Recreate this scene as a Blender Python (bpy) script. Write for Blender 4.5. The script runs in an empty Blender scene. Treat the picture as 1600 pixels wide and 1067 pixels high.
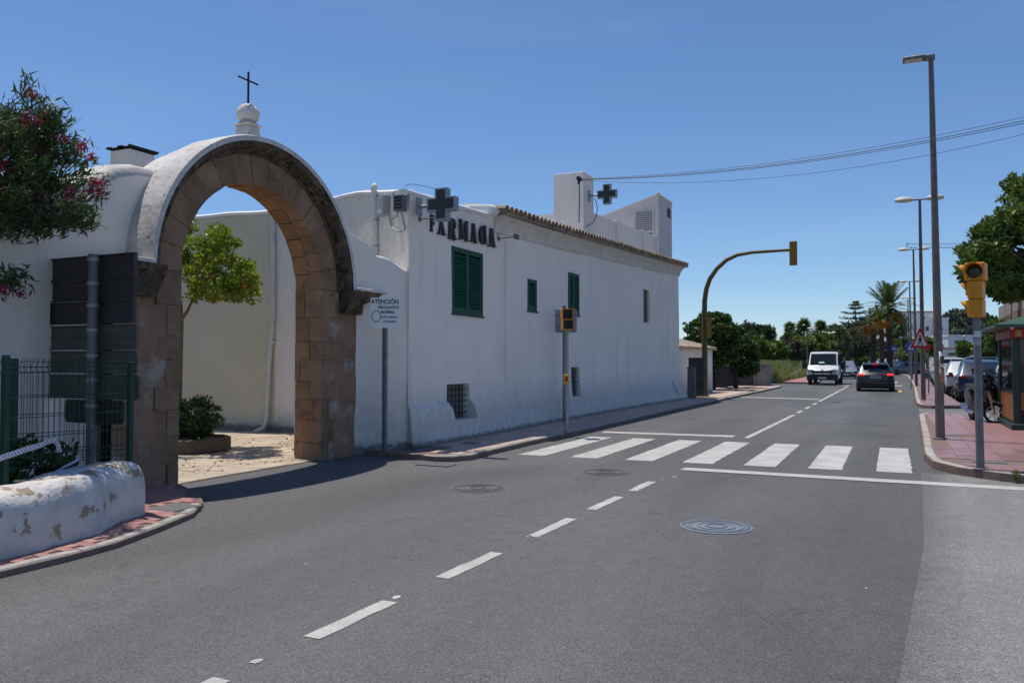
import bpy, bmesh, math, random
import numpy as np
from mathutils import Vector, Matrix, Euler

random.seed(11)
rng = np.random.default_rng(11)
R = math.radians
sc = bpy.context.scene
COL = sc.collection

# ------------------------------------------------------------------ camera
# world: X = to the right across the road, Y = along the road, Z = up, camera above the origin
H = 1.6
FPX, CX, CY = 1244.4, 800.0, 533.5
PIT = math.atan(31.5 / FPX)
YAW = R(25.2)
cam_d = bpy.data.cameras.new('camera')
cam_d.lens = 28.0
cam_d.sensor_width = 36.0
cam_d.clip_start = 0.05
cam_d.clip_end = 12000
cam = bpy.data.objects.new('camera', cam_d)
COL.objects.link(cam)
cam.location = (0, 0, H)
cam.rotation_euler = (R(90) + PIT, 0, YAW)
sc.camera = cam

# ------------------------------------------------------------------ sky, sun, exposure
SUN = Vector((-0.26, 0.08, 1.0)).normalized()
SUN_EL = math.asin(SUN.z)
SUN_AZ = math.atan2(SUN.x, SUN.y)
W = bpy.data.worlds.new('World')
sc.world = W
W.use_nodes = True
wn = W.node_tree.nodes
wl = W.node_tree.links
bg = wn['Background']
sky = wn.new('ShaderNodeTexSky')
sky.sky_type = 'NISHITA'
sky.sun_disc = False
sky.sun_elevation = SUN_EL
sky.sun_rotation = SUN_AZ
sky.altitude = 0
sky.air_density = 0.95
sky.dust_density = 0.0
sky.ozone_density = 9.5
# very thin high cloud veil, all round the sky
tcw = wn.new('ShaderNodeTexCoord'); mpw = wn.new('ShaderNodeMapping'); mpw.inputs['Scale'].default_value = (1.3, 1.3, 7.0)
nzw = wn.new('ShaderNodeTexNoise'); nzw.inputs['Scale'].default_value = 1.6; nzw.inputs['Detail'].default_value = 7; nzw.inputs['Distortion'].default_value = .5
mrw = wn.new('ShaderNodeMapRange'); mrw.inputs[1].default_value = .50; mrw.inputs[2].default_value = .85; mrw.inputs[4].default_value = .10
mxw = wn.new('ShaderNodeMix'); mxw.data_type = 'RGBA'; mxw.inputs[7].default_value = (4.6, 5.2, 5.6, 1)
wl.new(tcw.outputs['Generated'], mpw.inputs[0]); wl.new(mpw.outputs[0], nzw.inputs['Vector']); wl.new(nzw.outputs['Fac'], mrw.inputs[0])
wl.new(mrw.outputs[0], mxw.inputs[0]); wl.new(sky.outputs[0], mxw.inputs[6]); wl.new(mxw.outputs[2], bg.inputs[0])
bg.inputs[1].default_value = 0.105
sun_d = bpy.data.lights.new('sun', 'SUN')
sun_d.energy = 3.7
sun_d.angle = R(0.55)
sun_d.color = (1.0, 0.925, 0.82)
sun = bpy.data.objects.new('sun', sun_d)
COL.objects.link(sun)
sun.rotation_euler = (-SUN).to_track_quat('-Z', 'Y').to_euler()
sun.location = (0, 0, 50)
vs = sc.view_settings
vs.view_transform = 'Standard'
vs.look = 'None'
vs.exposure = 0.2
vs.gamma = 1.0
vs.use_curve_mapping = False

# ------------------------------------------------------------------ measuring helpers
_cp, _sp, _cy, _sy = math.cos(PIT), math.sin(PIT), math.cos(YAW), math.sin(YAW)
def ray(u, v):
    x = (u - CX) / FPX; y = -(v - CY) / FPX
    b = _cp - _sp * y
    return (x * _cy - b * _sy, x * _sy + b * _cy, _sp + _cp * y)
def G(u, v, z=0.0):
    r = ray(u, v); k = (z - H) / r[2]; return Vector((r[0] * k, r[1] * k, z))
def T(u, v, t):
    r = ray(u, v); k = t / r[0]; return Vector((t, r[1] * k, H + r[2] * k))
def S(u, v, s):
    r = ray(u, v); k = s / r[1]; return Vector((r[0] * k, s, H + r[2] * k))
def D(u, v, d):
    r = ray(u, v); return Vector((r[0] * d, r[1] * d, H + r[2] * d))
def VPL(u, v, p, q):          # the vertical plane through plan points p, q
    nx, ny = -(q[1] - p[1]), (q[0] - p[0])
    r = ray(u, v); k = (nx * p[0] + ny * p[1]) / (nx * r[0] + ny * r[1])
    return Vector((r[0] * k, r[1] * k, H + r[2] * k))
def interp(x, pts):
    if x <= pts[0][0]: return pts[0][1]
    for (a, fa), (b, fb) in zip(pts, pts[1:]):
        if x <= b: return fa + (fb - fa) * (x - a) / (b - a)
    return pts[-1][1]

# ------------------------------------------------------------------ materials
MATS = {}
def mat(name, col, rough=0.8, metal=0.0, spec=0.4, col2=None, vscale=2.0, vdetail=5, stretch=(1, 1, 1), contrast=(0.35, 0.65),
        bump=0.0, bscale=40.0, bdetail=4, rnd=0.0, emit=0.0, coat=0.0, alpha=None, transl=None, col3=None, c3scale=20., c3lim=(0.6, 0.7),
        spots=None, local=False):
    """procedural material: base colour mixed with col2 by world-space noise, col3 blotches, per-object brightness rnd"""
    if name in MATS: return MATS[name]
    m = bpy.data.materials.new(name); m.use_nodes = True
    n, l = m.node_tree.nodes, m.node_tree.links
    p = n['Principled BSDF']
    p.inputs['Roughness'].default_value = rough
    p.inputs['Metallic'].default_value = metal
    p.inputs['Specular IOR Level'].default_value = spec
    if coat: p.inputs['Coat Weight'].default_value = coat; p.inputs['Coat Roughness'].default_value = 0.05
    c = tuple(col) + (1,)
    if local:
        tc = n.new('ShaderNodeTexCoord'); src = tc.outputs['Object']
    else:
        g = n.new('ShaderNodeNewGeometry'); src = g.outputs['Position']
    mp = n.new('ShaderNodeMapping'); mp.inputs['Scale'].default_value = stretch
    l.new(src, mp.inputs['Vector'])
    cur = None
    def noise(scale, detail, rough_=0.6, vec=mp.outputs[0]):
        t = n.new('ShaderNodeTexNoise'); t.inputs['Scale'].default_value = scale; t.inputs['Detail'].default_value = detail
        t.inputs['Roughness'].default_value = rough_
        l.new(vec, t.inputs['Vector']); return t.outputs['Fac']
    def ramp(fac, lo, hi):
        r = n.new('ShaderNodeMapRange'); r.inputs['From Min'].default_value = lo; r.inputs['From Max'].default_value = hi
        l.new(fac, r.inputs['Value']); return r.outputs[0]
    def mix(fac, a, b, bt='MIX'):
        x = n.new('ShaderNodeMix'); x.data_type = 'RGBA'; x.blend_type = bt
        if isinstance(fac, float): x.inputs[0].default_value = fac
        else: l.new(fac, x.inputs[0])
        for i, s in ((6, a), (7, b)):
            if isinstance(s, tuple): x.inputs[i].default_value = s
            else: l.new(s, x.inputs[i])
        return x.outputs[2]
    cur = c
    if col2 is not None:
        cur = mix(ramp(noise(vscale, vdetail), *contrast), c, tuple(col2) + (1,))
    if col3 is not None:
        cur = mix(ramp(noise(c3scale, 6, 0.65), *c3lim), cur, tuple(col3) + (1,))
    if spots is not None:      # fine grain: (scale, strength)
        cur = mix(ramp(noise(spots[0], 3, 0.7), 0.3, 0.7), cur, mix(1.0, cur if not isinstance(cur, tuple) else c, (spots[1],) * 3 + (1,), 'MULTIPLY'))
    if rnd:
        oi = n.new('ShaderNodeObjectInfo')
        mr = n.new('ShaderNodeMapRange'); mr.inputs['To Min'].default_value = 1 - rnd; mr.inputs['To Max'].default_value = 1 + rnd
        l.new(oi.outputs['Random'], mr.inputs['Value'])
        cc = n.new('ShaderNodeCombineXYZ')
        for i in range(3): l.new(mr.outputs[0], cc.inputs[i])
        cur = mix(1.0, cur, cc.outputs[0], 'MULTIPLY')
    if isinstance(cur, tuple): p.inputs['Base Color'].default_value = cur
    else: l.new(cur, p.inputs['Base Color'])
    if bump:
        b = n.new('ShaderNodeBump'); b.inputs['Strength'].default_value = 1.0; b.inputs['Distance'].default_value = bump
        l.new(noise(bscale, bdetail, 0.6), b.inputs['Height']); l.new(b.outputs[0], p.inputs['Normal'])
    if emit:
        if isinstance(cur, tuple): p.inputs['Emission Color'].default_value = cur
        p.inputs['Emission Strength'].default_value = emit
    if transl:
        tr = n.new('ShaderNodeBsdfTranslucent'); ms = n.new('ShaderNodeMixShader'); ms.inputs[0].default_value = transl
        if isinstance(cur, tuple): tr.inputs[0].default_value = cur
        else: l.new(mix(1.0, cur, (1.5, 1.6, 0.7, 1), 'MULTIPLY'), tr.inputs[0])
        l.new(p.outputs[0], ms.inputs[1]); l.new(tr.outputs[0], ms.inputs[2]); l.new(ms.outputs[0], n['Material Output'].inputs[0])
    MATS[name] = m
    return m

# ------------------------------------------------------------------ object helpers
WL = {}
def tag(o, label=None, cat=None, group=None, kind=None):
    if label: o['label'] = label
    if cat: o['category'] = cat
    if group: o['group'] = group
    if kind: o['kind'] = kind
    return o
def thing(name, label, cat, loc=(0, 0, 0), rz=0.0, group=None):
    o = bpy.data.objects.new(name, None); COL.objects.link(o)
    o.empty_display_size = 0.3
    o.location = loc; o.rotation_euler = (0, 0, rz)
    WL[o] = Vector(loc)
    return tag(o, label, cat, group)
def link_part(name, me, parent, loc=(0, 0, 0), rot=(0, 0, 0), scale=None):
    o = bpy.data.objects.new(name, me); COL.objects.link(o)
    o.parent = parent; o.location = loc; o.rotation_euler = rot
    if scale: o.scale = scale
    WL[o] = WL.get(parent, Vector((0, 0, 0)))
    return o
def wpart(name, me, parent, wloc, rot=(0, 0, 0), scale=None):
    """a shared-mesh piece at a world place under an unrotated parent"""
    o = link_part(name, me, parent, Vector(wloc) - WL.get(parent, Vector()), rot, scale)
    return o
def kids(o): return [c for c in bpy.data.objects if c.parent is o]
def copy_tree(o, loc=None, rz=None, label=None, group=None, parent=None, cmap=None):
    if cmap is None:
        cmap = {}
        for c in bpy.data.objects:
            if c.parent: cmap.setdefault(c.parent, []).append(c)
    n = o.copy(); COL.objects.link(n)
    if parent is not None: n.parent = parent
    if loc is not None: n.location = loc
    if rz is not None: n.rotation_euler = (0, 0, rz)
    if label: n['label'] = label
    if group: n['group'] = group
    for c in cmap.get(o, []): copy_tree(c, parent=n, cmap=cmap)
    return n

class MB:
    def __init__(s): s.v = []; s.f = []
    def add(s, vs, fs, M=None):
        k = len(s.v)
        if M is not None: vs = [M @ Vector(p) for p in vs]
        s.v.extend([tuple(p) for p in vs]); s.f.extend([tuple(i + k for i in f) for f in fs]); return s
    def box(s, x0, x1, y0, y1, z0, z1, M=None):
        vs = [(x0, y0, z0), (x1, y0, z0), (x1, y1, z0), (x0, y1, z0), (x0, y0, z1), (x1, y0, z1), (x1, y1, z1), (x0, y1, z1)]
        return s.add(vs, [(0, 3, 2, 1), (4, 5, 6, 7), (0, 1, 5, 4), (1, 2, 6, 5), (2, 3, 7, 6), (3, 0, 4, 7)], M)
    def cbox(s, c, d, rz=0.0, M=None):
        m = Matrix.Translation(Vector(c)) @ Matrix.Rotation(rz, 4, 'Z')
        if M is not None: m = M @ m
        return s.box(-d[0] / 2, d[0] / 2, -d[1] / 2, d[1] / 2, -d[2] / 2, d[2] / 2, m)
    def bbox(s, x0, x1, y0, y1, z0, z1, b=0.01, M=None):
        """box with a chamfer round the +Z top"""
        vs = [(x0, y0, z0), (x1, y0, z0), (x1, y1, z0), (x0, y1, z0), (x0, y0, z1 - b), (x1, y0, z1 - b), (x1, y1, z1 - b), (x0, y1, z1 - b),
              (x0 + b, y0 + b, z1), (x1 - b, y0 + b, z1), (x1 - b, y1 - b, z1), (x0 + b, y1 - b, z1)]
        fs = [(0, 1, 5, 4), (1, 2, 6, 5), (2, 3, 7, 6), (3, 0, 4, 7), (4, 5, 9, 8), (5, 6, 10, 9), (6, 7, 11, 10), (7, 4, 8, 11), (8, 9, 10, 11), (0, 3, 2, 1)]
        return s.add(vs, fs, M)
    def tube(s, pts, r, n=8, cap=True, M=None):
        pts = [Vector(p) for p in pts]; rs = r if isinstance(r, (list, tuple)) else [r] * len(pts)
        vs = []; fs = []; up = None
        for i, p in enumerate(pts):
            d = (pts[min(i + 1, len(pts) - 1)] - pts[max(i - 1, 0)]).normalized()
            if up is None: up = Vector((0, 0, 1)) if abs(d.z) < 0.9 else Vector((1, 0, 0))
            a = d.cross(up)
            if a.length < 1e-4: a = d.orthogonal()
            a.normalize(); b = a.cross(d).normalized(); up = b
            for k in range(n):
                t = 2 * math.pi * k / n
                vs.append(p + rs[i] * (math.cos(t) * a + math.sin(t) * b))
        for i in range(len(pts) - 1):
            for k in range(n):
                k2 = (k + 1) % n
                fs.append((i * n + k, i * n + k2, (i + 1) * n + k2, (i + 1) * n + k))
        if cap: fs.append(tuple(range(n - 1, -1, -1))); fs.append(tuple((len(pts) - 1) * n + k for k in range(n)))
        return s.add(vs, fs, M)
    def lathe(s, prof, c=(0, 0, 0), n=16, M=None, cap=True):
        vs = []; fs = []
        for (r, z) in prof:
            for k in range(n):
                t = 2 * math.pi * k / n; vs.append((c[0] + r * math.cos(t), c[1] + r * math.sin(t), c[2] + z))
        for i in range(len(prof) - 1):
            for k in range(n):
                k2 = (k + 1) % n; fs.append((i * n + k, i * n + k2, (i + 1) * n + k2, (i + 1) * n + k))
        if cap: fs.append(tuple(range(n - 1, -1, -1))); fs.append(tuple((len(prof) - 1) * n + k for k in range(n)))
        return s.add(vs, fs, M)
    def prism(s, poly, h0, h1, M=None):
        """polygon in local XY between z=h0 and h1"""
        n = len(poly)
        vs = [(x, y, h0) for x, y in poly] + [(x, y, h1) for x, y in poly]
        fs = [tuple(range(n - 1, -1, -1)), tuple(range(n, 2 * n))] + [(i, (i + 1) % n, n + (i + 1) % n, n + i) for i in range(n)]
        return s.add(vs, fs, M)
    def ball(s, c, r, n=16, m=9, M=None):
        r = r if isinstance(r, (tuple, list)) else (r, r, r)
        vs = [(c[0], c[1], c[2] - r[2])]
        for j in range(1, m):
            a = math.pi * j / m
            for k in range(n):
                t = 2 * math.pi * k / n
                vs.append((c[0] + r[0] * math.sin(a) * math.cos(t), c[1] + r[1] * math.sin(a) * math.sin(t), c[2] - r[2] * math.cos(a)))
        vs.append((c[0], c[1], c[2] + r[2])); L = len(vs) - 1; fs = []
        for k in range(n):
            k2 = (k + 1) % n; fs.append((0, 1 + k2, 1 + k)); fs.append((L, L - n + k, L - n + k2))
            for j in range(m - 2): fs.append((1 + j * n + k, 1 + j * n + k2, 1 + (j + 1) * n + k2, 1 + (j + 1) * n + k))
        return s.add(vs, fs, M)
    def grid(s, P):
        """P: rows of points -> quads"""
        k = len(s.v); nr, nc = len(P), len(P[0])
        for row in P: s.v.extend([tuple(p) for p in row])
        for i in range(nr - 1):
            for j in range(nc - 1): s.f.append((k + i * nc + j, k + i * nc + j + 1, k + (i + 1) * nc + j + 1, k + (i + 1) * nc + j))
        return s
    def mesh(s, name, m=None, off=None, smooth=None, recalc=True):
        me = bpy.data.meshes.new(name)
        vs = s.v if off is None else [(a - off[0], b - off[1], c - off[2]) for a, b, c in s.v]
        me.from_pydata(vs, [], s.f)
        if recalc:
            bm = bmesh.new(); bm.from_mesh(me); bmesh.ops.recalc_face_normals(bm, faces=bm.faces); bm.to_mesh(me); bm.free()
        if smooth is not None:
            me.shade_smooth()
            if smooth < 180: me.set_sharp_from_angle(angle=R(smooth))
        me.update()
        if m: me.materials.append(m)
        return me
    def build(s, name, m, parent=None, smooth=None, local=False, bevel=0.0, recalc=True):
        off = None
        if parent is not None and not local: off = WL.get(parent, Vector())
        me = s.mesh(name, m, off, smooth, recalc)
        o = bpy.data.objects.new(name, me); COL.objects.link(o)
        if parent is not None: o.parent = parent; WL[o] = WL.get(parent, Vector())
        if bevel:
            b = o.modifiers.new('bevel', 'BEVEL'); b.width = bevel; b.segments = 2; b.limit_method = 'ANGLE'; b.angle_limit = R(40)
        return o
def struct(name, mb, m, smooth=None, recalc=True, kind='structure'):
    o = mb.build(name, m, None, smooth, recalc=recalc); o['kind'] = kind; WL[o] = Vector((0, 0, 0)); return o
def textmesh(txt, size, depth, m, name='text', sx=1.0, bold=0.0):
    cu = bpy.data.curves.new('t', 'FONT'); cu.body = txt; cu.size = size; cu.extrude = depth; cu.offset = bold; cu.align_x = 'CENTER'; cu.align_y = 'CENTER'
    cu.resolution_u = 3
    o = bpy.data.objects.new('t', cu); COL.objects.link(o)
    dg = bpy.context.evaluated_depsgraph_get()
    me = bpy.data.meshes.new_from_object(o.evaluated_get(dg))
    bpy.data.objects.remove(o)
    if sx != 1.0: me.transform(Matrix.Diagonal((sx, 1, 1, 1)))
    me.name = name; me.materials.clear(); me.materials.append(m)
    return me

def leaf_arrays(cent, dirs, length, width, fold=0.25):
    """diamond leaves: centres (n,3), directions (n,3) -> verts, quads"""
    n = len(cent)
    d = dirs / (np.linalg.norm(dirs, axis=1, keepdims=True) + 1e-9)
    a = rng.normal(size=(n, 3)); side = np.cross(d, a); side /= (np.linalg.norm(side, axis=1, keepdims=True) + 1e-9)
    nor = np.cross(side, d)
    L = (length * rng.uniform(0.7, 1.25, n))[:, None]; Wd = (width * rng.uniform(0.7, 1.25, n))[:, None]
    v = np.stack([cent - d * L * .5, cent + side * Wd * .5 + nor * fold * Wd, cent + d * L * .5, cent - side * Wd * .5 + nor * fold * Wd], axis=1)
    return v.reshape(-1, 3)
def leaf_mesh(name, verts, m, off=(0, 0, 0), quad=4):
    nv = len(verts); nf = nv // quad
    me = bpy.data.meshes.new(name)
    me.vertices.add(nv); me.loops.add(nv); me.polygons.add(nf)
    me.vertices.foreach_set('co', (verts - np.array(off)).astype(np.float32).ravel())
    me.loops.foreach_set('vertex_index', np.arange(nv, dtype=np.int32))
    me.polygons.foreach_set('loop_start', np.arange(0, nv, quad, dtype=np.int32))
    me.update(); me.validate()
    if m: me.materials.append(m)
    return me
def clump_centres(c, r, n, shell=0.55, flat_bottom=None):
    p = rng.normal(size=(n, 3)); p /= np.linalg.norm(p, axis=1, keepdims=True)
    k = (shell + (1 - shell) * rng.random(n) ** 0.6)[:, None]
    q = p * k * np.array(r) * rng.uniform(0.82, 1.08, (n, 1)) + np.array(c)
    return q
def clump_leaves(cc, cr, per, length, width, up=0.4, centre=None):
    out = []
    for c in cc:
        k = int(per * random.uniform(0.6, 1.3))
        p = rng.normal(size=(k, 3)); p /= (np.linalg.norm(p, axis=1, keepdims=True) + 1e-9)
        rad = cr * random.uniform(0.65, 1.25)
        pos = c + p * (rng.random((k, 1)) ** 0.45) * rad * np.array([1, 1, 0.75])
        d = p + rng.normal(size=(k, 3)) * 0.6 + np.array([0, 0, up])
        out.append(leaf_arrays(pos, d, length, width))
    return np.concatenate(out)
def make_tree(name, label, cat, base, cc_c, cc_r, ncl, clr, per, ll, lw, leafm, barkm, group=None, trunk_r=0.12, limbs=5, shell=0.5, up=0.3, split=None, cname='crown', lean=(0, 0)):
    b = Vector(base)
    t = thing(name, label, cat, b, group=group)
    cc = clump_centres(cc_c, cc_r, ncl, shell)
    me = leaf_mesh(cname, clump_leaves(cc, clr, per, ll, lw, up), leafm, b)
    link_part(cname, me, t)
    mb = MB()
    c = Vector(cc_c); fork = b.lerp(c, 0.5) if split is None else b + (c - b) * split
    fork.x += lean[0]; fork.y += lean[1]
    mid = b.lerp(fork, 0.5) + Vector((random.uniform(-.05, .05), random.uniform(-.05, .05), 0))
    mb.tube([b - Vector((0, 0, .05)), mid, fork], [trunk_r * 1.25, trunk_r, trunk_r * .8], 9)
    mb.build('trunk', barkm, t, smooth=60)
    sel = cc[rng.choice(len(cc), min(limbs, len(cc)), replace=False)]
    mb = MB()
    for q in sel:
        q = Vector(q); m1 = fork.lerp(q, .45) + Vector((random.uniform(-.1, .1), random.uniform(-.1, .1), random.uniform(0, .15))) * cc_r[0] * .5
        mb.tube([fork, m1, q], [trunk_r * .6, trunk_r * .38, trunk_r * .12], 6)
    mb.build('limb', barkm, t, smooth=60)
    return t
# ------------------------------------------------------------------ the materials of the place
def asphalt_mat(name, base, light, speck, wear=True, seam=None):
    m = bpy.data.materials.new(name); m.use_nodes = True
    n, l = m.node_tree.nodes, m.node_tree.links
    p = n['Principled BSDF']; p.inputs['Specular IOR Level'].default_value = 0.35
    g = n.new('ShaderNodeNewGeometry')
    def noise(s, det, stretch=(1, 1, 1), ro=.6, dist=0):
        mp = n.new('ShaderNodeMapping'); mp.inputs['Scale'].default_value = stretch; l.new(g.outputs['Position'], mp.inputs[0])
        t = n.new('ShaderNodeTexNoise'); t.inputs['Scale'].default_value = s; t.inputs['Detail'].default_value = det; t.inputs['Roughness'].default_value = ro
        t.inputs['Distortion'].default_value = dist
        l.new(mp.outputs[0], t.inputs['Vector']); return t.outputs['Fac']
    def rr(f, a, b, c=0, d=1):
        r = n.new('ShaderNodeMapRange'); r.inputs[1].default_value = a; r.inputs[2].default_value = b; r.inputs[3].default_value = c; r.inputs[4].default_value = d
        l.new(f, r.inputs[0]); return r.outputs[0]
    def mul(a, b):
        x = n.new('ShaderNodeMath'); x.operation = 'MULTIPLY'; l.new(a, x.inputs[0]); l.new(b, x.inputs[1]); return x.outputs[0]
    big = noise(.5, 4, (1, .25, 1), .55, .6); grain = noise(75, 3, ro=.75); mid = noise(9, 5, (1, .6, 1))
    f = mul(rr(big, .32, .68, .80, 1.18), rr(mid, .25, .75, .88, 1.10))
    f = mul(f, rr(grain, .3, .7, 1 - speck, 1 + speck)); f = mul(f, rr(noise(28, 4, ro=.7), .3, .7, 1 - speck * .35, 1 + speck * .35))
    vo = n.new('ShaderNodeTexVoronoi'); vo.inputs['Scale'].default_value = 120; l.new(g.outputs['Position'], vo.inputs['Vector'])
    f = mul(f, rr(vo.outputs['Distance'], .0, .6, 1 + speck * .9, 1 - speck * .6))
    pit = rr(noise(55, 2, ro=.8), .62, .72, 1, .66); f = mul(f, pit); f = mul(f, rr(noise(40, 2, ro=.8), .66, .76, 1, 1.35))
    if wear:
        # wheel paths polished lighter along each lane
        sx = n.new('ShaderNodeSeparateXYZ'); l.new(g.outputs['Position'], sx.inputs[0])
        wv = n.new('ShaderNodeMath'); wv.operation = 'SINE'
        mm = n.new('ShaderNodeMath'); mm.operation = 'MULTIPLY'; mm.inputs[1].default_value = 3.7; l.new(sx.outputs[0], mm.inputs[0]); l.new(mm.outputs[0], wv.inputs[0])
        f = mul(f, rr(wv.outputs[0], -1, 1, .965, 1.035))
        # resurfacing band near the right kerb and a paler scuffed track beside it
        wob = noise(.8, 3)
        ad = n.new('ShaderNodeMath'); ad.operation = 'MULTIPLY_ADD'; ad.inputs[1].default_value = .7; l.new(wob, ad.inputs[0]); l.new(sx.outputs[0], ad.inputs[2])
        f = mul(f, rr(ad.outputs[0], -.35, .35, 1, .87))
        pg = n.new('ShaderNodeMath'); pg.operation = 'PINGPONG'; pg.inputs[1].default_value = 1.7; l.new(ad.outputs[0], pg.inputs[0]); f = mul(f, rr(pg.outputs[0], 0, 1.7, .96, 1.05))
        # sparse cracks and tar seams
        cr = noise(1.1, 6, ro=.6, dist=.4)
        ab = n.new('ShaderNodeMath'); ab.operation = 'SUBTRACT'; ab.inputs[1].default_value = .5; l.new(cr, ab.inputs[0])
        a2 = n.new('ShaderNodeMath'); a2.operation = 'ABSOLUTE'; l.new(ab.outputs[0], a2.inputs[0])
        msk = noise(.35, 2)
        ck = n.new('ShaderNodeMath'); ck.operation = 'MAXIMUM'; l.new(rr(a2.outputs[0], .0, .006, .62, 1), ck.inputs[0]); l.new(rr(msk, .50, .56, 1, 0), ck.inputs[1])
        f = mul(f, ck.outputs[0])
    if seam:
        sx2 = n.new('ShaderNodeSeparateXYZ'); l.new(g.outputs['Position'], sx2.inputs[0])
        a1 = n.new('ShaderNodeMath'); a1.operation = 'MULTIPLY_ADD'; a1.inputs[1].default_value = -.05; l.new(sx2.outputs[1], a1.inputs[0]); l.new(sx2.outputs[0], a1.inputs[2])
        a2_ = n.new('ShaderNodeMath'); a2_.operation = 'MULTIPLY_ADD'; a2_.inputs[1].default_value = .35; l.new(noise(3.5, 6), a2_.inputs[0]); l.new(a1.outputs[0], a2_.inputs[2])
        f = mul(f, rr(a2_.outputs[0], .0, .42, .60, 1))
    cm = n.new('ShaderNodeVectorMath'); cm.operation = 'SCALE'
    cm.inputs[0].default_value = base; l.new(f, cm.inputs['Scale']); l.new(cm.outputs[0], p.inputs['Base Color'])
    l.new(rr(grain, .3, .7, .62, .9), p.inputs['Roughness'])
    b = n.new('ShaderNodeBump'); b.inputs['Distance'].default_value = .005 if wear else .009; b.inputs['Strength'].default_value = .8
    l.new(grain, b.inputs['Height']); l.new(b.outputs[0], p.inputs['Normal'])
    return m
M_ASPH = asphalt_mat('asphalt', (.124, .124, .126), 1, .5)
M_ASPH2 = asphalt_mat('coarse pale asphalt', (.25, .247, .24), 1, .5, wear=False, seam=True)
M_ASPH3 = asphalt_mat('car park asphalt', (.19, .187, .18), 1, .2, wear=False)
M_PAINT = mat('road paint', (.62, .60, .57), .6, col2=(.46, .45, .43), vscale=2.2, vdetail=8, bump=.002, bscale=90, col3=(.22, .215, .21), c3scale=38, c3lim=(.56, .72), spots=(120, .7))
M_PAINTY = mat('yellow road paint', (.6, .42, .06), .7, col2=(.45, .33, .08), vscale=8)
M_WHITE = mat('whitewashed render', (.80, .78, .75), .9, col2=(.73, .71, .69), vscale=.9, vdetail=6, bump=.02, bscale=5, bdetail=8, spec=.2, col3=(.5, .5, .49), c3scale=3.3, c3lim=(.66, .82))
def white_wall_mat(name, dirt_shade_z, tint, rough_bump, relief):
    m = bpy.data.materials.new(name); m.use_nodes = True
    n, l = m.node_tree.nodes, m.node_tree.links
    p = n['Principled BSDF']; p.inputs['Roughness'].default_value = .92; p.inputs['Specular IOR Level'].default_value = .15
    g = n.new('ShaderNodeNewGeometry'); sx = n.new('ShaderNodeSeparateXYZ'); l.new(g.outputs['Position'], sx.inputs[0])
    def noise(s, det, stretch=(1, 1, 1), ro=.6, dist=0):
        mp = n.new('ShaderNodeMapping'); mp.inputs['Scale'].default_value = stretch; l.new(g.outputs['Position'], mp.inputs[0])
        t = n.new('ShaderNodeTexNoise'); t.inputs['Scale'].default_value = s; t.inputs['Detail'].default_value = det; t.inputs['Roughness'].default_value = ro; t.inputs['Distortion'].default_value = dist
        l.new(mp.outputs[0], t.inputs['Vector']); return t.outputs['Fac']
    def rr(f, a, b, c=0, d=1):
        r = n.new('ShaderNodeMapRange'); r.inputs[1].default_value = a; r.inputs[2].default_value = b; r.inputs[3].default_value = c; r.inputs[4].default_value = d
        l.new(f, r.inputs[0]); return r.outputs[0]
    def op(o, a, b):
        x = n.new('ShaderNodeMath'); x.operation = o
        for i, s in ((0, a), (1, b)):
            if isinstance(s, (int, float)): x.inputs[i].default_value = s
            else: l.new(s, x.inputs[i])
        return x.outputs[0]
    def mix(f, a, b):
        x = n.new('ShaderNodeMix'); x.data_type = 'RGBA'; l.new(f, x.inputs[0])
        for i, s in ((6, a), (7, b)):
            if isinstance(s, tuple): x.inputs[i].default_value = s + (1,)
            else: l.new(s, x.inputs[i])
        return x.outputs[2]
    base = mix(rr(noise(.7, 6), .35, .7), tint, tuple(c * .9 for c in tint))
    base = mix(rr(noise(2.6, 5, (1, 1, .10)), .54, .8, 0, .42), base, (.47, .48, .47))       # rain streaks
    base = mix(rr(noise(14, 5), .68, .8, 0, .55), base, (.36, .35, .33))                       # small scuffs
    # ragged dirt, spread higher as painted shade where the batter catches sky light
    hz = op('ADD', sx.outputs[2], op('MULTIPLY', op('SUBTRACT', noise(2.5, 6), .5), .55))
    d = rr(hz, dirt_shade_z * .45, dirt_shade_z, 1, 0)
    base = mix(op('MULTIPLY', d, rr(noise(7, 6), .35, .65, .45, .85)), base, (.46, .45, .44))
    hz2 = op('ADD', sx.outputs[2], op('MULTIPLY', op('SUBTRACT', noise(9, 4), .5), .16))
    base = mix(rr(hz2, .12, .2, .85, 0), base, (.13, .13, .12))
    l.new(base, p.inputs['Base Color'])
    b = n.new('ShaderNodeBump'); b.inputs['Distance'].default_value = rough_bump
    l.new(noise(relief, 6, ro=.55, dist=.3), b.inputs['Height'])
    b2 = n.new('ShaderNodeBump'); b2.inputs['Distance'].default_value = rough_bump * .25; l.new(noise(60, 3), b2.inputs['Height']); l.new(b.outputs[0], b2.inputs['Normal'])
    l.new(b2.outputs[0], p.inputs['Normal'])
    return m
M_WALL = white_wall_mat('painted plaster wall', 1.25, (.90, .82, .745), .014, 4)
M_WALLR = white_wall_mat('rough rendered wall', .5, (.80, .75, .68), .05, 8)
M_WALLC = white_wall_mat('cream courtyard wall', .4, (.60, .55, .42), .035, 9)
M_CAP = mat('weathered lime render', (.70, .67, .63), .95, col2=(.52, .49, .45), vscale=3, bump=.014, bscale=9, bdetail=8, col3=(.24, .22, .20), c3scale=15, c3lim=(.56, .70))
M_STONE = mat('brown sandstone', (.37, .235, .15), .92, col2=(.26, .165, .105), vscale=2.6, vdetail=9, bump=.03, bscale=14, bdetail=9, rnd=.13, col3=(.13, .10, .075), c3scale=5, c3lim=(.55, .75), spots=(90, .8), spec=.15)
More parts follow.
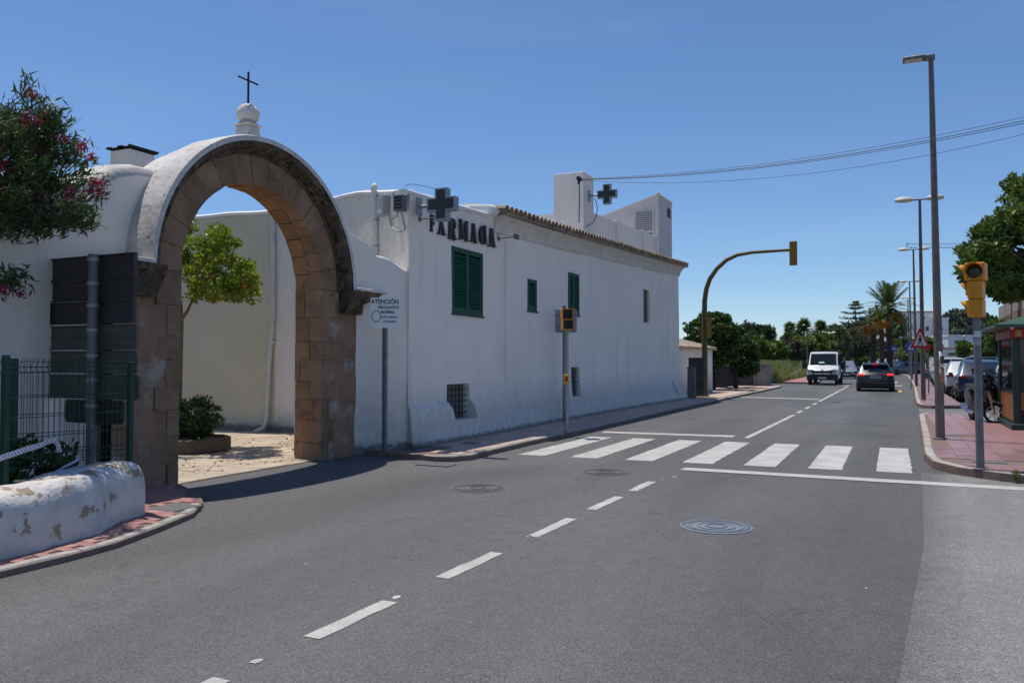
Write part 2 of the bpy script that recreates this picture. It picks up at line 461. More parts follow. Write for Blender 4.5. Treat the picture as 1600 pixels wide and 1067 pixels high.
M_STONE2 = mat('sandstone with orange bounce light', (.36, .20, .105), .92, col2=(.26, .145, .075), vscale=4, vdetail=7, bump=.025, bscale=12, bdetail=9, rnd=.13, col3=(.12, .09, .065), c3scale=6, c3lim=(.58, .75), spec=.15)  # orange light on soffit and reveals is put into this stone colour
M_RENDER = mat('old brown render', (.34, .205, .135), .95, col2=(.24, .15, .105), vscale=2.4, vdetail=9, bump=.025, bscale=10, bdetail=9, col3=(.40, .34, .29), c3scale=3, c3lim=(.52, .68), spec=.1)
M_LICHEN = mat('blackened moulded stone', (.10, .08, .06), .95, col2=(.22, .15, .10), vscale=5, vdetail=8, contrast=(.45, .7), bump=.02, bscale=18, bdetail=7, col3=(.02, .02, .018), c3scale=9, c3lim=(.5, .66), spec=.1)
M_MORTAR = mat('sandy joint mortar', (.22, .15, .10), .95, col2=(.14, .10, .07), vscale=12)
M_IRON = mat('black wrought iron', (.02, .02, .022), .6, metal=.4)
M_GREEN = mat('dark green shutter paint', (.008, .09, .05), .6, col2=(.006, .065, .038), vscale=7, spec=.4, bump=.001, bscale=90)
M_GREENM = mat('green powder coated steel', (.008, .05, .032), .55, spec=.4, col2=(.006, .04, .026), vscale=9)
M_GALV = mat('galvanised steel', (.34, .35, .36), .5, metal=.55, col2=(.25, .26, .27), vscale=14, vdetail=5, spec=.5)
M_GALVD = mat('dull grey steel post', (.20, .205, .21), .6, metal=.4, col2=(.14, .145, .15), vscale=8)
M_BROWNP = mat('brown grey painted lamp post', (.17, .145, .13), .6, metal=.1, col2=(.12, .10, .09), vscale=5, col3=(.24, .21, .19), c3scale=14, c3lim=(.6, .7))
M_LAMPW = mat('cream lamp housing', (.6, .58, .53), .5, col2=(.5, .48, .43), vscale=10)
M_BLACK = mat('matt black', (.012, .012, .013), .6)
M_DGLASS = mat('dark window glass', (.012, .015, .018), .08, spec=.5)
M_YEL = mat('traffic light amber housing', (.66, .27, .012), .5, col2=(.54, .215, .01), vscale=9, col3=(.3, .16, .04), c3scale=20, c3lim=(.64, .72))
M_YELOLD = mat('faded olive yellow mast paint', (.155, .115, .035), .6, col2=(.10, .08, .03), vscale=3)
M_LENS = mat('unlit signal lens', (.03, .024, .02), .2, spec=.6)
M_KERB = mat('concrete kerbstone', (.43, .41, .37), .92, col2=(.30, .285, .26), vscale=5, vdetail=6, bump=.012, bscale=18, bdetail=6, rnd=.1, col3=(.15, .135, .12), c3scale=14, c3lim=(.58, .7))
M_BED = mat('sandy joint bed', (.22, .15, .13), .95, col2=(.16, .12, .10), vscale=9, bump=.006, bscale=60)
M_REDT = mat('red pavement tile', (.30, .165, .155), .38, col2=(.24, .13, .125), vscale=2.2, vdetail=6, rnd=.16, bump=.002, bscale=60, col3=(.34, .22, .2), c3scale=6, c3lim=(.55, .8), spec=.5)
M_REDB = mat('worn red paving brick', (.40, .215, .19), .85, col2=(.31, .16, .145), vscale=2.8, vdetail=6, rnd=.16, bump=.004, bscale=50, col3=(.42, .34, .30), c3scale=5, c3lim=(.55, .8))
M_PINKT = mat('faded pink pavement tile', (.50, .37, .30), .85, col2=(.42, .30, .25), vscale=2, vdetail=6, rnd=.1, bump=.003, bscale=50)
M_CRAZY = mat('sandstone crazy paving', (.47, .39, .30), .9, col2=(.37, .31, .24), vscale=1.6, vdetail=6, rnd=.15, bump=.012, bscale=12, bdetail=6, col3=(.25, .21, .17), c3scale=6, c3lim=(.6, .75))
M_SOIL = mat('dry soil', (.13, .10, .07), .98, col2=(.20, .16, .11), vscale=2, vdetail=8, bump=.02, bscale=9)
M_GROUND = mat('dry grassy ground', (.12, .13, .05), .98, col2=(.19, .17, .09), vscale=.08, vdetail=9, col3=(.07, .09, .03), c3scale=.6, c3lim=(.5, .7))
M_TILE = mat('weathered terracotta tile', (.40, .325, .25), .9, col2=(.25, .20, .155), vscale=4, vdetail=6, rnd=.3, col3=(.42, .36, .28), c3scale=9, c3lim=(.55, .7), bump=.005, bscale=40)
M_SOFFIT = mat('cream painted soffit', (.66, .63, .56), .9, col2=(.56, .53, .47), vscale=3, bump=.004, bscale=20)
M_BARK = mat('grey brown bark', (.10, .08, .06), .95, col2=(.055, .045, .035), vscale=14, stretch=(1, 1, .3), bump=.02, bscale=30)
M_LOLE = mat('oleander leaf', (.035, .062, .020), .55, col2=(.065, .10, .032), vscale=5, transl=.25, spec=.45)
M_LORA = mat('orange tree leaf', (.105, .155, .018), .45, col2=(.21, .25, .03), vscale=4.5, transl=.4, spec=.45)
M_LBUSH = mat('dark bush leaf', (.03, .062, .018), .45, col2=(.065, .11, .026), vscale=6, transl=.2, spec=.45)
M_LIVY = mat('mid green leaf', (.06, .105, .022), .5, col2=(.12, .17, .035), vscale=1.2, transl=.3, spec=.4)
M_LPINE = mat('pine green', (.034, .058, .026), .7, col2=(.055, .085, .032), vscale=.5, transl=.15)
M_LPALM = mat('palm frond', (.055, .085, .028), .55, col2=(.10, .13, .045), vscale=1.5, transl=.25)
M_LPALMD = mat('dry palm frond', (.20, .14, .07), .8, col2=(.13, .09, .05), vscale=1.5, transl=.2)
M_LOLIVE = mat('grey olive leaf', (.075, .085, .055), .7, col2=(.12, .125, .08), vscale=.8, transl=.2)
M_LSCRUB = mat('scrub leaf', (.10, .14, .035), .7, col2=(.2, .22, .08), vscale=.5, transl=.25)
M_LDRY = mat('dry twigs', (.17, .13, .11), .9, col2=(.06, .05, .04), vscale=2)
M_GRASS = mat('tall dry grass', (.44, .40, .22), .9, col2=(.2, .24, .08), vscale=.6, transl=.3)
M_FLOWER = mat('oleander blossom', (.36, .022, .11), .6, col2=(.22, .01, .06), vscale=9, transl=.3)
M_ORANGE = mat('orange fruit', (.75, .2, .012), .45)
M_DATE = mat('orange date stalks', (.62, .28, .02), .7, col2=(.48, .19, .015), vscale=3)
M_PLAST = mat('grey plastic box', (.36, .38, .40), .5, col2=(.30, .32, .34), vscale=6)
M_PIPE = mat('white drain pipe', (.6, .6, .58), .5, col2=(.5, .5, .48), vscale=3)
M_CABLE = mat('black cable', (.015, .015, .016), .6)
M_SIGNBK = mat('dark brown sign back', (.058, .052, .052), .5, col2=(.04, .036, .036), vscale=4, metal=.2)
M_SIGNBG = mat('grey green sign back', (.105, .11, .09), .5, col2=(.08, .085, .07), vscale=4, metal=.2)
M_SIGNW = mat('white sign enamel', (.62, .63, .63), .45, col2=(.56, .57, .57), vscale=5)
M_SIGNR = mat('red sign enamel', (.48, .015, .018), .4)
M_SIGNB = mat('blue sign enamel', (.015, .08, .32), .4)
M_RUBBER = mat('tyre rubber', (.014, .014, .015), .8)
M_RIM = mat('alloy wheel', (.36, .37, .39), .3, metal=.8)
M_CHROME = mat('bright metal', (.6, .62, .64), .15, metal=1)
M_PLASTD = mat('dark bumper plastic', (.022, .023, .025), .6)
M_PLATE = mat('number plate', (.6, .6, .58), .5)
M_RLAMP = mat('red tail lamp', (.35, .008, .008), .2, spec=.7, coat=.5)
M_RLIT = mat('lit brake lamp', (.9, .02, .015), .3, emit=1.6)
M_HLAMP = mat('headlamp glass', (.5, .53, .56), .08, spec=.8, coat=.5)
def paint(name, c, metal=.3): return mat(name, c, .28, metal, .5, coat=.6)

# ------------------------------------------------------------------ ground, road, pavements
struct('ground', MB().grid([[(-9000 + 18000 * i / 8, -2000 + 11500 * j / 8, -.16) for i in range(9)] for j in range(9)]), M_GROUND)
# road sheet: from the gateway across to the far kerb, far ahead and behind
rd = MB()
rows = []
NY = [-30, -10, 0, 4, 8, 10.4, 12, 16, 20, 26, 34, 44, 56, 70, 90, 120, 160, 220]
def road_left(y): return -8.42 if y < 10.4 else interp(y, [(10.4, -8.42), (12, -8.2), (52, -8.2), (53, -12), (58, -14), (62, -8.6), (220, -30)])
def bend(y): return 0.0 if y < 60 else -((y - 60) ** 2) * .0016
for y in NY:
    a = -8.42 if y <= 58 else -8.2 + bend(y); b = 60
    rows.append([(a + (b - a) * k / 12, y, 0) for k in range(13)])
struct('road', rd.grid(rows), M_ASPH)
pp = [(.42, 12.9), (.40, 11.54), (.33, 9.6), (.28, 7.9), (.2, 6.8), (.13, 5.83), (.04, 4.51), (-.12, 2.5), (-.6, -1), (-1.4, -8), (30, -8), (30, 12.9)]
mb = MB(); mb.v = [(x, y, .004) for x, y in pp]; mb.f = [tuple(range(len(pp)))]
struct('pale_asphalt', mb, M_ASPH2)
mb = MB(); pk = [(.93, 26.8), (.93, 30.3), (4.5, 32.0), (4.6, 140), (60, 140), (60, 22.7), (2.2, 22.7), (1.6, 25.6)]
mb.v = [(x, y, .004) for x, y in pk]; mb.f = [tuple(range(len(pk)))]
struct('side_street', mb, M_ASPH3)

def inside(x, y, poly):
    c = False; n = len(poly)
    for i in range(n):
        x1, y1 = poly[i]; x2, y2 = poly[(i + 1) % n]
        if (y1 > y) != (y2 > y) and x < (x2 - x1) * (y - y1) / (y2 - y1) + x1: c = not c
    return c
def dist_edge(x, y, poly):
    d = 1e9; n = len(poly)
    for i in range(n):
        a = Vector(poly[i]); b = Vector(poly[(i + 1) % n]); p = Vector((x, y)); e = b - a
        t = max(0, min(1, (p - a).dot(e) / max(e.length_squared, 1e-9))); d = min(d, (a + e * t - p).length)
    return d
KERBW = .14
def resample(path, step):
    pts = [Vector(p) for p in path]; out = [pts[0]]; acc = 0
    L = [0]
    for a, b in zip(pts, pts[1:]): L.append(L[-1] + (b - a).length)
    n = max(1, round(L[-1] / step))
    for k in range(1, n + 1):
        s = L[-1] * k / n
        for i in range(len(pts) - 1):
            if s <= L[i + 1] + 1e-9:
                out.append(pts[i].lerp(pts[i + 1], (s - L[i]) / max(L[i + 1] - L[i], 1e-9))); break
    return out
def pavement(name, outer, kerb_path, inner_side, zt, tile, tmat, step=1.0, cut=.012, ztile=.006, kerb_z=None, holes=(), maxparts=300, kw=KERBW, view_y=(-1, 80), fine=.25):
    """outer: plan polygon of the paved area; kerb_path: its road side; inner_side: +1 kerb stones lie to the left of the path"""
    mb = MB(); mb.prism(outer, -.02, zt - .006); p = struct(name, mb, M_BED)
    kp = resample(kerb_path, fine); per = max(1, round(step / fine))
    i = 0
    zf = kerb_z or (lambda x, y: zt)
    while i < len(kp) - 1:
        seg = kp[i:i + per + 1]; i += per
        if len(seg) < 2: break
        mbk = MB(); top_o = []; ring = []
        for k, q in enumerate(seg):
            a = seg[max(k - 1, 0)]; b = seg[min(k + 1, len(seg) - 1)]
            t = (b - a).normalized(); nn = Vector((-t.y, t.x)) * inner_side
            e = .008 if k == 0 else (-.008 if k == len(seg) - 1 else 0)
            q = q + t * e; z = zf(q.x, q.y) + random.uniform(-.003, .003); w = kw
            o = q; inn = q + nn * w
            ring.append([(o.x, o.y, -.03), (o.x + nn.x * .006, o.y + nn.y * .006, z - .03), (o.x + nn.x * .03, o.y + nn.y * .03, z), (inn.x, inn.y, z + .001), (inn.x, inn.y, -.03)])
        mbk.grid(ring); mbk.f.append(tuple(range(5))); k0 = (len(seg) - 1) * 5; mbk.f.append(tuple(k0 + j for j in range(4, -1, -1)))
        mbk.build('kerbstone', M_KERB, p, smooth=40)
    # tiles
    tx, ty = tile; xs = [q[0] for q in outer]; ys = [q[1] for q in outer]
    me = MB().bbox(-tx / 2 + cut / 2, tx / 2 - cut / 2, -ty / 2 + cut / 2, ty / 2 - cut / 2, -.02, ztile, .004).mesh('tile', tmat)
    cand = []
    x = min(xs); kk = [Vector(q) for q in kerb_path]
    j = 0
    y = min(ys)
    while y < max(ys):
        x = min(xs) + (tx / 2 if (j % 2 and tx != ty) else 0)
        while x < max(xs):
            ok = inside(x, y, outer) and dist_edge(x, y, outer) > min(tx, ty) * .35
            if ok and kerb_path:
                dk = min(((a + (b - a) * max(0, min(1, (Vector((x, y)) - a).dot(b - a) / max((b - a).length_squared, 1e-9)))) - Vector((x, y))).length for a, b in zip(kk, kk[1:]))
                ok = dk > kw + min(tx, ty) * .4
            for h in holes:
                if h[0] - tx / 2 < x < h[1] + tx / 2 and h[2] - ty / 2 < y < h[3] + ty / 2: ok = False
            if ok: cand.append((x, y))
            x += tx
        y += ty; j += 1
    cand.sort(key=lambda q: (not (view_y[0] < q[1] < view_y[1]), q[0] ** 2 + q[1] ** 2))
    for (x, y) in cand[:maxparts]:
        wpart('paving_tile', me, p, (x, y, zt + random.uniform(-.0015, .0015)), (random.uniform(-.004, .004), random.uniform(-.004, .004), random.uniform(-.006, .006)))
    rest = cand[maxparts:]
    if rest:
        mb = MB()
        for (x, y) in rest: mb.bbox(x - tx / 2 + cut / 2, x + tx / 2 - cut / 2, y - ty / 2 + cut / 2, y + ty / 2 - cut / 2, zt - .02, zt + ztile + random.uniform(-.001, .001), .004)
        o = mb.build('paving_tiles', tmat, p); o['kind'] = 'stuff'
    return p
# corner pavement by the low wall (bottom left)
kp = [(-5.95, -6), (-5.95, 3.76), (-5.95, 4.3), (-5.99, 4.75), (-6.2, 5.4), (-6.46, 6.05), (-6.85, 6.55), (-7.4, 7.0), (-8.1, 7.36)]
hole1 = (-7.05, -6.65, 5.95, 6.35)
pavement('corner_pavement', [(-8.55, -6)] + kp + [(-8.55, 7.36)], kp, +1, .055, (.2, .1), M_REDB, step=.8, cut=.008, fine=.2,
         kerb_z=lambda x, y: .06 - .045 * max(0, min(1, (y - 6.3) / 1.0)), holes=[hole1], view_y=(3.0, 7.6), kw=.11)
# pavement in front of the pharmacy
kp = [(-8.1, 11.36), (-7.2, 11.2), (-6.55, 11.05), (-6.3, 11.15), (-6.12, 11.5), (-6.18, 12.4), (-6.2, 14), (-6.15, 18), (-6.16, 26), (-6.0, 40), (-5.85, 50), (-6.0, 52.6), (-7.0, 54.5)]
hole2 = (-7.72, -7.2, 11.5, 12.25)
pavement('pharmacy_pavement', kp + [(-9.2, 54.5), (-9.2, 11.36)], kp, +1, .085, (.3, .3), M_PINKT, step=1.0, cut=.01, fine=.25,
         kerb_z=lambda x, y: .095 - .055 * max(0, min(1, (-6.4 - x) / 1.4)) * (1 if y < 11.5 else 0), holes=[hole2], view_y=(11, 54))
# right hand pavements
kp = [(1.62, 26.3), (.95, 26.0), (.79, 25.3), (.62, 18), (.53, 14.6), (.6, 13.5), (.9, 12.85), (1.35, 12.45), (2.1, 12.1), (3.2, 11.8), (7, 11.2), (30, 9)]
hole3 = (1.15, 1.6, 15.6, 15.95); hole4 = (.88, 1.32, 18.0, 18.5)
pavement('crossing_pavement', kp + [(30, 22.5), (2.35, 22.5), (2.15, 24.0), (1.95, 25.6)], kp, +1, .12, (.3, .3), M_REDT, step=1.0, cut=.007, holes=[(1.12, 1.6, 13.55, 13.9), (.92, 1.35, 17.9, 18.25)], view_y=(11, 26))
kp = [(2.35, 31.1), (1.35, 30.5), (1.05, 31.1), (.95, 32.0), (1.02, 36), (1.25, 46), (1.5, 56), (1.7, 74), (1.9, 92), (1.2, 110)]
pavement('lamp_row_pavement', kp + [(3.4, 110), (3.6, 90), (2.6, 56), (2.45, 44), (2.35, 31.1)], kp, -1, .12, (.4, .4), M_REDT, step=1.4, cut=.01, fine=.35, view_y=(30, 60))
kp = [(-5.2, 60.6), (-4.75, 60.8), (-4.6, 62), (-4.9, 70), (-6.0, 86)]
pavement('far_pavement', kp + [(-7.3, 86), (-7.1, 66), (-6.9, 61.0)], kp, +1, .12, (.4, .4), M_REDB, step=1.6, cut=.01, fine=.4)

# painted markings
def marking(pts, m=M_PAINT, name='road_marking', z=.004, ragged=True):
    mb = MB(); P = []
    n = len(pts)
    for i in range(n):
        a = Vector(pts[i]); b = Vector(pts[(i + 1) % n]); L = (b - a).length; k = max(1, int(L / .12)) if ragged else 1
        nr = Vector((-(b - a).y, (b - a).x)).normalized()
        for j in range(k):
            q = a.lerp(b, j / k) + nr * (random.uniform(-.009, .009) if j else 0); P.append((q.x, q.y, z))
    mb.v = P; mb.f = [tuple(range(len(P)))]
    return struct(name, mb, m, recalc=False)
zx0 = [(808, 710.6), (893, 712.5), (978, 714.5), (1067.6, 717), (1164, 721.5), (1264, 729), (1371, 737)]
for i in range(7):
    x0 = -5.76 + i * .934; x1 = x0 + .47
    y0 = 12.47 + i * .055; y1 = 16.15 + i * .04
    if i in (0, 1): y0 += .02
    marking([(x0, y0), (x1, y0), (x1 + .02, y1), (x0 + .02, y1)], name='zebra_stripe')
marking([(-2.78, 11.72), (5.5, 11.62), (5.5, 11.93), (-2.76, 12.02)], name='stop_line', z=.008)
marking([(-5.85, 17.12), (-2.98, 17.3), (-2.98, 17.7), (-5.85, 17.5)], name='stop_line')
marking([(-5.96, 36.6), (-2.6, 36.0), (-2.6, 36.6), (-5.96, 37.2)], name='stop_line')
def cl(y0, y1, w=.115):
    f = lambda y: interp(y, [(0, -3.12), (4, -3.03), (10, -2.86), (17.3, -2.68), (25, -2.55), (55, -2.3), (80, -2.4)])
    marking([(f(y0) - w / 2, y0), (f(y0) + w / 2, y0), (f(y1) + w / 2, y1), (f(y1) - w / 2, y1)], name='centre_line_dash')
for y0, y1 in [(2.35, 3.05), (3.72, 4.5), (5.15, 6.02), (6.7, 7.65), (8.2, 9.12), (9.6, 10.45), (17.25, 25.3), (26.2, 27.6), (28.7, 30.2), (31.5, 33.0), (34.2, 56)]: cl(y0, y1)
for u, v, w in [(401, 1033, .035), (620, 933, .035), (826, 838, .03), (1054, 745, .035), (1034, 749, .02), (1353, 919, .012), (478, 881, .012)]:
    c = G(u, v); pts = [(c.x + w * math.cos(a) * random.uniform(.6, 1.2), c.y + w * 1.4 * math.sin(a) * random.uniform(.5, 1.1)) for a in [k * math.pi / 4 for k in range(8)]]
    marking(pts, name='paint_spot', ragged=False)
marking([(.5, 46), (.68, 46), (.7, 49.5), (.52, 49.5)], M_PAINTY, 'yellow_marking')
marking([(-.6, 58), (.9, 58), (.9, 59.6), (-.6, 59.6)]); marking([(-1.3, 69), (.6, 66), (.8, 70), (-.8, 73)]); marking([(-3.1, 57.5), (-2.3, 57.5), (-2.3, 59), (-3.1, 59)])

# manholes, drains, hatches
def manhole(u, v, r, label, m, sunk=.003):
    c = G(u, v)
    t = thing('manhole_cover', label, 'manhole cover', (c.x, c.y, 0))
    MB().lathe([(r * 1.09, -.02), (r * 1.09, .007), (r * 1.02, .009), (r * 1.02, -.02)], n=40).build('frame', m, t, smooth=30, local=True)
    MB().lathe([(r * .985, -.02), (r * .985, .006), (r * .97, .008), (.001, .008)], n=40).build('lid', m, t, smooth=30, local=True)
    mb = MB()
    for rr_ in (.3, .55, .8, .92):
        k = int(10 + 30 * rr_)
        for i in range(k):
            a = 2 * math.pi * i / k; M = Matrix.Rotation(a, 4, 'Z') @ Matrix.Translation((r * rr_, 0, .009))
            mb.box(-.011, .011, -.02, .02, 0, .0055, M)
    mb.build('raised_pattern', m, t, local=True)
M_MH1 = mat('worn cast iron with sky blue reflection', (.19, .235, .285), .5, metal=.15, col2=(.23, .24, .25), vscale=22, col3=(.11, .12, .13), c3scale=60, c3lim=(.55, .65))  # blue of the reflected sky is painted into the iron's colour
M_MH2 = mat('dusty cast iron', (.155, .155, .16), .65, metal=.15, col2=(.12, .12, .125), vscale=22)
manhole(1119, 823, .315, 'round bluish manhole cover in the near lane below the stop line', M_MH1)
manhole(946, 738, .31, 'round grey manhole cover near the left end of the zebra crossing', M_MH2)
manhole(747, 763, .31, 'round worn manhole cover in front of the gutter grate', M_MH2)
def grate(x0, x1, y0, y1, z, label, name='drain_grate', bars=9):
    t = thing(name, label, 'drain grate', ((x0 + x1) / 2, (y0 + y1) / 2, z))
    MB().box(x0, x1, y0, y1, z + .001, z + .004).build('pit', M_BLACK, t)
    mb = MB(); mb.box(x0, x0 + .03, y0, y1, z, z + .014); mb.box(x1 - .03, x1, y0, y1, z, z + .014); mb.box(x0, x1, y0, y0 + .03, z, z + .0145); mb.box(x0, x1, y1 - .03, y1, z, z + .0145)
    mb.build('frame', M_MH2, t)
    me = None
    for k in range(bars):
        a = x0 + .03 + (x1 - x0 - .06) * (k + .5) / bars
        if me is None: me = MB().box(-.016, .016, -(y1 - y0) / 2 + .03, (y1 - y0) / 2 - .03, 0, .013).mesh('bar', M_GALV)
        wpart('bar', me, t, (a, (y0 + y1) / 2, z))
grate(-6.62, -6.05, 10.55, 10.85, .0, 'small iron drain grate in the gutter before the rounded kerb')
def hatch(x0, x1, y0, y1, z, label, m=M_MH2):
    t = thing('utility_cover', label, 'utility cover', ((x0 + x1) / 2, (y0 + y1) / 2, z))
    MB().bbox(x0, x1, y0, y1, z - .02, z + .006, .004).build('frame', M_GALVD, t)
    MB().bbox(x0 + .03, x1 - .03, y0 + .03, y1 - .03, z, z + .0095, .003).build('plate', m, t)
hatch(*hole1, .057, 'square dusty utility cover in the red brick corner pavement')
hatch(-7.65, -7.25, 11.55, 12.2, .087, 'dark utility cover in the pavement beside the grey sign post', mat('dark iron', (.05, .05, .05), .6))
hatch(-7.15, -6.85, 12.9, 13.25, .087, 'small utility cover below the first barred window', mat('brown iron', (.12, .09, .08), .7))
hatch(1.14, 1.58, 13.57, 13.88, .122, 'grey utility cover in the red pavement beside the amber signal pole')
hatch(.94, 1.33, 17.92, 18.23, .122, 'grey utility cover in the red pavement behind the tall lamp post')

# courtyard floor: irregular stones
mb = MB(); cy = [(-8.36, 7.3), (-8.36, 10.35), (-8.8, 10.5), (-8.8, 12), (-13, 14.6), (-24, 14.6), (-24, 3), (-9, 3), (-8.8, 7.2)]
mb.prism(cy, -.1, .008); court = struct('courtyard_floor', mb, mat('paving joints', (.17, .13, .09), .95, col2=(.22, .17, .12), vscale=6))
gs = .36; nx_, ny_ = 16, 22; X0, Y0 = -8.38, 6.6
jit = {(i, j): (X0 - i * gs + (random.uniform(-.15, .15) if i else 0), Y0 + j * gs + random.uniform(-.15, .15)) for i in range(nx_ + 1) for j in range(ny_ + 1)}
jo = MB(); cnt = 0
cells = [(i, j) for i in range(nx_) for j in range(ny_)]; cells.sort(key=lambda c: c[0])
used = set()
for (i, j) in cells:
    if (i, j) in used: continue
    q = [jit[(i, j)], jit[(i + 1, j)], jit[(i + 1, j + 1)], jit[(i, j + 1)]]
    if random.random() < .3 and (i, j + 1) not in used and j + 1 < ny_:
        used.add((i, j + 1)); q = [jit[(i, j)], jit[(i + 1, j)], jit[(i + 1, j + 1)], jit[(i + 1, j + 2)], jit[(i, j + 2)], jit[(i, j + 1)]]
    used.add((i, j))
    cx_ = sum(p[0] for p in q) / len(q); cy_ = sum(p[1] for p in q) / len(q)
    if not inside(cx_, cy_, cy) or cy_ > 14 - .0 * cx_: continue
    q2 = [(p[0] + (cx_ - p[0]) * .05, p[1] + (cy_ - p[1]) * .05) for p in q]; z = .018 + random.uniform(-.004, .004)
    m_ = MB(); n_ = len(q2)
    q3 = [(p[0] + (cx_ - p[0]) * .1, p[1] + (cy_ - p[1]) * .1) for p in q]
    m_.v = [(a, b, 0) for a, b in q2] + [(a, b, z - .005) for a, b in q2] + [(a, b, z) for a, b in q3]
    m_.f = [(k, (k + 1) % n_, n_ + (k + 1) % n_, n_ + k) for k in range(n_)] + [(n_ + k, n_ + (k + 1) % n_, 2 * n_ + (k + 1) % n_, 2 * n_ + k) for k in range(n_)] + [tuple(range(2 * n_, 3 * n_))]
    cnt += 1
    if cnt <= 290: m_.build('paving_stone', M_CRAZY, court)
    else: jo.add(m_.v, m_.f)
if jo.v: o = jo.build('paving_stones', M_CRAZY, court); o['kind'] = 'stuff'
# ------------------------------------------------------------------ the stone gateway
XF, XB, XBB = -8.23, -8.77, -9.15
YC, ZC, RI = 8.875, 2.76, 1.415
RV, RO, RC = 1.84, 1.985, 2.045
gate = thing('stone_gateway', 'round stone archway with white domed top and ball finial with iron cross', 'gateway', (XF, YC, 0))
def arc_block(mb, r0, r1, a0, a1, x0, x1, n=3, ch=.006):
    """ring segment, angle measured from +Y end (right) counter to the left, extruded in X; small chamfer on the front"""
    P = []
    for x, k in ((x0, 0), (x1 - ch, 0), (x1, 1)):
        row = []
        for j in range(n + 1):
            a = a0 + (a1 - a0) * j / n + (ch / r0 * (1 if j == 0 else -1 if j == n else 0) if k else 0)
            row.append((x, YC + (r0 + ch * k) * math.cos(a), ZC + (r0 + ch * k) * math.sin(a)))
        for j in range(n, -1, -1):
            a = a0 + (a1 - a0) * j / n + (ch / r1 * (1 if j == 0 else -1 if j == n else 0) if k else 0)
            row.append((x, YC + (r1 - ch * k) * math.cos(a), ZC + (r1 - ch * k) * math.sin(a)))
        P.append(row)
    L = len(P[0]); k0 = len(mb.v)
    for row in P: mb.v.extend(row)
    for i in range(2):
        for j in range(L): mb.f.append((k0 + i * L + j, k0 + i * L + (j + 1) % L, k0 + (i + 1) * L + (j + 1) % L, k0 + (i + 1) * L + j))
    for b, idx in ((0, range(L)), (2, range(L))):
        for j in range(n): mb.f.append((k0 + b * L + j, k0 + b * L + j + 1, k0 + b * L + L - 2 - j, k0 + b * L + L - 1 - j))
NV = 15
for i in range(NV):
    a0 = math.pi * i / NV + random.uniform(-.003, .003) + .0022; a1 = math.pi * (i + 1) / NV - .0022
    mb = MB(); pr = random.uniform(-.003, .004)
    arc_block(mb, RI + random.uniform(-.008, .008), RV, a0, a1, -8.47, XF + pr, 3, .004)
    mb.build('voussoir', M_STONE, gate)
    for (xa, xb) in ((-8.765, -8.475),):
        mb = MB(); arc_block(mb, RI + random.uniform(-.012, .01), RV, a0 - .03 + random.uniform(-.01, .01), a1 - .034, xa, xb, 3, .006); mb.build('soffit_stone', M_STONE2, gate)
mb = MB(); arc_block(mb, RI + .018, RV + .01, -.03, math.pi + .03, XB, XF - .02, 40, .001); mb.build('joint_mortar', M_MORTAR, gate)
# dark projecting moulding: stepped profile swept round the ring
prof = [(RV - .03, XF - .1), (RV - .03, XF + .02), (RV - .005, XF + .035), (RV + .0, XF + .075), (RV + .03, XF + .085), (RV + .045, XF + .15), (RV + .07, XF + .19), (RO, XF + .2), (RO, XF - .3)]
rows = []
for j in range(65):
    a = math.pi * j / 64 ; w = .006 * math.sin(j * 1.7) + .004 * math.sin(j * .61)
    rows.append([(x + (w if k > 2 else 0), YC + (r + w * .5) * math.cos(a), ZC + (r + w * .5) * math.sin(a)) for k, (r, x) in enumerate(prof)])
mb = MB().grid(rows); mb.f.append(tuple(range(len(prof)))); mb.f.append(tuple(64 * len(prof) + k for k in range(len(prof) - 1, -1, -1)))
mb.build('archivolt', M_LICHEN, gate, smooth=35)
# white rendered cap, bulging, full depth
rows = []
for j in range(73):
    a = math.pi * j / 72; s = math.sin(a); k = .015 * math.sin(a * 9) + .012 * math.sin(a * 17 + 1)
    prof = [(RO - .01, XF + .212), (RO + .04, XF + .222), (RC, XF + .215), (RC + .008 + .01 * s, XF + .15), (RC + .01 + .01 * s + k * .6, XF - .1), (RC + .0 + .0 * s - k * .6, XF - .32), (RC - .03 + k * .6, XF - .5), (RC - .09, XF - .62), (RO - .12, XF - .66), (RO - .12, XB - .01), (RO - .02, XB - .01)]
    rows.append([(x, YC + r * math.cos(a), ZC + r * math.sin(a)) for r, x in prof])
mb = MB().grid(rows); L = len(rows[0]); mb.f.append(tuple(range(L))); mb.f.append(tuple(72 * L + q for q in range(L - 1, -1, -1)))
cap = mb.build('domed_cap', M_CAP, gate, smooth=50)
mb = MB(); arc_block(mb, 1.80, RO - .03, 0, math.pi, XBB + .05, XB - .012, 30, .001); mb.build('back_ring', M_WALLR, gate)
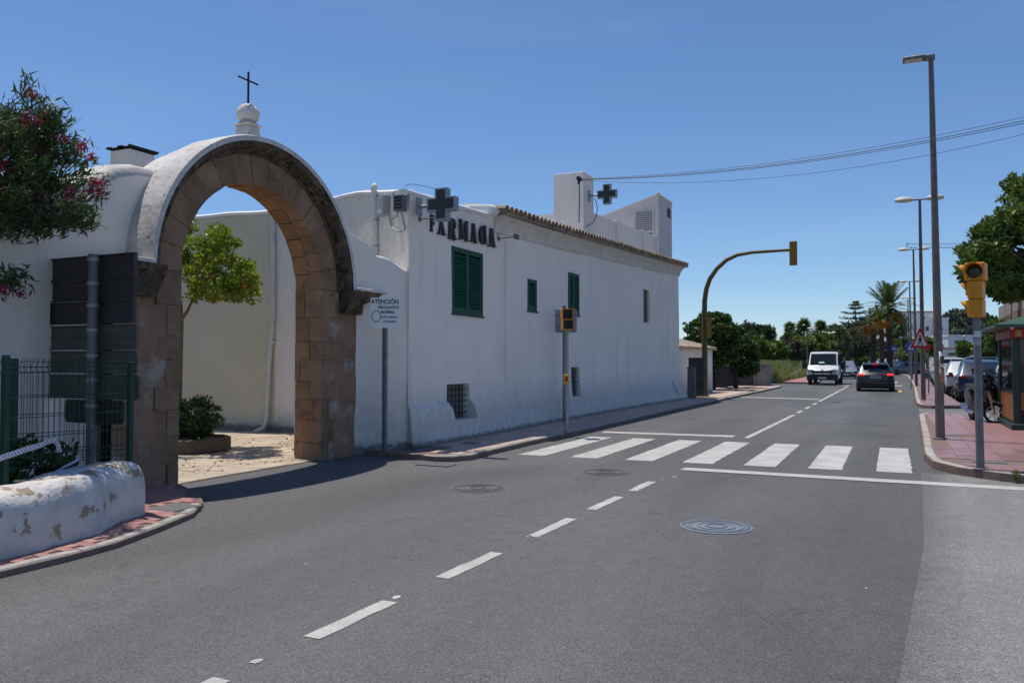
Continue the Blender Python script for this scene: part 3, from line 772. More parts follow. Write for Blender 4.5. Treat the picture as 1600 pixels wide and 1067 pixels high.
# piers: quoins, reveal stones and rendered field
def pier(side):
    s = side; yi = YC + s * RI; yo = YC + s * (RI + .98)
    lo, hi = min(yi, yo), max(yi, yo)
    MB().box(XB + .01, XF - .03, min(yi + s * .025, yo), max(yi + s * .025, yo), -.05, ZC - .02).build('pier_core', M_MORTAR, gate)
    # rendered panel with an uneven face
    P = []
    for i in range(25):
        z = ZC * i / 24 - .02
        P.append([(XF - .012 + .012 * math.sin(z * 5 + y * 7) * (0 if k in (0, 8) else 1), y, z) for k, y in enumerate([yi + s * (.20 + .78 * q / 8) for q in range(9)])])
    mb = MB().grid(P); P2 = [[(XF - .2, yo, r[0][2]), (XF - .012, yo, r[0][2])] for r in P]; mb.grid(P2)
    mb.build('rendered_panel', M_RENDER, gate, smooth=60)
    z = 0.0; k = 0
    hs = [.30, .36, .33, .30, .34, .30, .40, .44]
    hs = [h * ZC / sum(hs) for h in hs]
    for h in hs:
        wq = .36 if k % 2 else .20; wq += random.uniform(-.03, .03)
        a, b = sorted((yi + s * random.uniform(-.006, .012), yi + s * wq))
        xq = random.choice([-8.47, -8.58, -8.38, -8.66]); p = random.uniform(-.002, .006)
        MB().box(xq, XF + p, a, b, z + .0015, z + h - .002).build('quoin', M_STONE, gate, bevel=.005)
        a2, b2 = sorted((yi + s * random.uniform(-.008, .01), yi + s * .3))
        MB().box(XB, xq - .008, a2, b2, z + .002, z + h - .003).build('reveal_stone', M_STONE2, gate, bevel=.006)
        z += h; k += 1
    # impost: white slab over a dark corbelled moulding
    y1 = YC + s * 2.08; y2 = YC + s * (2.86 if s > 0 else 2.5)
    lo, hi = min(y1 - s * .02, y2), max(y1 - s * .02, y2)
    MB().box(XF - .1, XF + .30, lo, hi, ZC + .085 - .06, ZC + .135 - .06).build('impost_slab', M_CAP, gate, bevel=.012)
    mb = MB()
    prof = [(min(a_, 9 if s > 0 else 2.5), min(b_, .024)) for a_, b_ in [(2.86, .085), (2.86, .05), (2.80, .03), (2.72, -.02), (2.66, -.06), (2.56, -.10), (2.42, -.13), (2.38, -.32), (2.36, -.36), (1.88, -.36), (1.86, -.02), (1.86, .085)]]
    ring = []
    for x in (XF - .1, XF + .16, XF + .27):
        sh = 0 if x < XF + .2 else .06
        ring.append([(x if dz > -.1 else min(x, XF + .10), YC + s * (r - (sh if r > 2 else 0)), ZC + dz) for r, dz in prof])
    mb.grid([r + [r[0]] for r in ring]); mb.f.append(tuple(len(ring[0] + [0]) * 2 + q for q in range(len(prof)))); mb.f.append(tuple(range(len(prof) - 1, -1, -1)))
    mb.build('impost_moulding', M_LICHEN, gate, smooth=30)
    MB().box(XBB, XB - .01, *sorted((YC + s * 1.85, YC + s * 2.4)), -.05, ZC + .3).build('back_pier', M_WALLR, gate)
pier(-1); pier(1)
# finial and cross
FZ = ZC + RC
fx = -8.47
mb = MB()
for (w0, w1, z0, z1) in ((.20, .135, FZ - .05, FZ + .09), (.135, .118, FZ + .09, FZ + .24), (.15, .15, FZ + .24, FZ + .275), (.11, .10, FZ + .275, FZ + .31)):
    vs = [(fx + a * w, YC + b * w, z) for w, z in ((w0, z0), (w1, z1)) for a, b in ((-1, -1), (1, -1), (1, 1), (-1, 1))]
    mb.add(vs, [(0, 3, 2, 1), (4, 5, 6, 7), (0, 1, 5, 4), (1, 2, 6, 5), (2, 3, 7, 6), (3, 0, 4, 7)])
mb.build('finial_pedestal', M_CAP, gate, bevel=.018)
MB().ball((fx, YC, FZ + .43), (.165, .165, .155), 24, 14).build('finial_ball', M_CAP, gate, smooth=180)
mb = MB(); cz = FZ + .56
mb.box(fx - .011, fx + .011, YC - .011, YC + .011, cz, cz + .50); mb.box(fx - .009, fx + .009, YC - .20, YC + .20, cz + .36, cz + .38)
mb.box(fx - .02, fx + .02, YC - .02, YC + .02, cz - .01, cz + .03)
mb.build('iron_cross', M_IRON, gate)

# ------------------------------------------------------------------ garden walls either side
def thick_wall(name, label, prof, x_front, x_back, m, mcap=None, nsub=6, round_=.12, wav=.015, zb=-.08, front_fn=None):
    """wall along Y; prof = [(y, ztop)...]; rounded top"""
    ys = []
    for (a, za), (b, zb_) in zip(prof, prof[1:]):
        k = max(1, int(abs(b - a) / .12)); ys += [(a + (b - a) * j / k, za + (zb_ - za) * j / k) for j in range(k)]
    ys.append(prof[-1])
    t = thing(name, label, 'wall', ((x_front + x_back) / 2, (prof[0][0] + prof[-1][0]) / 2, 0))
    F, C = [], []
    for y, z in ys:
        n1 = wav * math.sin(y * 3.1) + wav * .6 * math.sin(y * 7.7); xf = x_front if front_fn is None else front_fn(y)
        F.append([(xf + wav * .8 * math.sin(y * 2.2 + q * 1.9) * (1 if 0 < q < nsub else 0), y, zb + (z - round_ - zb) * q / nsub) for q in range(nsub + 1)])
        xb = x_back; cap_ = []
        for q in range(9):
            a = math.pi * q / 8; ex = abs(math.cos(a)) ** .5 * (1 if math.cos(a) > 0 else -1)
            cap_.append(((xf + xb) / 2 + (xf - xb) / 2 * ex, y, z - round_ + round_ * math.sin(a) ** .6 + n1 * math.sin(a)))
        C.append(cap_)
    mb = MB().grid(F)
    mb.grid([[(x_back, r[0][1], zb), (x_back, r[0][1], c[-1][2])] for r, c in zip(F, C)])
    for e in (0, -1): mb.add([F[e][0], F[e][-1], (x_back, F[e][0][1], F[e][-1][2]), (x_back, F[e][0][1], zb)], [(0, 1, 2, 3)])
    mb.build('wall_face', m, t, smooth=60)
    mc = MB().grid(C)
    for e in (0, -1):
        k = len(mc.v); mc.v.extend(C[e]); mc.f.append(tuple(k + q for q in range(9)))
    mc.build('wall_top', mcap or M_CAP, t, smooth=60)
    return t
thick_wall('garden_wall', 'white wall with swelling top running left from the stone archway', [(-6, 3.5), (4.6, 3.55), (5.3, 3.62), (5.9, 3.74), (6.25, 3.72), (6.5, 3.86), (6.75, 4.02), (7.0, 4.10), (7.25, 4.12)], -8.5, -9.3, M_WALL, round_=.16)
thick_wall('garden_wall', 'short white wall sweeping down between the archway and the pharmacy', [(10.33, 4.40), (10.45, 4.33), (10.62, 4.21), (10.83, 4.07), (10.95, 3.97), (11.06, 3.87), (11.18, 3.78), (11.3, 3.71), (11.42, 3.66), (11.53, 3.61), (11.54, 3.48), (11.68, 3.46), (11.82, 3.40), (11.94, 3.32), (12.06, 3.25), (12.16, 3.22)], -8.1, -8.62, M_WALL, mcap=M_WHITE, round_=.06,
           front_fn=lambda y: -8.27 if y < 11.28 else interp(y, [(11.28, -8.2), (12.05, -7.74), (12.2, -7.74)]))
# chimney behind the left wall
t = thing('chimney', 'square white chimney with dark corrugated cap behind the left wall', 'chimney', (-13.0, 10.6, 0))
c = D(201.5, 240, 15); x1, y0 = c.x, c.y
MB().box(x1 - .52, x1, y0, y0 + .58, 0, 5.62).build('stack', M_WALL, t, bevel=.02)
mb = MB(); n_ = 13
P = [[(x1 - .58 + .64 * i / n_, y0 - .05 + .68 * j, 5.655 + .018 * (i % 2) + .02 * math.sin(i)) for i in range(n_ + 1)] for j in (0, 1)]
mb.grid(P); o = mb.build('corrugated_cap', M_IRON, t); s = o.modifiers.new('s', 'SOLIDIFY'); s.thickness = .012
# ------------------------------------------------------------------ the pharmacy
XW = -7.7
SA, SB, SCc = (XW, 12.05), (-12.1, 14.2), (-24.0, 12.4)
ph = thing('pharmacy', 'long whitewashed pharmacy with green shutters and tiled eaves along the pavement', 'building', (XW, 20, 0))
foot = [(12.05, .05), (12.2, .2), (12.5, .27), (13.2, .27), (14.3, .26), (15.6, .30), (18.9, .17), (23.3, .18), (28, .28), (32.2, .46)]
def bat(y, z):
    f = interp(y, foot); h = interp(y, [(14.3, .82), (15.4, 1.25), (29, 1.25), (31, 1.0)])
    if z > h: return 0.0
    k = (h - z) / h
    e = interp(y, [(14.3, .5), (15.4, 1.6), (29, 1.5), (31, 1.0)])
    return f * k ** e + interp(y, [(14.3, .035), (15.2, 0)]) * min(1, k * 8)
def ztop(y): return interp(y, [(12.05, 4.62), (15.55, 4.74), (15.58, 4.72), (32.4, 5.14)])
holes = [ # y0,y1,z0,z1,depth, kind
    (13.57, 14.90, 2.55, 3.87, .10, 'shutter2'), (17.2, 17.76, 2.81, 3.57, .10, 'shutter1'), (19.92, 20.72, 2.87, 4.0, .10, 'shutter2'),
    (27.15, 27.95, 2.98, 4.15, .13, 'open'), (13.42, 14.3, .47, 1.16, .17, 'grille'), (20.08, 20.75, .66, 1.45, .17, 'grille'), (30.9, 31.1, .25, .84, .15, 'slot')]
ys = sorted(set([12.05 + .22 * i for i in range(93) if 12.05 + .22 * i < 32.4] + [32.4, 15.56, 15.6] + [h[0] for h in holes] + [h[1] for h in holes]))
ys = [y for i, y in enumerate(ys) if i == 0 or y - ys[i - 1] > .012 or any(abs(y - h[k]) < 1e-9 for h in holes for k in (0, 1))]
zs = sorted(set([-.05, .05, .12, .2, .3, .4, .5, .6, .7, .78, .8, .84, .95, 1.05, 1.1, 1.2, 1.6, 2.1, 3.2, 4.2, 4.4] + [h[2] for h in holes] + [h[3] for h in holes]))
def wpt(y, z): return (XW + bat(y, z) + .012 * math.sin(y * 1.3 + z) + .006 * math.sin(y * 3.7 - z * 2), y, z)
mb = MB(); idx = {}
def vi(y, z):
    if (y, z) not in idx: idx[(y, z)] = len(mb.v); mb.v.append(wpt(y, z))
    return idx[(y, z)]
for a, b in zip(ys, ys[1:]):
    for c, d in zip(zs, zs[1:]):
        ym, zm = (a + b) / 2, (c + d) / 2
        if any(h[0] < ym < h[1] and h[2] < zm < h[3] for h in holes): continue
        mb.f.append((vi(a, c), vi(b, c), vi(b, d), vi(a, d)))
    ta, tb = ztop(a), ztop(b)
    k = len(mb.v); mb.v += [wpt(a, ta)[:2] + (ta,), wpt(b, tb)[:2] + (tb,)]; mb.f.append((vi(a, zs[-1]), vi(b, zs[-1]), k + 1, k))
# reveals
for (y0, y1, z0, z1, dep, kind) in holes:
    yy = [y for y in ys if y0 - 1e-9 <= y <= y1 + 1e-9]; zz = [z for z in zs if z0 - 1e-9 <= z <= z1 + 1e-9]
    loop = [(y, z0) for y in yy] + [(y1, z) for z in zz[1:]] + [(y, z1) for y in reversed(yy[:-1])] + [(y0, z) for z in reversed(zz[1:-1])]
    k = len(mb.v); n_ = len(loop)
    for (y, z) in loop: mb.v.append(wpt(y, z))
    for (y, z) in loop: mb.v.append((XW - dep, y, z))
    for j in range(n_): mb.f.append((k + j, k + (j + 1) % n_, k + n_ + (j + 1) % n_, k + n_ + j))
# end wall (far) and the side wall towards the arch
k = len(mb.v); zz = [-.05, .12, .3, .5, .7, .9, 1.1, 5.14]
mb.grid([[wpt(32.4, z), (-24, 32.4, z)] for z in zz])
zz = zs + [ztop(12.05)]; mb.grid([[wpt(12.05, z), (XW - .12, 12.1, z)] for z in zz])
front = mb.build('front_wall', M_WALL, ph, smooth=30)
def ztop2(q): return interp(q, [(0, 4.62), (1.3, 4.86), (2.6, 5.0), (4.9, 5.06), (12, 5.0), (20, 4.95)])
def side_pt(d, off=0):
    L1 = math.hypot(SB[0] - SA[0], SB[1] - SA[1])
    # softly curved corner at SB
    if d < L1 - .8: f = d / L1; x, y = SA[0] + (SB[0] - SA[0]) * f, SA[1] + (SB[1] - SA[1]) * f
    elif d > L1 + .8:
        L2 = math.hypot(SCc[0] - SB[0], SCc[1] - SB[1]); f = (d - L1) / L2; x, y = SB[0] + (SCc[0] - SB[0]) * f, SB[1] + (SCc[1] - SB[1]) * f
    else:
        p0 = Vector(SB) + (Vector(SA) - Vector(SB)).normalized() * .8; p2 = Vector(SB) + (Vector(SCc) - Vector(SB)).normalized() * .8; t = (d - L1 + .8) / 1.6
        q = p0 * (1 - t) ** 2 + Vector(SB) * 2 * t * (1 - t) + p2 * t * t; x, y = q
    return x, y
P = []; PC = []
split_i = 27
for i in range(86):
    d = .01 + i * .2; x, y = side_pt(d); zt = ztop2(d) + .012 * math.sin(d * 4)
    w = .012 * math.sin(d * 2.1)
    P.append([(x, y - w * math.sin(z * 2), z) for z in (-.05, .5, 1, 2, 3, 4, zt - .02)])
    PC.append([(x - .0, y - .02, zt - .06), (x, y - .03, zt), (x + .02, y + .03, zt + .04), (x, y + .16, zt + .045), (x, y + .22, zt)])
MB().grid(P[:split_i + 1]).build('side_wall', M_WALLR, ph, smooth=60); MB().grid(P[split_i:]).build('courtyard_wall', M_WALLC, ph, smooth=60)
MB().grid(PC).build('side_coping', M_WHITE, ph, smooth=60)
# front coping of the low part, roofs
P = [[(XW + .005, y, ztop(y) - .035), (XW + .028, y, ztop(y) - .02), (XW + .03, y, ztop(y) + .03), (XW - .02, y, ztop(y) + .06 + .005 * math.sin(y * 9)), (XW - .2, y, ztop(y) + .05), (XW - .22, y, ztop(y) - .2)] for y in [12.0 + .1 * i for i in range(36)]]
mb = MB().grid(P); mb.f.append((0, 1, 2, 3, 4, 5)); mb.build('parapet_coping', M_WHITE, ph, smooth=60)
M_ROOF = mat('pale flat roof', (.5, .49, .46), .95, col2=(.4, .39, .37), vscale=1)
MB().box(-24, XW - .12, 14.6, 32.3, 4.2, 4.35).build('flat_roof', M_ROOF, ph)
# upper part behind the low parapet: end wall with rounded shoulder
g0 = T(765, 308, XW); g1 = T(762, 318, XW)
mb = MB()
mb.prism([(-24, 4.3), (XW - .005, 4.3), (XW - .005, 4.7), (-7.58, 4.76), (-7.5, 4.86), (-7.55, 4.94), (XW - .05, 4.98), (XW - .6, 5.0), (XW - 1.0, 5.0), (-24, 5.0)], 0, .28, Matrix.Translation((0, 15.42, 0)) @ Matrix.Rotation(R(90), 4, 'X'))
mb.build('gable_wall', M_WHITE, ph, bevel=.05)
# cream soffit cove under the eaves
def eave(y): return interp(y, [(14.78, 4.80), (17.8, 4.88), (25.5, 5.20), (32.8, 5.52), (34, 5.57)])
P = []
for i in range(70):
    y = 15.43 + 17.1 * i / 69; z1 = eave(y) - .06; z0 = z1 - .34
    P.append([(XW + .01, y, z0 - .012), (XW + .03, y, z0), (XW + .04, y, z0 + .1), (XW + .10, y, z0 + .2), (XW + .16, y, z0 + .28), (XW + .24, y, z1 - .01), (XW + .24, y, z1 + .015), (XW - .1, y, z1 + .02)])
mb = MB().grid(P); mb.f.append(tuple(range(8))); mb.f.append(tuple(69 * 8 + q for q in range(7, -1, -1)))
mb.build('cove_soffit', M_SOFFIT, ph, smooth=40)
# eaves tiles: channel and cover barrel tiles, real pieces
def barrel(r, L, t=.012, n=6, flip=False):
    mb = MB(); rows = []
    for x, rr_ in ((0, r), (L, r * .85)):
        o = [(x, rr_ * math.cos(math.pi * k / n), rr_ * math.sin(math.pi * k / n) * (-.8 if flip else .95)) for k in range(n + 1)]
        i = [(x, (rr_ - t) * math.cos(math.pi * k / n), (rr_ - t) * math.sin(math.pi * k / n) * (-.8 if flip else .95)) for k in range(n, -1, -1)]
        rows.append(o + i + [o[0]])
    mb.grid(rows)
    for b in (0, 1):
        base = b * (2 * n + 3)
        for k in range(n): mb.f.append((base + k, base + k + 1, base + 2 * n - k, base + 2 * n + 1 - k))
    return mb
cover = barrel(.095, .42).mesh('roof_tile', M_TILE, smooth=40); chan = barrel(.085, .42, flip=True).mesh('roof_tile', M_TILE, smooth=40)
def tile_row(parent, y0, y1, zf, xe, courses, slope, step=.235, rz=0.0, up0=0.0, name='roof_tile'):
    n = int((y1 - y0) / step)
    for k in range(n):
        y = y0 + (k + .5) * step
        for c in range(courses):
            x = xe - c * .33; z = zf(y) + c * .33 * math.tan(slope) + up0
            wpart(name, cover, parent, (x, y, z + .05 + c * .012 + random.uniform(-.006, .006)), (0, -math.pi - 0 + 0 if False else 0, math.pi + random.uniform(-.03, .03)), None).rotation_euler = (0, -slope + random.uniform(-.02, .02), math.pi + random.uniform(-.035, .035))
            if c == 0:
                o = wpart(name, chan, parent, (x - .02, y + step / 2, z + .055), (0, 0, 0)); o.rotation_euler = (0, -slope, math.pi + random.uniform(-.03, .03))
tile_row(ph, 15.2, 32.8, eave, XW + .38, 1, R(7))
P = [[(XW + .3, y, eave(y) + .0), (XW - .75, y, eave(y) + 1.05 * math.tan(R(7)))] for y in [15.45, 20, 24, 28, 32.8]]
mb = MB().grid(P); o = mb.build('roof_slope', M_TILE, ph); s = o.modifiers.new('s', 'SOLIDIFY'); s.thickness = .04; s.offset = -1
mb = MB()
for k in range(1, 3):
    for j in range(int(17.3 / .235)):
        y = 15.3 + (j + .5) * .235; b = barrel(.095, .4); M = Matrix.Translation((XW + .38 - k * .34, y, eave(y) + .06 + k * .34 * math.tan(R(7)))) @ Matrix.Rotation(math.pi, 4, 'Z') @ Matrix.Rotation(-R(7), 4, 'Y')
        mb.add(b.v, b.f, M)
o = mb.build('upper_roof_tiles', M_TILE, ph, smooth=40); o['kind'] = 'stuff'
# terrace parapet, chimney block and stair tower above the tiles
XT = -8.45
b0, b1, b2 = T(911.8, 267.7, XT), T(927.5, 277, XT), S(864.6, 272, T(911.8, 267.7, XT).y)
mb = MB(); mb.box(b2.x, XT, b0.y, b1.y, 4.3, b0.z); o = mb.build('chimney_block', M_WALL, ph, bevel=.02)
BLK = (b2.x, XT, b0.y, b1.y, b0.z)
p0, p1 = T(927.5, 333, XT), T(1029, 371, XT)
MB().add([(XT - .02, b1.y - .1, 4.3), (XT - .02, p1.y + .5, 4.3), (XT - .02, p1.y + .5, p1.z + .03), (XT - .02, b1.y - .1, p0.z), (XT - .24, b1.y - .1, 4.3), (XT - .24, p1.y + .5, 4.3), (XT - .24, p1.y + .5, p1.z + .03), (XT - .24, b1.y - .1, p0.z)],
    [(0, 1, 2, 3), (4, 7, 6, 5), (3, 2, 6, 7), (0, 3, 7, 4), (1, 5, 6, 2)]).build('terrace_parapet', M_WALL, ph)
for u, w in ((966, .5), (1006, .45), (1026, .3)):
    q = T(u, 350, XT); z = interp(q.y, [(p0.y, p0.z), (p1.y, p1.z)])
    MB().box(XT - .25, XT + .07, q.y - w / 2, q.y + w / 2, 4.3, z + .035).build('parapet_pier', M_WALL, ph, bevel=.01)
q = S(855, 331, b0.y - .2); MB().box(q.x - 3, b2.x + .1, b0.y + .2, b0.y + .4, 4.3, q.z).build('terrace_parapet', M_WALL, ph)
t0, t1 = T(1028.7, 305, XT), T(1049.6, 317.6, XT); tl = S(944, 338, t0.y)
mb = MB(); zc, zl, ze = t0.z, tl.z, t1.z - .02
vs = [(tl.x, t0.y, 4.3), (XT, t0.y, 4.3), (XT, t1.y, 4.3), (tl.x, t1.y, 4.3), (tl.x, t0.y, zl), (XT, t0.y, zc), (XT, t1.y, ze), (tl.x, t1.y, zl + (ze - zc))]
mb.add(vs, [(0, 1, 5, 4), (1, 2, 6, 5), (2, 3, 7, 6), (3, 0, 4, 7)])
mb.build('stair_tower', mat('pinkish white render', (.66, .60, .57), .9, col2=(.6, .54, .52), vscale=2, bump=.008, bscale=12), ph)
dv = Vector((XT - tl.x, 0, zc - zl)).normalized(); n_ = Vector((-dv.z, 0, dv.x))
mb = MB()
A = Vector(vs[4]) - dv * .1; B = Vector(vs[5]) + dv * .04; C2 = Vector(vs[6]) + dv * .04; D2 = Vector(vs[7]) - dv * .1
for o_, th in ((Vector((0, -.04, 0)), .06),):
    q = [A + o_, B + o_, C2 + Vector((0, .05, 0)), D2 + Vector((0, .05, 0))]; mb.add([p + n_ * .003 for p in q] + [p + n_ * th for p in q], [(0, 3, 2, 1), (4, 5, 6, 7), (0, 1, 5, 4), (1, 2, 6, 5), (2, 3, 7, 6), (3, 0, 4, 7)])
mb.build('tower_roof', M_WHITE, ph)
MB().box(XT - .12, XT + .05, t0.y - .06, t0.y + .16, zc - .05, zc + .13).build('roof_knob', M_CAP, ph, bevel=.05)
s0, s1 = T(1042, 324, XT), T(1047.4, 342, XT)
MB().box(XT - .1, XT + .006, s0.y, s1.y, s1.z, s0.z).build('tower_opening', M_BLACK, ph)
# louvred white window on the tower
w0, w1 = S(991.0, 329, t0.y), S(1022.3, 368, t0.y)
win = MB(); y = t0.y
for (xa, xb, za, zb_) in ((w0.x, w1.x, w0.z - .07, w0.z), (w0.x, w0.x + .07, w1.z - 1, w0.z - .07), (w1.x - .07, w1.x, w1.z - 1, w0.z - .07), (w0.x + .07, w1.x - .07, w0.z - .98, w0.z - .88)): win.box(xa, xb, y - .04, y + .02, za, zb_)
lw = win.build('louvre_window', M_PIPE, ph)
sl = MB().box(-(w1.x - w0.x) / 2 + .07, (w1.x - w0.x) / 2 - .07, -.03, .008, -.009, .009).mesh('slat', M_PIPE)
z = w0.z - .12
while z > w1.z - .9:
    if not (w0.z - 1.0 < z < w0.z - .86): wpart('slat', sl, lw, ((w0.x + w1.x) / 2, y - .004, z), (R(35), 0, 0))
    z -= .085
MB().box(w0.x + .07, w1.x - .07, y - .006, y - .002, w1.z - 1, w0.z - .07).build('backing', mat('grey louvre shade', (.25, .25, .26), .8), lw)
MB().box(-24, XT - .3, t0.y - .5, 32.3, 4.2, 4.34).build('terrace_floor', M_ROOF, ph)

# windows of the long wall
def shutter(y0, y1, z0, z1, leaves):
    root = MB()
    x = XW - .07
    f = .045
    for (a, b, c, d) in ((y0, y1, z1 - f, z1), (y0, y1, z0, z0 + f), (y0, y0 + f, z0 + f, z1 - f), (y1 - f, y1, z0 + f, z1 - f)): root.box(x, x + .085, a, b, c, d)
    w = root.build('shutter_window', M_GREEN, ph)
    MB().box(x - .02, x - .012, y0, y1, z0, z1).build('backing', M_BLACK, w)
    L = (y1 - y0 - 2 * f) / leaves
    for k in range(leaves):
        a = y0 + f + k * L + .004; b = a + L - .008; mb = MB(); s = .05
        for (p, q, c, d) in ((a, b, z1 - f - s, z1 - f - .003), (a, b, z0 + f + .003, z0 + f + s + .02), (a, a + s, z0 + f + s + .02, z1 - f - s), (b - s, b, z0 + f + s + .02, z1 - f - s)): mb.box(x + .035, x + .075, p, q, c, d)
        mb.build('shutter_leaf', M_GREEN, w)
        sm = MB().box(-.006, .006, -(b - a) / 2 + s, (b - a) / 2 - s, -.034, .034).mesh('slat', M_GREEN)
        z = z0 + f + s + .055; j = 0
        while z < z1 - f - s - .02:
            wpart('slat', sm, w, (x + .052, (a + b) / 2, z), (0, R(-38) + random.uniform(-.07, .07), 0)); z += .056; j += 1
    MB().box(XW - .05, XW + .045, y0 - .03, y1 + .03, z0 - .035, z0 - .002).build('sill', mat('mossy sill', (.05, .09, .07), .8), w)
def grille(y0, y1, z0, z1, dep):
    x = XW - dep
    w = MB().box(x - .01, x + .005, y0, y1, z0, z1).build('barred_window', mat('dusty pane', (.17, .16, .15), .5), ph)
    vb = MB().tube([(0, 0, 0), (0, 0, z1 - z0)], .010, 5).mesh('bar', M_IRON); hb = MB().tube([(0, 0, 0), (0, y1 - y0, 0)], .010, 5).mesh('bar', M_IRON)
    n = 5
    for k in range(1, n + 1): wpart('bar', vb, w, (x + .1, y0 + (y1 - y0) * k / (n + 1), z0))
    for k in range(1, 6): wpart('bar', hb, w, (x + .113, y0, z0 + (z1 - z0) * k / 6))
for (y0, y1, z0, z1, dep, kind) in holes:
    if kind == 'shutter2': shutter(y0, y1, z0, z1, 2)
    elif kind == 'shutter1': shutter(y0, y1, z0, z1, 1)
    elif kind == 'grille': grille(y0, y1, z0, z1, dep)
    elif kind == 'slot': MB().box(XW - dep - .01, XW - dep + .003, y0, y1, z0, z1).build('vent_slot', M_PLAST, ph)
    else:
        w = MB().box(XW - dep, XW - dep + .05, y0, y1, z0, z1).build('wooden_window', mat('brown wood', (.13, .075, .04), .6, col2=(.09, .05, .03), vscale=9, stretch=(1, 1, .2)), ph)
        MB().box(XW - dep + .05, XW - dep + .056, y0 + .62, y1 - .08, z0 + .08, z1 - .08).build('pane', M_DGLASS, w)
        MB().box(XW - .2, XW + .03, y0 - .02, y1 + .02, z0 - .05, z0 - .002).build('sill', M_WHITE, w)
# joint lines in the plaster
for y, za, zb_ in ((16.0, 0.15, 4.3),):
    MB().box(XW + .0, XW + .0135, y, y + .006, max(za, 1.2), zb_).build('plaster_seam', M_SOFFIT, ph)

# ------------------------------------------------------------------ FARMACIA letters
M_LET = mat('dark brown metal letter', (.022, .017, .017), .5, col2=(.04, .025, .02), vscale=20)
lt = thing('shop_lettering', 'dark metal letters spelling FARMACIA high on the white pharmacy wall', 'lettering', (XW, 13.5, 4.1))
def glyph(ch):
    """strokes as quads in a unit box: thick left/right stems, thin bars, slab serifs"""
    q = []
    def bar(x0, y0, x1, y1, w):
        d = Vector((x1 - x0, y1 - y0)); n = Vector((-d.y, d.x)).normalized() * w / 2
        q.append([(x0 + n.x, y0 + n.y), (x0 - n.x, y0 - n.y), (x1 - n.x, y1 - n.y), (x1 + n.x, y1 + n.y)])
    def serif(x, y, w=.34): bar(x - w / 2, y, x + w / 2, y, .07)
    if ch == 'F': bar(.3, 0, .3, 1, .26); serif(.3, .035, .5); bar(.1, .96, .95, .96, .08); bar(.88, .96, .88, .75, .09); bar(.3, .54, .7, .54, .08); bar(.68, .64, .68, .42, .08)
    if ch == 'A': bar(.2, 0, .5, 1, .11); bar(.5, .98, .82, 0, .27); serif(.18, .035, .36); serif(.84, .035, .46); bar(.28, .34, .72, .34, .08); bar(.3, .97, .6, .97, .08)
    if ch == 'R': bar(.25, 0, .25, 1, .26); serif(.25, .035, .46); serif(.2, .965, .4); bar(.25, .965, .62, .965, .08); bar(.62, .98, .8, .86, .1); bar(.78, .9, .78, .6, .24); bar(.8, .64, .62, .52, .1); bar(.3, .52, .64, .52, .08); bar(.55, .5, .82, .04, .24); bar(.8, .05, 1.0, .1, .1)
    if ch == 'M': bar(.16, 0, .16, 1, .11); serif(.16, .035, .32); bar(.16, .98, .48, .1, .2); bar(.48, .1, .78, .98, .09); bar(.84, 0, .84, 1, .22); serif(.84, .035, .36); serif(.12, .965, .22); serif(.88, .965, .24)
    if ch == 'C':
        pts = [(.5 + .36 * math.cos(a), .5 + .46 * math.sin(a)) for a in [R(48 + 264 * k / 14) for k in range(15)]]
        for k, (a, b) in enumerate(zip(pts, pts[1:])): bar(*a, *b, .26 if 4 < k < 10 else .12)
        bar(.74, .92, .74, .66, .09); bar(.76, .3, .76, .1, .07)
    if ch == 'I': bar(.5, 0, .5, 1, .28); serif(.5, .035, .56); serif(.5, .965, .56)
    return q
for ch, u0, u1, va, vb, rot in [('F', 672.5, 681, 336, 362.5, 0), ('A', 684, 697, 347, 367.5, 2), ('R', 701, 713, 341, 374, -4), ('M', 718, 732, 344, 376, 0), ('A', 735.5, 746, 350, 379, 0), ('C', 749.5, 761, 354, 381.5, 0), ('I', 754, 763, 354, 382.5, 5), ('A', 763.5, 775, 358, 386.5, 3)]:
    a, b = T((u0 + u1) / 2, va, XW + .05), T((u0 + u1) / 2, vb, XW + .05); y0, y1 = T(u0, va, XW + .05).y, T(u1, va, XW + .05).y
    mb = MB(); ww = (y1 - y0) * .97; hh = (a.z - b.z)
    # plane: local x -> +Y, local y -> +Z, extrude -> +X
    M = Matrix.Translation((XW + .022, (y0 + y1) / 2 - ww / 2, b.z)) @ Matrix(((0, 0, 1, 0), (1, 0, 0, 0), (0, 1, 0, 0), (0, 0, 0, 1))) @ Matrix.Rotation(R(rot), 4, 'Z')
    for j, quad in enumerate(glyph(ch)): mb.prism([(x * ww, yy * hh) for x, yy in quad], 0, .035 + .0011 * j + (.012 if ch == 'I' else 0), M)
    mb.build('letter', M_LET, lt)
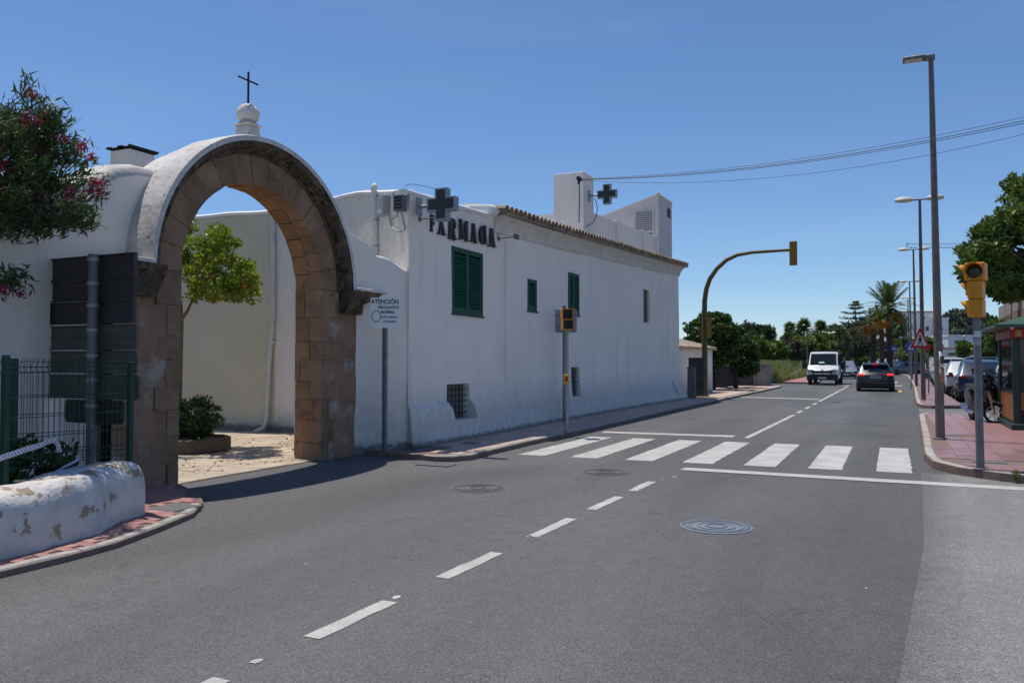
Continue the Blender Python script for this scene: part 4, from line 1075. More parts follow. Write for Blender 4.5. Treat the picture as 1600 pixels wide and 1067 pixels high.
# ------------------------------------------------------------------ crosses, boxes, pipes on the pharmacy
M_CROSSF = mat('dark unlit led face', (.035, .045, .05), .35, col2=(.025, .032, .036), vscale=30)
M_CROSSR = mat('grey cross casing', (.27, .30, .31), .45, metal=.4)
def cross_poly(a, b): return [(-b, -a), (b, -a), (b, -b), (a, -b), (a, b), (b, b), (b, a), (-b, a), (-b, b), (-a, b), (-a, -b), (-b, -b)]
def cross_sign(label, c, half, arm, depth, wall_x, loc):
    t = thing('pharmacy_cross', label, 'cross sign', loc)
    # cross stands in the XZ plane (facing along the road), thick in Y
    M = Matrix.Translation(c) @ Matrix.Rotation(R(90), 4, 'X')
    MB().prism(cross_poly(half, arm), -depth / 2, depth / 2, M).build('casing', M_CROSSR, t, bevel=.006)
    for sgn in (-1, 1):
        h0, h1 = sorted((sgn * (depth / 2 - .004), sgn * (depth / 2 + .004)))
        MB().prism(cross_poly(half - .035, arm - .035), h0, h1, M).build('led_face', M_CROSSF, t)
    # fine pixel ribs
    mb = MB(); k = -half + .05
    while k < half - .04:
        w = (half if abs(k) < arm - .03 else arm) - .045
        mb.box(c[0] - w, c[0] + w, c[1] - depth / 2 - .0065, c[1] - depth / 2 - .0035, c[2] + k, c[2] + k + .006); k += .03
    mb.build('led_rows', M_BLACK, t)
    MB().tube([(wall_x, c[1], c[2] + .0), (c[0] - half + .01, c[1], c[2])], .035, 10).build('bracket_arm', M_CROSSR, t, smooth=40)
    MB().box(wall_x - .01, wall_x + .03, c[1] - .08, c[1] + .08, c[2] - .16, c[2] + .16).build('wall_plate', M_CROSSR, t)
    return t
yc = 12.2
ca, cb = S(670, 318, yc), S(713.5, 318, yc); top, bot = S(692, 294, yc), S(692, 346, yc)
hx = (cb.x - ca.x) / 2; cc_ = ((ca.x + cb.x) / 2, yc, (top.z + bot.z) / 2)
cross_sign('large pharmacy cross in front of the FARMACIA letters on the wall corner', cc_, (hx + (top.z - bot.z) / 2) / 2, .125, .14, XW + .1, (XW, yc, 4))
yc = (BLK[2] + BLK[3]) / 2; ca, cb = S(934, 304, yc), S(964, 304, yc); top, bot = S(949, 287, yc), S(949, 320.5, yc)
cross_sign('small pharmacy cross fixed to the white chimney block on the roof', ((ca.x + cb.x) / 2, yc, (top.z + bot.z) / 2), (cb.x - ca.x) / 2, (cb.x - ca.x) / 2 * .40, .14, XT, (XT, yc, 6))
def sw(u, v): return VPL(u, v, SA, SB)
sdir = Vector((SB[0] - SA[0], SB[1] - SA[1], 0)).normalized(); snor = Vector((-abs(sdir.y), -abs(sdir.x), 0)).normalized()
ang = math.atan2(sdir.y, sdir.x)
def wall_box(name, label, u, v, w, h, d, m, corner=False):
    c = sw(u, v); c = c + snor * (d / 2 + .01)
    t = thing(name, label, 'junction box', c, ang)
    MB().box(-w / 2, w / 2, -d / 2, d / 2, -h / 2, h / 2).build('body', m, t, local=True, bevel=.008)
    MB().box(-w / 2 + .015, w / 2 - .015, d / 2 - .002, d / 2 + .012, -h / 2 + .015, h / 2 - .015).build('lid', m, t, local=True, bevel=.004)
    MB().box(-w * .2, w * .2, d / 2 + .011, d / 2 + .014, -h * .38, -h * .2).build('label_plate', M_SIGNW, t, local=True)
    return t
wall_box('junction_box', 'larger light grey junction box beside the white hooked pipe on the pharmacy side wall', 604.5, 323, .27, .36, .13, M_PLAST)
t = thing('junction_box', 'small dark grey junction box at the wall corner behind the large cross arm', 'junction box', (XW - .1, 12.0, 4.42))
MB().box(XW - .22, XW - .02, 11.86, 12.0, 4.27, 4.56).build('body', M_GALVD, t, bevel=.01)
mb = MB()
for k in range(4): mb.box(XW - .2, XW - .04, 11.842, 11.86, 4.31 + k * .06, 4.345 + k * .06)
mb.build('vents', M_BLACK, t)
def cable_on(name, label, pts, r, m, cat='cable', n=6):
    """smooth tube through world points"""
    P = [Vector(p) for p in pts]; out = []
    for i in range(len(P) - 1):
        p0, p1, p2, p3 = P[max(i - 1, 0)], P[i], P[i + 1], P[min(i + 2, len(P) - 1)]
        for k in range(5):
            s = k / 5
            out.append(.5 * ((2 * p1) + (p2 - p0) * s + (2 * p0 - 5 * p1 + 4 * p2 - p3) * s * s + (3 * p1 - p0 - 3 * p2 + p3) * s ** 3))
    out.append(P[-1])
    o = MB().tube(out, r, n).build(name, m, None, smooth=60); WL[o] = Vector()
    return tag(o, label, cat)
cable_on('conduit', 'grey corrugated conduit hanging in a loop between the two junction boxes', [sw(613, 336) + snor * .06, sw(614, 350) + snor * .05, sw(620, 359) + snor * .05, sw(629, 362) + snor * .05, sw(637, 356) + snor * .06, Vector((XW - .1, 11.93, 4.27))], .016, M_PLAST)
cable_on('cable', 'thin dark cable curling over the wall top above the junction boxes', [sw(632, 298) + snor * .02 + Vector((0, 0, .02)), sw(618, 300) + snor * .03, sw(617, 308) + snor * .03, sw(624, 325) + snor * .03, sw(622, 338) + snor * .03, sw(614, 344) + snor * .04], .006, M_CABLE)
cable_on('cable', 'thin slack wire running from the wall top to the large cross', [sw(632, 297) + snor * .0 + Vector((0, 0, .06)), (XW - .05, 12.1, 4.78), (XW + .1, 12.15, 4.77), (cc_[0], 12.2, cc_[2] + .26)], .005, M_CABLE)
# hooked white pipe
pt = thing('drain_pipe', 'white hooked pipe rising above the side wall beside the archway', 'pipe', sw(590, 400))
c = [sw(591, 400) + snor * .06, sw(590.5, 345) + snor * .06, sw(589, 300) + snor * .06, sw(589.5, 293.5) + snor * .07, sw(592, 291.5) + snor * .09, sw(595, 294) + snor * .12]
MB().tube(c, [.055, .055, .055, .055, .055, .05], 12).build('pipe', M_PIPE, pt, smooth=40)
mb = MB()
for v in (345, 385):
    q = sw(591, v) + snor * .06; mb.lathe([(.06, -.012), (.066, 0), (.06, .012)], q, 12)
mb.build('pipe_clamp', M_GALV, pt)
cable_on('cable', 'thin dark cable running down beside the white hooked pipe', [sw(584, 300) + snor * .02, sw(585.5, 340) + snor * .02, sw(587, 390) + snor * .02], .008, M_CABLE)
# courtyard downpipe
L0 = (SB[0], SB[1])
def cw(u, v): return VPL(u, v, SB, SCc)
pt = thing('drain_pipe', 'white rain pipe running down the courtyard wall behind the archway', 'pipe', cw(420, 672))
MB().tube([cw(430, 300) + Vector((0, -.07, 0)), cw(430.5, 500) + Vector((0, -.07, 0)), cw(425, 560) + Vector((0, -.08, 0)), cw(421, 655) + Vector((0, -.09, 0)), cw(420, 668) + Vector((-.02, -.16, 0)), cw(415, 673) + Vector((-.05, -.28, .0))], .05, 12).build('pipe', M_PIPE, pt, smooth=50)
for v, u in ((535, 429), (380, 430.3)): MB().lathe([(.055, -.03), (.062, -.025), (.062, .025), (.055, .03)], cw(u, v) + Vector((0, -.07, 0)), 12).build('pipe_joint', M_PIPE, pt)
# arm spotlights
def spot(label, p, L):
    t = thing('wall_spotlight', label, 'spotlight', p)
    p = Vector(p); MB().lathe([(.05, 0), (.05, .02), (.02, .03)], (0, 0, 0), 12, Matrix.Translation(p) @ Matrix.Rotation(R(90), 4, 'Y')).build('base', M_GALVD, t)
    MB().tube([p, p + Vector((L, 0, .01))], .011, 8).build('arm', M_GALVD, t, smooth=40)
    q = p + Vector((L, 0, .01)); MB().cbox(q + Vector((.02, 0, 0)), (.07, .16, .11)).build('lamp_body', M_GALVD, t, bevel=.01)
    MB().cbox(q + Vector((-.02, 0, -.0)), (.012, .13, .08)).build('lens', M_SIGNW, t)
p = T(779, 373, XW); spot('small arm spotlight to the right of the FARMACIA letters', (XW, p.y, p.z), .42)
p = T(655, 343, XW); spot('small arm spotlight left of the letter F under the large cross', (XW, p.y, p.z), .42)
cable_on('cable', 'thin vertical wire feeding the right hand arm spotlight', [(XW + .02, p_.y, p_.z) for p_ in (T(777.5, 338, XW), T(777, 355, XW), T(777, 372, XW))], .005, M_CABLE)

# ------------------------------------------------------------------ ATENCION sign
M_TXT = mat('black sign print', (.03, .03, .035), .6)
M_RING = mat('faded grey green ring', (.27, .32, .29), .6)
g = G(600, 702, .12); px, py = -7.72, 11.33
st = thing('warning_sign', 'white square sign reading ATENCIÓN on a grey post beside the archway', 'sign', (px, py, .1))
MB().box(px - .035, px + .035, py - .035, py + .035, .05, 2.62).build('post', M_GALVD, st, bevel=.005)
# panel faces the camera side: normal in plan
nrm = Vector((.55, -.83, 0)).normalized(); th_ = math.atan2(nrm.y, nrm.x) + R(90)
pc = Vector((px, py, 0)) + nrm * .05
cz0 = D(600, 489, math.hypot(0, 0) + (-px * _sy + py * _cy)).z
Mp = Matrix.Translation((pc.x, pc.y, cz0)) @ Matrix.Rotation(th_, 4, 'Z') @ Matrix.Rotation(R(90), 4, 'X')
w_, h_ = .24, .255
def rr_poly(w, h, r, n=4):
    out = []
    for cx_, cy_, a0 in ((w - r, h - r, 0), (-w + r, h - r, 90), (-w + r, -h + r, 180), (w - r, -h + r, 270)):
        for k in range(n + 1): a = R(a0 + 90 * k / n); out.append((cx_ + r * math.cos(a), cy_ + r * math.sin(a)))
    return out
MB().prism(rr_poly(w_, h_, .02), -.012, .012, Mp).build('panel', mat('bright white sign panel', (.86, .86, .86), .4), st)
for txt, x, y, s, sx in (('ATENCIÓN', .0, .185, .105, .86), ('CIRCULACIÓN', .055, .09, .066, .82), ('PROHIBIDA', .045, .01, .062, .72), ('EXCEPTO VEHICULOS', .07, -.075, .044, .64), ('- AUTORIZADOS', .07, -.15, .044, .7)):
    me = textmesh(txt, s, .0008, M_TXT, 'text', sx, bold=.0024 if s > .05 else .0014)
    ob = link_part('text', me, st); ob.matrix_local = Matrix.Translation(-WL[st]) @ Mp @ Matrix.Translation((x, y, .0135))
mb = MB(); n_ = 32
for k in range(n_):
    a, b = 2 * math.pi * k / n_, 2 * math.pi * (k + 1) / n_
    mb.prism([(-.145 + .085 * math.cos(a), -.06 + .105 * math.sin(a)), (-.145 + .085 * math.cos(b), -.06 + .105 * math.sin(b)), (-.145 + .066 * math.cos(b), -.06 + .084 * math.sin(b)), (-.145 + .066 * math.cos(a), -.06 + .084 * math.sin(a))], .0122, .0142, Mp)
mb.build('ring_symbol', M_RING, st)

# ------------------------------------------------------------------ pedestrian signal and the grey sign post beside it
x, y = -6.17, 15.84
t = thing('pedestrian_signal', 'amber pedestrian signal with yellow push button on a silver pole by the kerb', 'traffic light', (x, y, .12))
MB().tube([(x, y, .1), (x, y, 2.72)], .045, 14).build('pole', M_GALV, t, smooth=40)
MB().lathe([(.075, 0), (.075, .02), (.047, .03)], (x, y, .12), 14).build('base_plate', M_GALV, t)
hd = Matrix.Translation((x, y, 0)) @ Matrix.Rotation(R(-58), 4, 'Z')
for z, dx in ((2.61, -.03), (2.38, .03)):
    h = MB().box(-.10 + dx, .13 + dx, -.115, .115, z - .112, z + .112, hd).build('signal_head', M_YEL, t, bevel=.015)
    MB().box(.13 + dx, .137 + dx, -.095, .095, z - .092, z + .092, hd).build('lens', M_BLACK, h)
    v_ = MB(); v_.box(.13 + dx, .20 + dx, -.115, -.105, z - .11, z + .112, hd).box(.13 + dx, .20 + dx, .105, .115, z - .11, z + .112, hd).box(.13 + dx, .20 + dx, -.105, .105, z + .1, z + .112, hd)
    v_.build('visor', M_YEL, h)
b = MB().box(-.06, .055, -.10, -.045, 1.13, 1.33, Matrix.Translation((x, y, 0)) @ Matrix.Rotation(R(20), 4, 'Z')).build('push_button_box', mat('yellow push button box', (.62, .42, .02), .5), t, bevel=.008)
MB().box(-.035, .03, -.105, -.10, 1.18, 1.29, Matrix.Translation((x, y, 0)) @ Matrix.Rotation(R(20), 4, 'Z')).build('button', M_SIGNR, b)
x, y = -7.32, 18.65
t = thing('street_sign', 'grey steel post carrying a square sign panel seen from the back by the pharmacy', 'sign', (x, y, .12))
MB().box(x - .04, x + .04, y - .03, y + .03, .1, 3.0).build('post', M_GALVD, t, bevel=.005)
Mq = Matrix.Translation((x + .02, y + .05, 2.62)) @ Matrix.Rotation(R(90), 4, 'X')
MB().prism(rr_poly(.29, .29, .03), -.01, .01, Mq).build('panel', M_SIGNBG if False else mat('grey sign back', (.30, .31, .32), .5, metal=.3), t)
for z_ in (2.46, 2.76): MB().box(x - .25, x + .27, y + .025, y + .04, z_, z_ + .03).build('bracket', M_GALVD, t)

# ------------------------------------------------------------------ left enclosure: low wall, fence, signs, shrub, tape
M_PEEL = mat('peeling whitewash over mortar', (.68, .65, .63), .92, col2=(.52, .50, .48), vscale=3.5, vdetail=8, bump=.035, bscale=9, bdetail=8, col3=(.33, .26, .19), c3scale=4.6, c3lim=(.565, .585))
t = thing('low_wall', 'low bulbous whitewashed wall with peeling patches under the green fence', 'wall', (-6.85, 4, 0))
path = [(-6.12, -2, .44), (-6.14, 2.5, .46), (-6.2, 3.9, .49), (-6.32, 4.5, .47), (-6.47, 5.0, .50), (-6.68, 5.45, .525), (-6.84, 5.72, .51)]
def wall_front(s): pass
rows = []
for i, (x, y, z) in enumerate([(interp(q, [(p[1], p[0]) for p in path]), q, interp(q, [(p[1], p[2]) for p in path])) for q in [-2, 0, 1.5, 2.5] + [3 + .12 * k for k in range(22)]]):
    b_ = .03 * math.sin(y * 4.3) + .02 * math.sin(y * 9.1 + 1) + .008 * math.sin(y * 21); w = .62; xb = x - w
    zz = z + .10 + .018 * math.sin(y * 5.7) - max(0, (y - 5.2)) * .05
    row = []
    for q in range(15):
        a = -.15 + (math.pi + .3) * q / 14; ex = math.copysign(abs(math.cos(a)) ** .42, math.cos(a)); ez = max(0, math.sin(a)) ** .42 * (1 + .03 * math.sin(y * 6 + q * 1.1))
        row.append((x - w / 2 + ex * w / 2 + (b_ if q < 8 else 0) * (1 - ez * .5) , y, .1 + (zz - .1) * ez if a > 0 and a < math.pi else .05))
    rows.append(row)
# rounded end
last = rows[-1]; cx_ = sum(p[0] for p in last) / 15
for k in range(1, 9):
    a = math.pi / 2 * k / 8; s = math.cos(a); f = .30 * math.sin(a)
    sc_ = s ** .7 if s > 0.01 else 0.0
    rows.append([(cx_ + .0 + (p[0] - cx_) * sc_ * 1.0, p[1] + f, .1 + (p[2] - .1) * (s ** .42 if s > .01 else 0.0) if p[2] > .1 else .05) for p in last])
MB().grid(rows).build('wall_body', M_PEEL, t, smooth=75)
MB().box(-9.0, -6.7, -3, 5.4, -.05, .32).build('planting_soil', M_SOIL, t)
# fence
def fence_panel(a, b, z0, z1, t, sp=.05):
    a, b = Vector(a), Vector(b); L = (b - a).length; d = (b - a) / L; nn = Vector((-d.y, d.x, 0)); r = .0032
    mb = MB(); n = int(L / sp); folds = [(z1 - .12, z1 - .02), (z0 + .03, z0 + .13)]; mid = (z0 + z1) / 2
    def prof():
        P = [(z1 + .03, 0)]
        for hi, lo in ((z1, z1 - .1), (z0 + .14, z0 + .04)):
            P += [(hi, 0), ((hi + lo) / 2, .03), (lo, 0)]
        P.append((z0, 0)); return P
    pr = prof()
    for k in range(n + 1):
        q = a + d * (L * k / n); mb.tube([q + nn * o + Vector((0, 0, z)) for z, o in pr], r, 4, cap=False)
    o1 = mb.build('vertical_wires', M_GREENM, t); o1['kind'] = 'stuff'
    hw = MB().tube([(0, 0, 0), (L, 0, 0)], r * 1.15, 5).mesh('horizontal_wire', M_GREENM); an = math.atan2(d.y, d.x)
    for z, o in [(z1, 0), (z1 - .05, .03), (z1 - .1, 0), (z1 - .32, 0), (z1 - .5, 0), (z1 - .68, 0), (z0 + .14, 0), (z0 + .09, .03), (z0 + .04, 0)]:
        q = a + nn * (o + .004); wpart('horizontal_wire', hw, t, (q.x, q.y, z), (0, 0, an))
ft = thing('mesh_fence', 'dark green welded mesh fence standing on the low white wall', 'fence', (-6.95, 4.4, .6))
fence_panel((-6.97, 4.46, 0), (-6.97, 5.64, 0), .62, 1.60, ft)
fence_panel((-6.97, 1.9, 0), (-6.97, 4.38, 0), .60, 1.60, ft)
for (x, y, zb, zt_, w) in ((-6.97, 4.42, .4, 1.66, .048), (-6.97, 5.69, .4, 1.60, .045), (-6.97, 1.9, .4, 1.66, .06)):
    MB().bbox(x - w / 2, x + w / 2, y - w / 2, y + w / 2, zb, zt_, .006).build('fence_post', M_GREENM, ft)
ft = thing('mesh_fence', 'second green mesh fence further back behind the direction signs', 'fence', (-7.44, 4.8, .6))
fence_panel((-7.42, 4.82, 0), (-7.03, 5.72, 0), .62, 1.60, ft)
for (x, y) in ((-7.44, 4.79),): MB().bbox(x - .03, x + .03, y - .03, y + .03, .2, 1.63, .006).build('fence_post', M_GREENM, ft)
# direction sign stack seen from behind
x, y = -7.72, 5.82
st = thing('direction_sign', 'stack of dark direction panels seen from behind on a grey steel pole', 'sign', (x, y, .3))
dd = -x * _sy + y * _cy
MB().tube([(x, y, .2), (x, y, D(137, 397, dd).z)], .052, 16).build('pole', M_GALVD, st, smooth=40)
yb = y + .085
def sgn_panel(u0, u1, v0, v1, m, r, rib=False):
    a = S(u0, (v0 + v1) / 2, yb); b = S(u1, (v0 + v1) / 2, yb); um = (u0 + u1) / 2; zt_ = S(um, v0, yb).z; zb = S(um, v1, yb).z
    c = ((a.x + b.x) / 2, yb, (zt_ + zb) / 2); w, h = (b.x - a.x) / 2, (zt_ - zb) / 2
    M = Matrix.Translation(c) @ Matrix.Rotation(R(90), 4, 'X')
    p = MB().prism(rr_poly(w, h, r), -.012, .012, M).build('direction_panel', m, st)
    mb = MB(); e = .014
    mb.prism([(-w + r, h - e), (w - r, h - e), (w - r, h), (-w + r, h)], .012, .034, M); mb.prism([(-w + r, -h), (w - r, -h), (w - r, -h + e), (-w + r, -h + e)], .012, .034, M)
    if rib: mb.prism([(-w + .01, -.006), (w - .01, -.006), (w - .01, .006), (-w + .01, .006)], .012, .028, M)
    if r < .02: mb.prism([(-w, -h + e), (-w + e, -h + e), (-w + e, h - e), (-w, h - e)], .012, .034, M); mb.prism([(w - e, -h + e), (w, -h + e), (w, h - e), (w - e, h - e)], .012, .034, M)
    mb.build('panel_rim', m, p)
    z = (zt_ + zb) / 2 + h * .55
    MB().lathe([(.056, -.02), (.062, -.018), (.062, .018), (.056, .02)], (x, y, z), 14).build('clamp', M_GALV, p)
for args in ((79, 213.5, 400, 436.5, M_SIGNBK, .004, False), (80, 213, 437.5, 470, M_SIGNBK, .004, False), (82, 212, 471, 506, M_SIGNBK, .004, False), (77, 214.5, 508, 546.5, M_SIGNBG, .045, True), (79, 214.5, 548, 583, M_SIGNBG, .045, True), (73.5, 218, 585, 623, M_SIGNBG, .045, True), (103, 193, 625, 661, mat('black green sign back', (.02, .028, .024), .5), .045, False)): sgn_panel(*args)
# shrub behind the fence
def bush(name, label, cat, c, r, n, clr, per, ll, lw, m, group=None, base=None, shell=.3, up=.3):
    t = thing(name, label, cat, base or (c[0], c[1], max(c[2] - r[2], 0)), group=group)
    cc = clump_centres(c, r, n, shell); cc[:, 2] = np.maximum(cc[:, 2], (base or (0, 0, c[2] - r[2]))[2] + .03)
    link_part('foliage', leaf_mesh('foliage', clump_leaves(cc, clr, per, ll, lw, up), m, WL[t]), t)
    mb = MB(); b0 = Vector(WL[t])
    for q in cc[:: max(1, len(cc) // 9)]: mb.tube([b0, b0.lerp(Vector(q), .5) + Vector((0, 0, .05)), Vector(q)], [.02 * r[0] + .008, .012 * r[0] + .005, .003], 5)
    mb.build('stem', M_BARK, t)
    return t
bush('green_shrub', 'dark leafy shrub behind the mesh fence and barrier tape', 'shrub', (-7.38, 4.75, .62), (.34, .62, .30), 46, .11, 46, .07, .042, M_LBUSH, base=(-7.38, 4.75, .32))
bush('yellow_green_weed', 'small yellow green weed growing on the wall end by the tape', 'plant', (-7.12, 5.12, .62), (.09, .1, .06), 7, .05, 22, .045, .024, M_LORA, base=(-7.12, 5.12, .52))
for u, v, nm in ((92, 795, 'small dry weed at the foot of the peeling low wall'), (1588, 752, 'small tuft of weeds at the edge of the right kerb')):
    g = G(u, v, .1 if v > 790 else .02); bush('weed', nm, 'weed', (g.x, g.y, g.z + .07), (.07, .09, .07), 7, .04, 26, .06, .012, M_LSCRUB, base=(g.x, g.y, g.z), up=.8)
# barrier tape
M_TAPE = bpy.data.materials.new('blue and white barrier tape'); M_TAPE.use_nodes = True
n_, l_ = M_TAPE.node_tree.nodes, M_TAPE.node_tree.links
g = n_.new('ShaderNodeTexCoord'); mp = n_.new('ShaderNodeMapping'); l_.new(g.outputs['UV'], mp.inputs[0]); mp.inputs['Scale'].default_value = (1, 1, 1)
bk = n_.new('ShaderNodeTexBrick'); bk.inputs['Color1'].default_value = (.03, .06, .28, 1); bk.inputs['Color2'].default_value = (.05, .10, .36, 1); bk.inputs['Mortar'].default_value = (.62, .64, .68, 1)
bk.inputs['Scale'].default_value = 1; bk.inputs['Brick Width'].default_value = .028; bk.inputs['Row Height'].default_value = .34; bk.inputs['Mortar Size'].default_value = .009; bk.offset = .4
l_.new(mp.outputs[0], bk.inputs[0]); l_.new(bk.outputs[0], n_['Principled BSDF'].inputs['Base Color']); n_['Principled BSDF'].inputs['Roughness'].default_value = .35
def tape(label, pts, w):
    P = []
    for k, (p, tw) in enumerate(pts):
        up = Vector((math.sin(tw) * .8, math.sin(tw) * .3, math.cos(tw))) * w / 2; P.append([Vector(p) - up, Vector(p) + up])
    Q = []
    for i in range(len(P) - 1):
        for k in range(6): Q.append([P[i][j].lerp(P[i + 1][j], k / 6) + Vector((.003 * math.sin(i * 6 + k * 1.7), 0, .002 * math.cos(i * 5 + k))) for j in (0, 1)])
    Q.append(P[-1]); mb = MB().grid(Q); o = mb.build('barrier_tape', M_TAPE, None, smooth=180, recalc=False); WL[o] = Vector(); tag(o, label, 'barrier tape')
    uv = o.data.uv_layers.new(name='UVMap'); acc = [0]
    for i in range(1, len(Q)): acc.append(acc[-1] + (Q[i][0] - Q[i - 1][0]).length)
    for lp in o.data.loops: vi_ = lp.vertex_index; uv.data[lp.index].uv = (acc[vi_ // 2], vi_ % 2 + .17)
    return o
XT_ = -6.9
tape('blue and white barrier tape stretched down from the fence to the left edge', [(T(-60, 735, XT_), .1), (T(0, 716, XT_), .15), (T(25, 707, XT_), .05), (T(60, 696, XT_), .2), (T(84, 687, XT_), .3), (T(90, 693, XT_), 1.2), (T(94, 706, XT_), 1.5)], .055)
tape('thin twisted barrier tape trailing over the top of the low wall', [(T(20, 752, XT_ + .15), 1.2), (T(60, 747, XT_ + .1), .9), (T(90, 735, XT_), .6), (T(112, 723, XT_), .4), (T(126, 716, XT_), .3), (T(119, 712, XT_), 1.0)], .035)

# oleander hanging in from the left
olb = tuple(D(-260, 620, 8.25))
t = thing('oleander', 'oleander with dark pink blossoms overhanging at the left edge', 'flowering shrub', olb)
cc = []
tips = []
dO = 8.25
for (u, v) in [(45, 140), (62, 172), (30, 175), (10, 180), (80, 195), (50, 215), (95, 200), (20, 225), (75, 240), (100, 245), (118, 232), (130, 255), (145, 280), (155, 300), (120, 290), (90, 280), (60, 290), (30, 270), (5, 260), (10, 320), (40, 330), (75, 320), (100, 330), (125, 335), (138, 348), (110, 352), (85, 350), (60, 358), (25, 362), (5, 355), (-20, 200), (-25, 260), (-25, 330), (-60, 180), (-60, 260), (-60, 340), (-100, 220), (-110, 300), (20, 438), (8, 448), (30, 434), (70, 265), (45, 250), (20, 300), (55, 310)]:
    d = dO + random.uniform(-.45, .45); p = D(u, v, d); cc.append(p); tips.append(p)
for k in range(120):
    u, v = random.uniform(-160, 120), random.uniform(180, 352); cc.append(D(u, v, dO + random.uniform(-.6, .6)))
allv = []
for c in cc:
    n1 = random.randint(60, 95); ax = (Vector(c) - Vector(D(-30, 400, dO))).normalized(); ax = np.array(ax)
    p = rng.normal(size=(n1, 3)) * .055 + np.array(c) + ax * rng.uniform(-.12, .08, (n1, 1)); d = ax * .8 + rng.normal(size=(n1, 3)) * .55
    allv.append(leaf_arrays(p, d, .128, .021, .15))
link_part('foliage', leaf_mesh('foliage', np.concatenate(allv), M_LOLE, olb), t)
fl = []
for (u, v) in [(45, 133), (50, 145), (43, 182), (70, 182), (55, 190), (48, 197), (72, 213), (100, 218), (63, 238), (70, 240), (103, 252), (130, 228), (5, 230), (2, 255), (148, 285), (155, 288), (140, 300), (153, 299), (22, 285), (140, 245), (30, 460), (8, 452), (12, 463), (-5, 300), (60, 300), (110, 305), (90, 312), (120, 270)][::1]:
    if random.random() < .25: continue
    p = np.array(D(u, v, dO + random.uniform(-.5, -.1))); k = 22
    q = p + rng.normal(size=(k, 3)) * .028; fl.append(leaf_arrays(q, rng.normal(size=(k, 3)) + np.array([0, 0, .5]), .036, .026, .3))
    k = 26; q = p + rng.normal(size=(k, 3)) * .07 ; allb = leaf_arrays(q, rng.normal(size=(k, 3)), .02, .008); fl.append(allb)
link_part('blossoms', leaf_mesh('blossoms', np.concatenate(fl), M_FLOWER, olb), t)
mb = MB(); b0 = Vector(olb)
fk = D(-170, 330, dO)
for c in cc[::3]:
    c = Vector(c); mb.tube([b0, fk, fk.lerp(c, .55) + Vector((0, 0, .08)), c], [.03, .022, .010, .003], 5)
mb.build('branches', M_BARK, t, smooth=60)

# ------------------------------------------------------------------ courtyard tree and planter
ob = D(283, 655, 14.6); base = (ob.x - .1, ob.y, .25)
cn = D(306, 430, 14.6)
t = thing('orange_tree', 'small orange tree with ripe fruit in the courtyard seen through the arch', 'tree', base)
cl_ = []
for (u, v, r) in [(330, 380, 26), (355, 395, 26), (300, 400, 30), (340, 420, 30), (370, 425, 24), (390, 440, 16), (310, 440, 28), (350, 446, 22), (385, 452, 14), (270, 400, 30), (260, 440, 30), (285, 370, 22), (320, 455, 20), (240, 410, 30), (230, 445, 26), (345, 372, 14), (362, 455, 12)]:
    for k in range(7):
        a = random.uniform(0, 6.28); rr_ = r * random.uniform(.1, 1); cl_.append(D(u + rr_ * math.cos(a), v + rr_ * math.sin(a), 14.6 + random.uniform(-1, 1) * .9))
link_part('crown', leaf_mesh('crown', clump_leaves([np.array(c) for c in cl_], .19, 105, .085, .045, .5), M_LORA, base), t)
b0 = Vector(base); f1 = D(283, 500, 14.6); mb = MB(); mb.tube([b0, b0.lerp(f1, .5), f1], [.07, .06, .045], 8)
for (a, b_, c, d) in ((283, 500, 300, 470), (283, 500, 279, 455), (300, 470, 312, 450), (300, 470, 330, 440), (279, 455, 270, 410)): mb.tube([D(a, b_, 14.6), D((a + c) / 2 + 2, (b_ + d) / 2, 14.5), D(c, d, 14.6)], [.035, .028, .02], 6)
mb.build('trunk', mat('pale brown bark', (.19, .15, .10), .9, col2=(.12, .09, .06), vscale=12), t, smooth=60)
me = MB().ball((0, 0, 0), .034, 12, 8).mesh('orange', M_ORANGE, smooth=180)
for (u, v) in [(333, 433), (321, 446), (367, 441), (343, 470), (382, 446), (312, 408), (386, 456), (352, 402), (330, 462), (377, 414)]: wpart('orange', me, t, D(u, v, 14.15))
pb = (D(300, 690, 14.2).x, D(300, 690, 14.2).y)
t = thing('planter', 'low brown stone planter with the dark bush in the courtyard', 'planter', (pb[0], pb[1], 0))
MB().lathe([(.62, 0), (.66, .05), (.66, .24), (.62, .26), (.56, .26), (.55, .2), (.01, .2)], (pb[0], pb[1], 0), 28).build('rim_wall', mat('brown planter stone', (.14, .10, .07), .9, col2=(.09, .07, .05), vscale=8), t, smooth=35)
bush('courtyard_bush', 'dark rounded bush growing in the courtyard planter', 'bush', (pb[0] - .05, pb[1], .62), (.52, .5, .42), 60, .14, 90, .07, .034, M_LBUSH, base=(pb[0], pb[1], .2))
mb = MB(); lf = leaf_arrays(np.column_stack([rng.uniform(-12, -8.6, 260), rng.uniform(7, 13.5, 260), rng.uniform(.022, .03, 260)]), np.column_stack([rng.normal(size=260), rng.normal(size=260), rng.normal(size=260) * .1]), .06, .03)
o = bpy.data.objects.new('fallen_leaves', leaf_mesh('fallen_leaves', lf, M_LPALMD)); COL.objects.link(o); o['kind'] = 'stuff'; o['label'] = 'dry fallen leaves scattered over the courtyard paving'; o['category'] = 'fallen leaves'
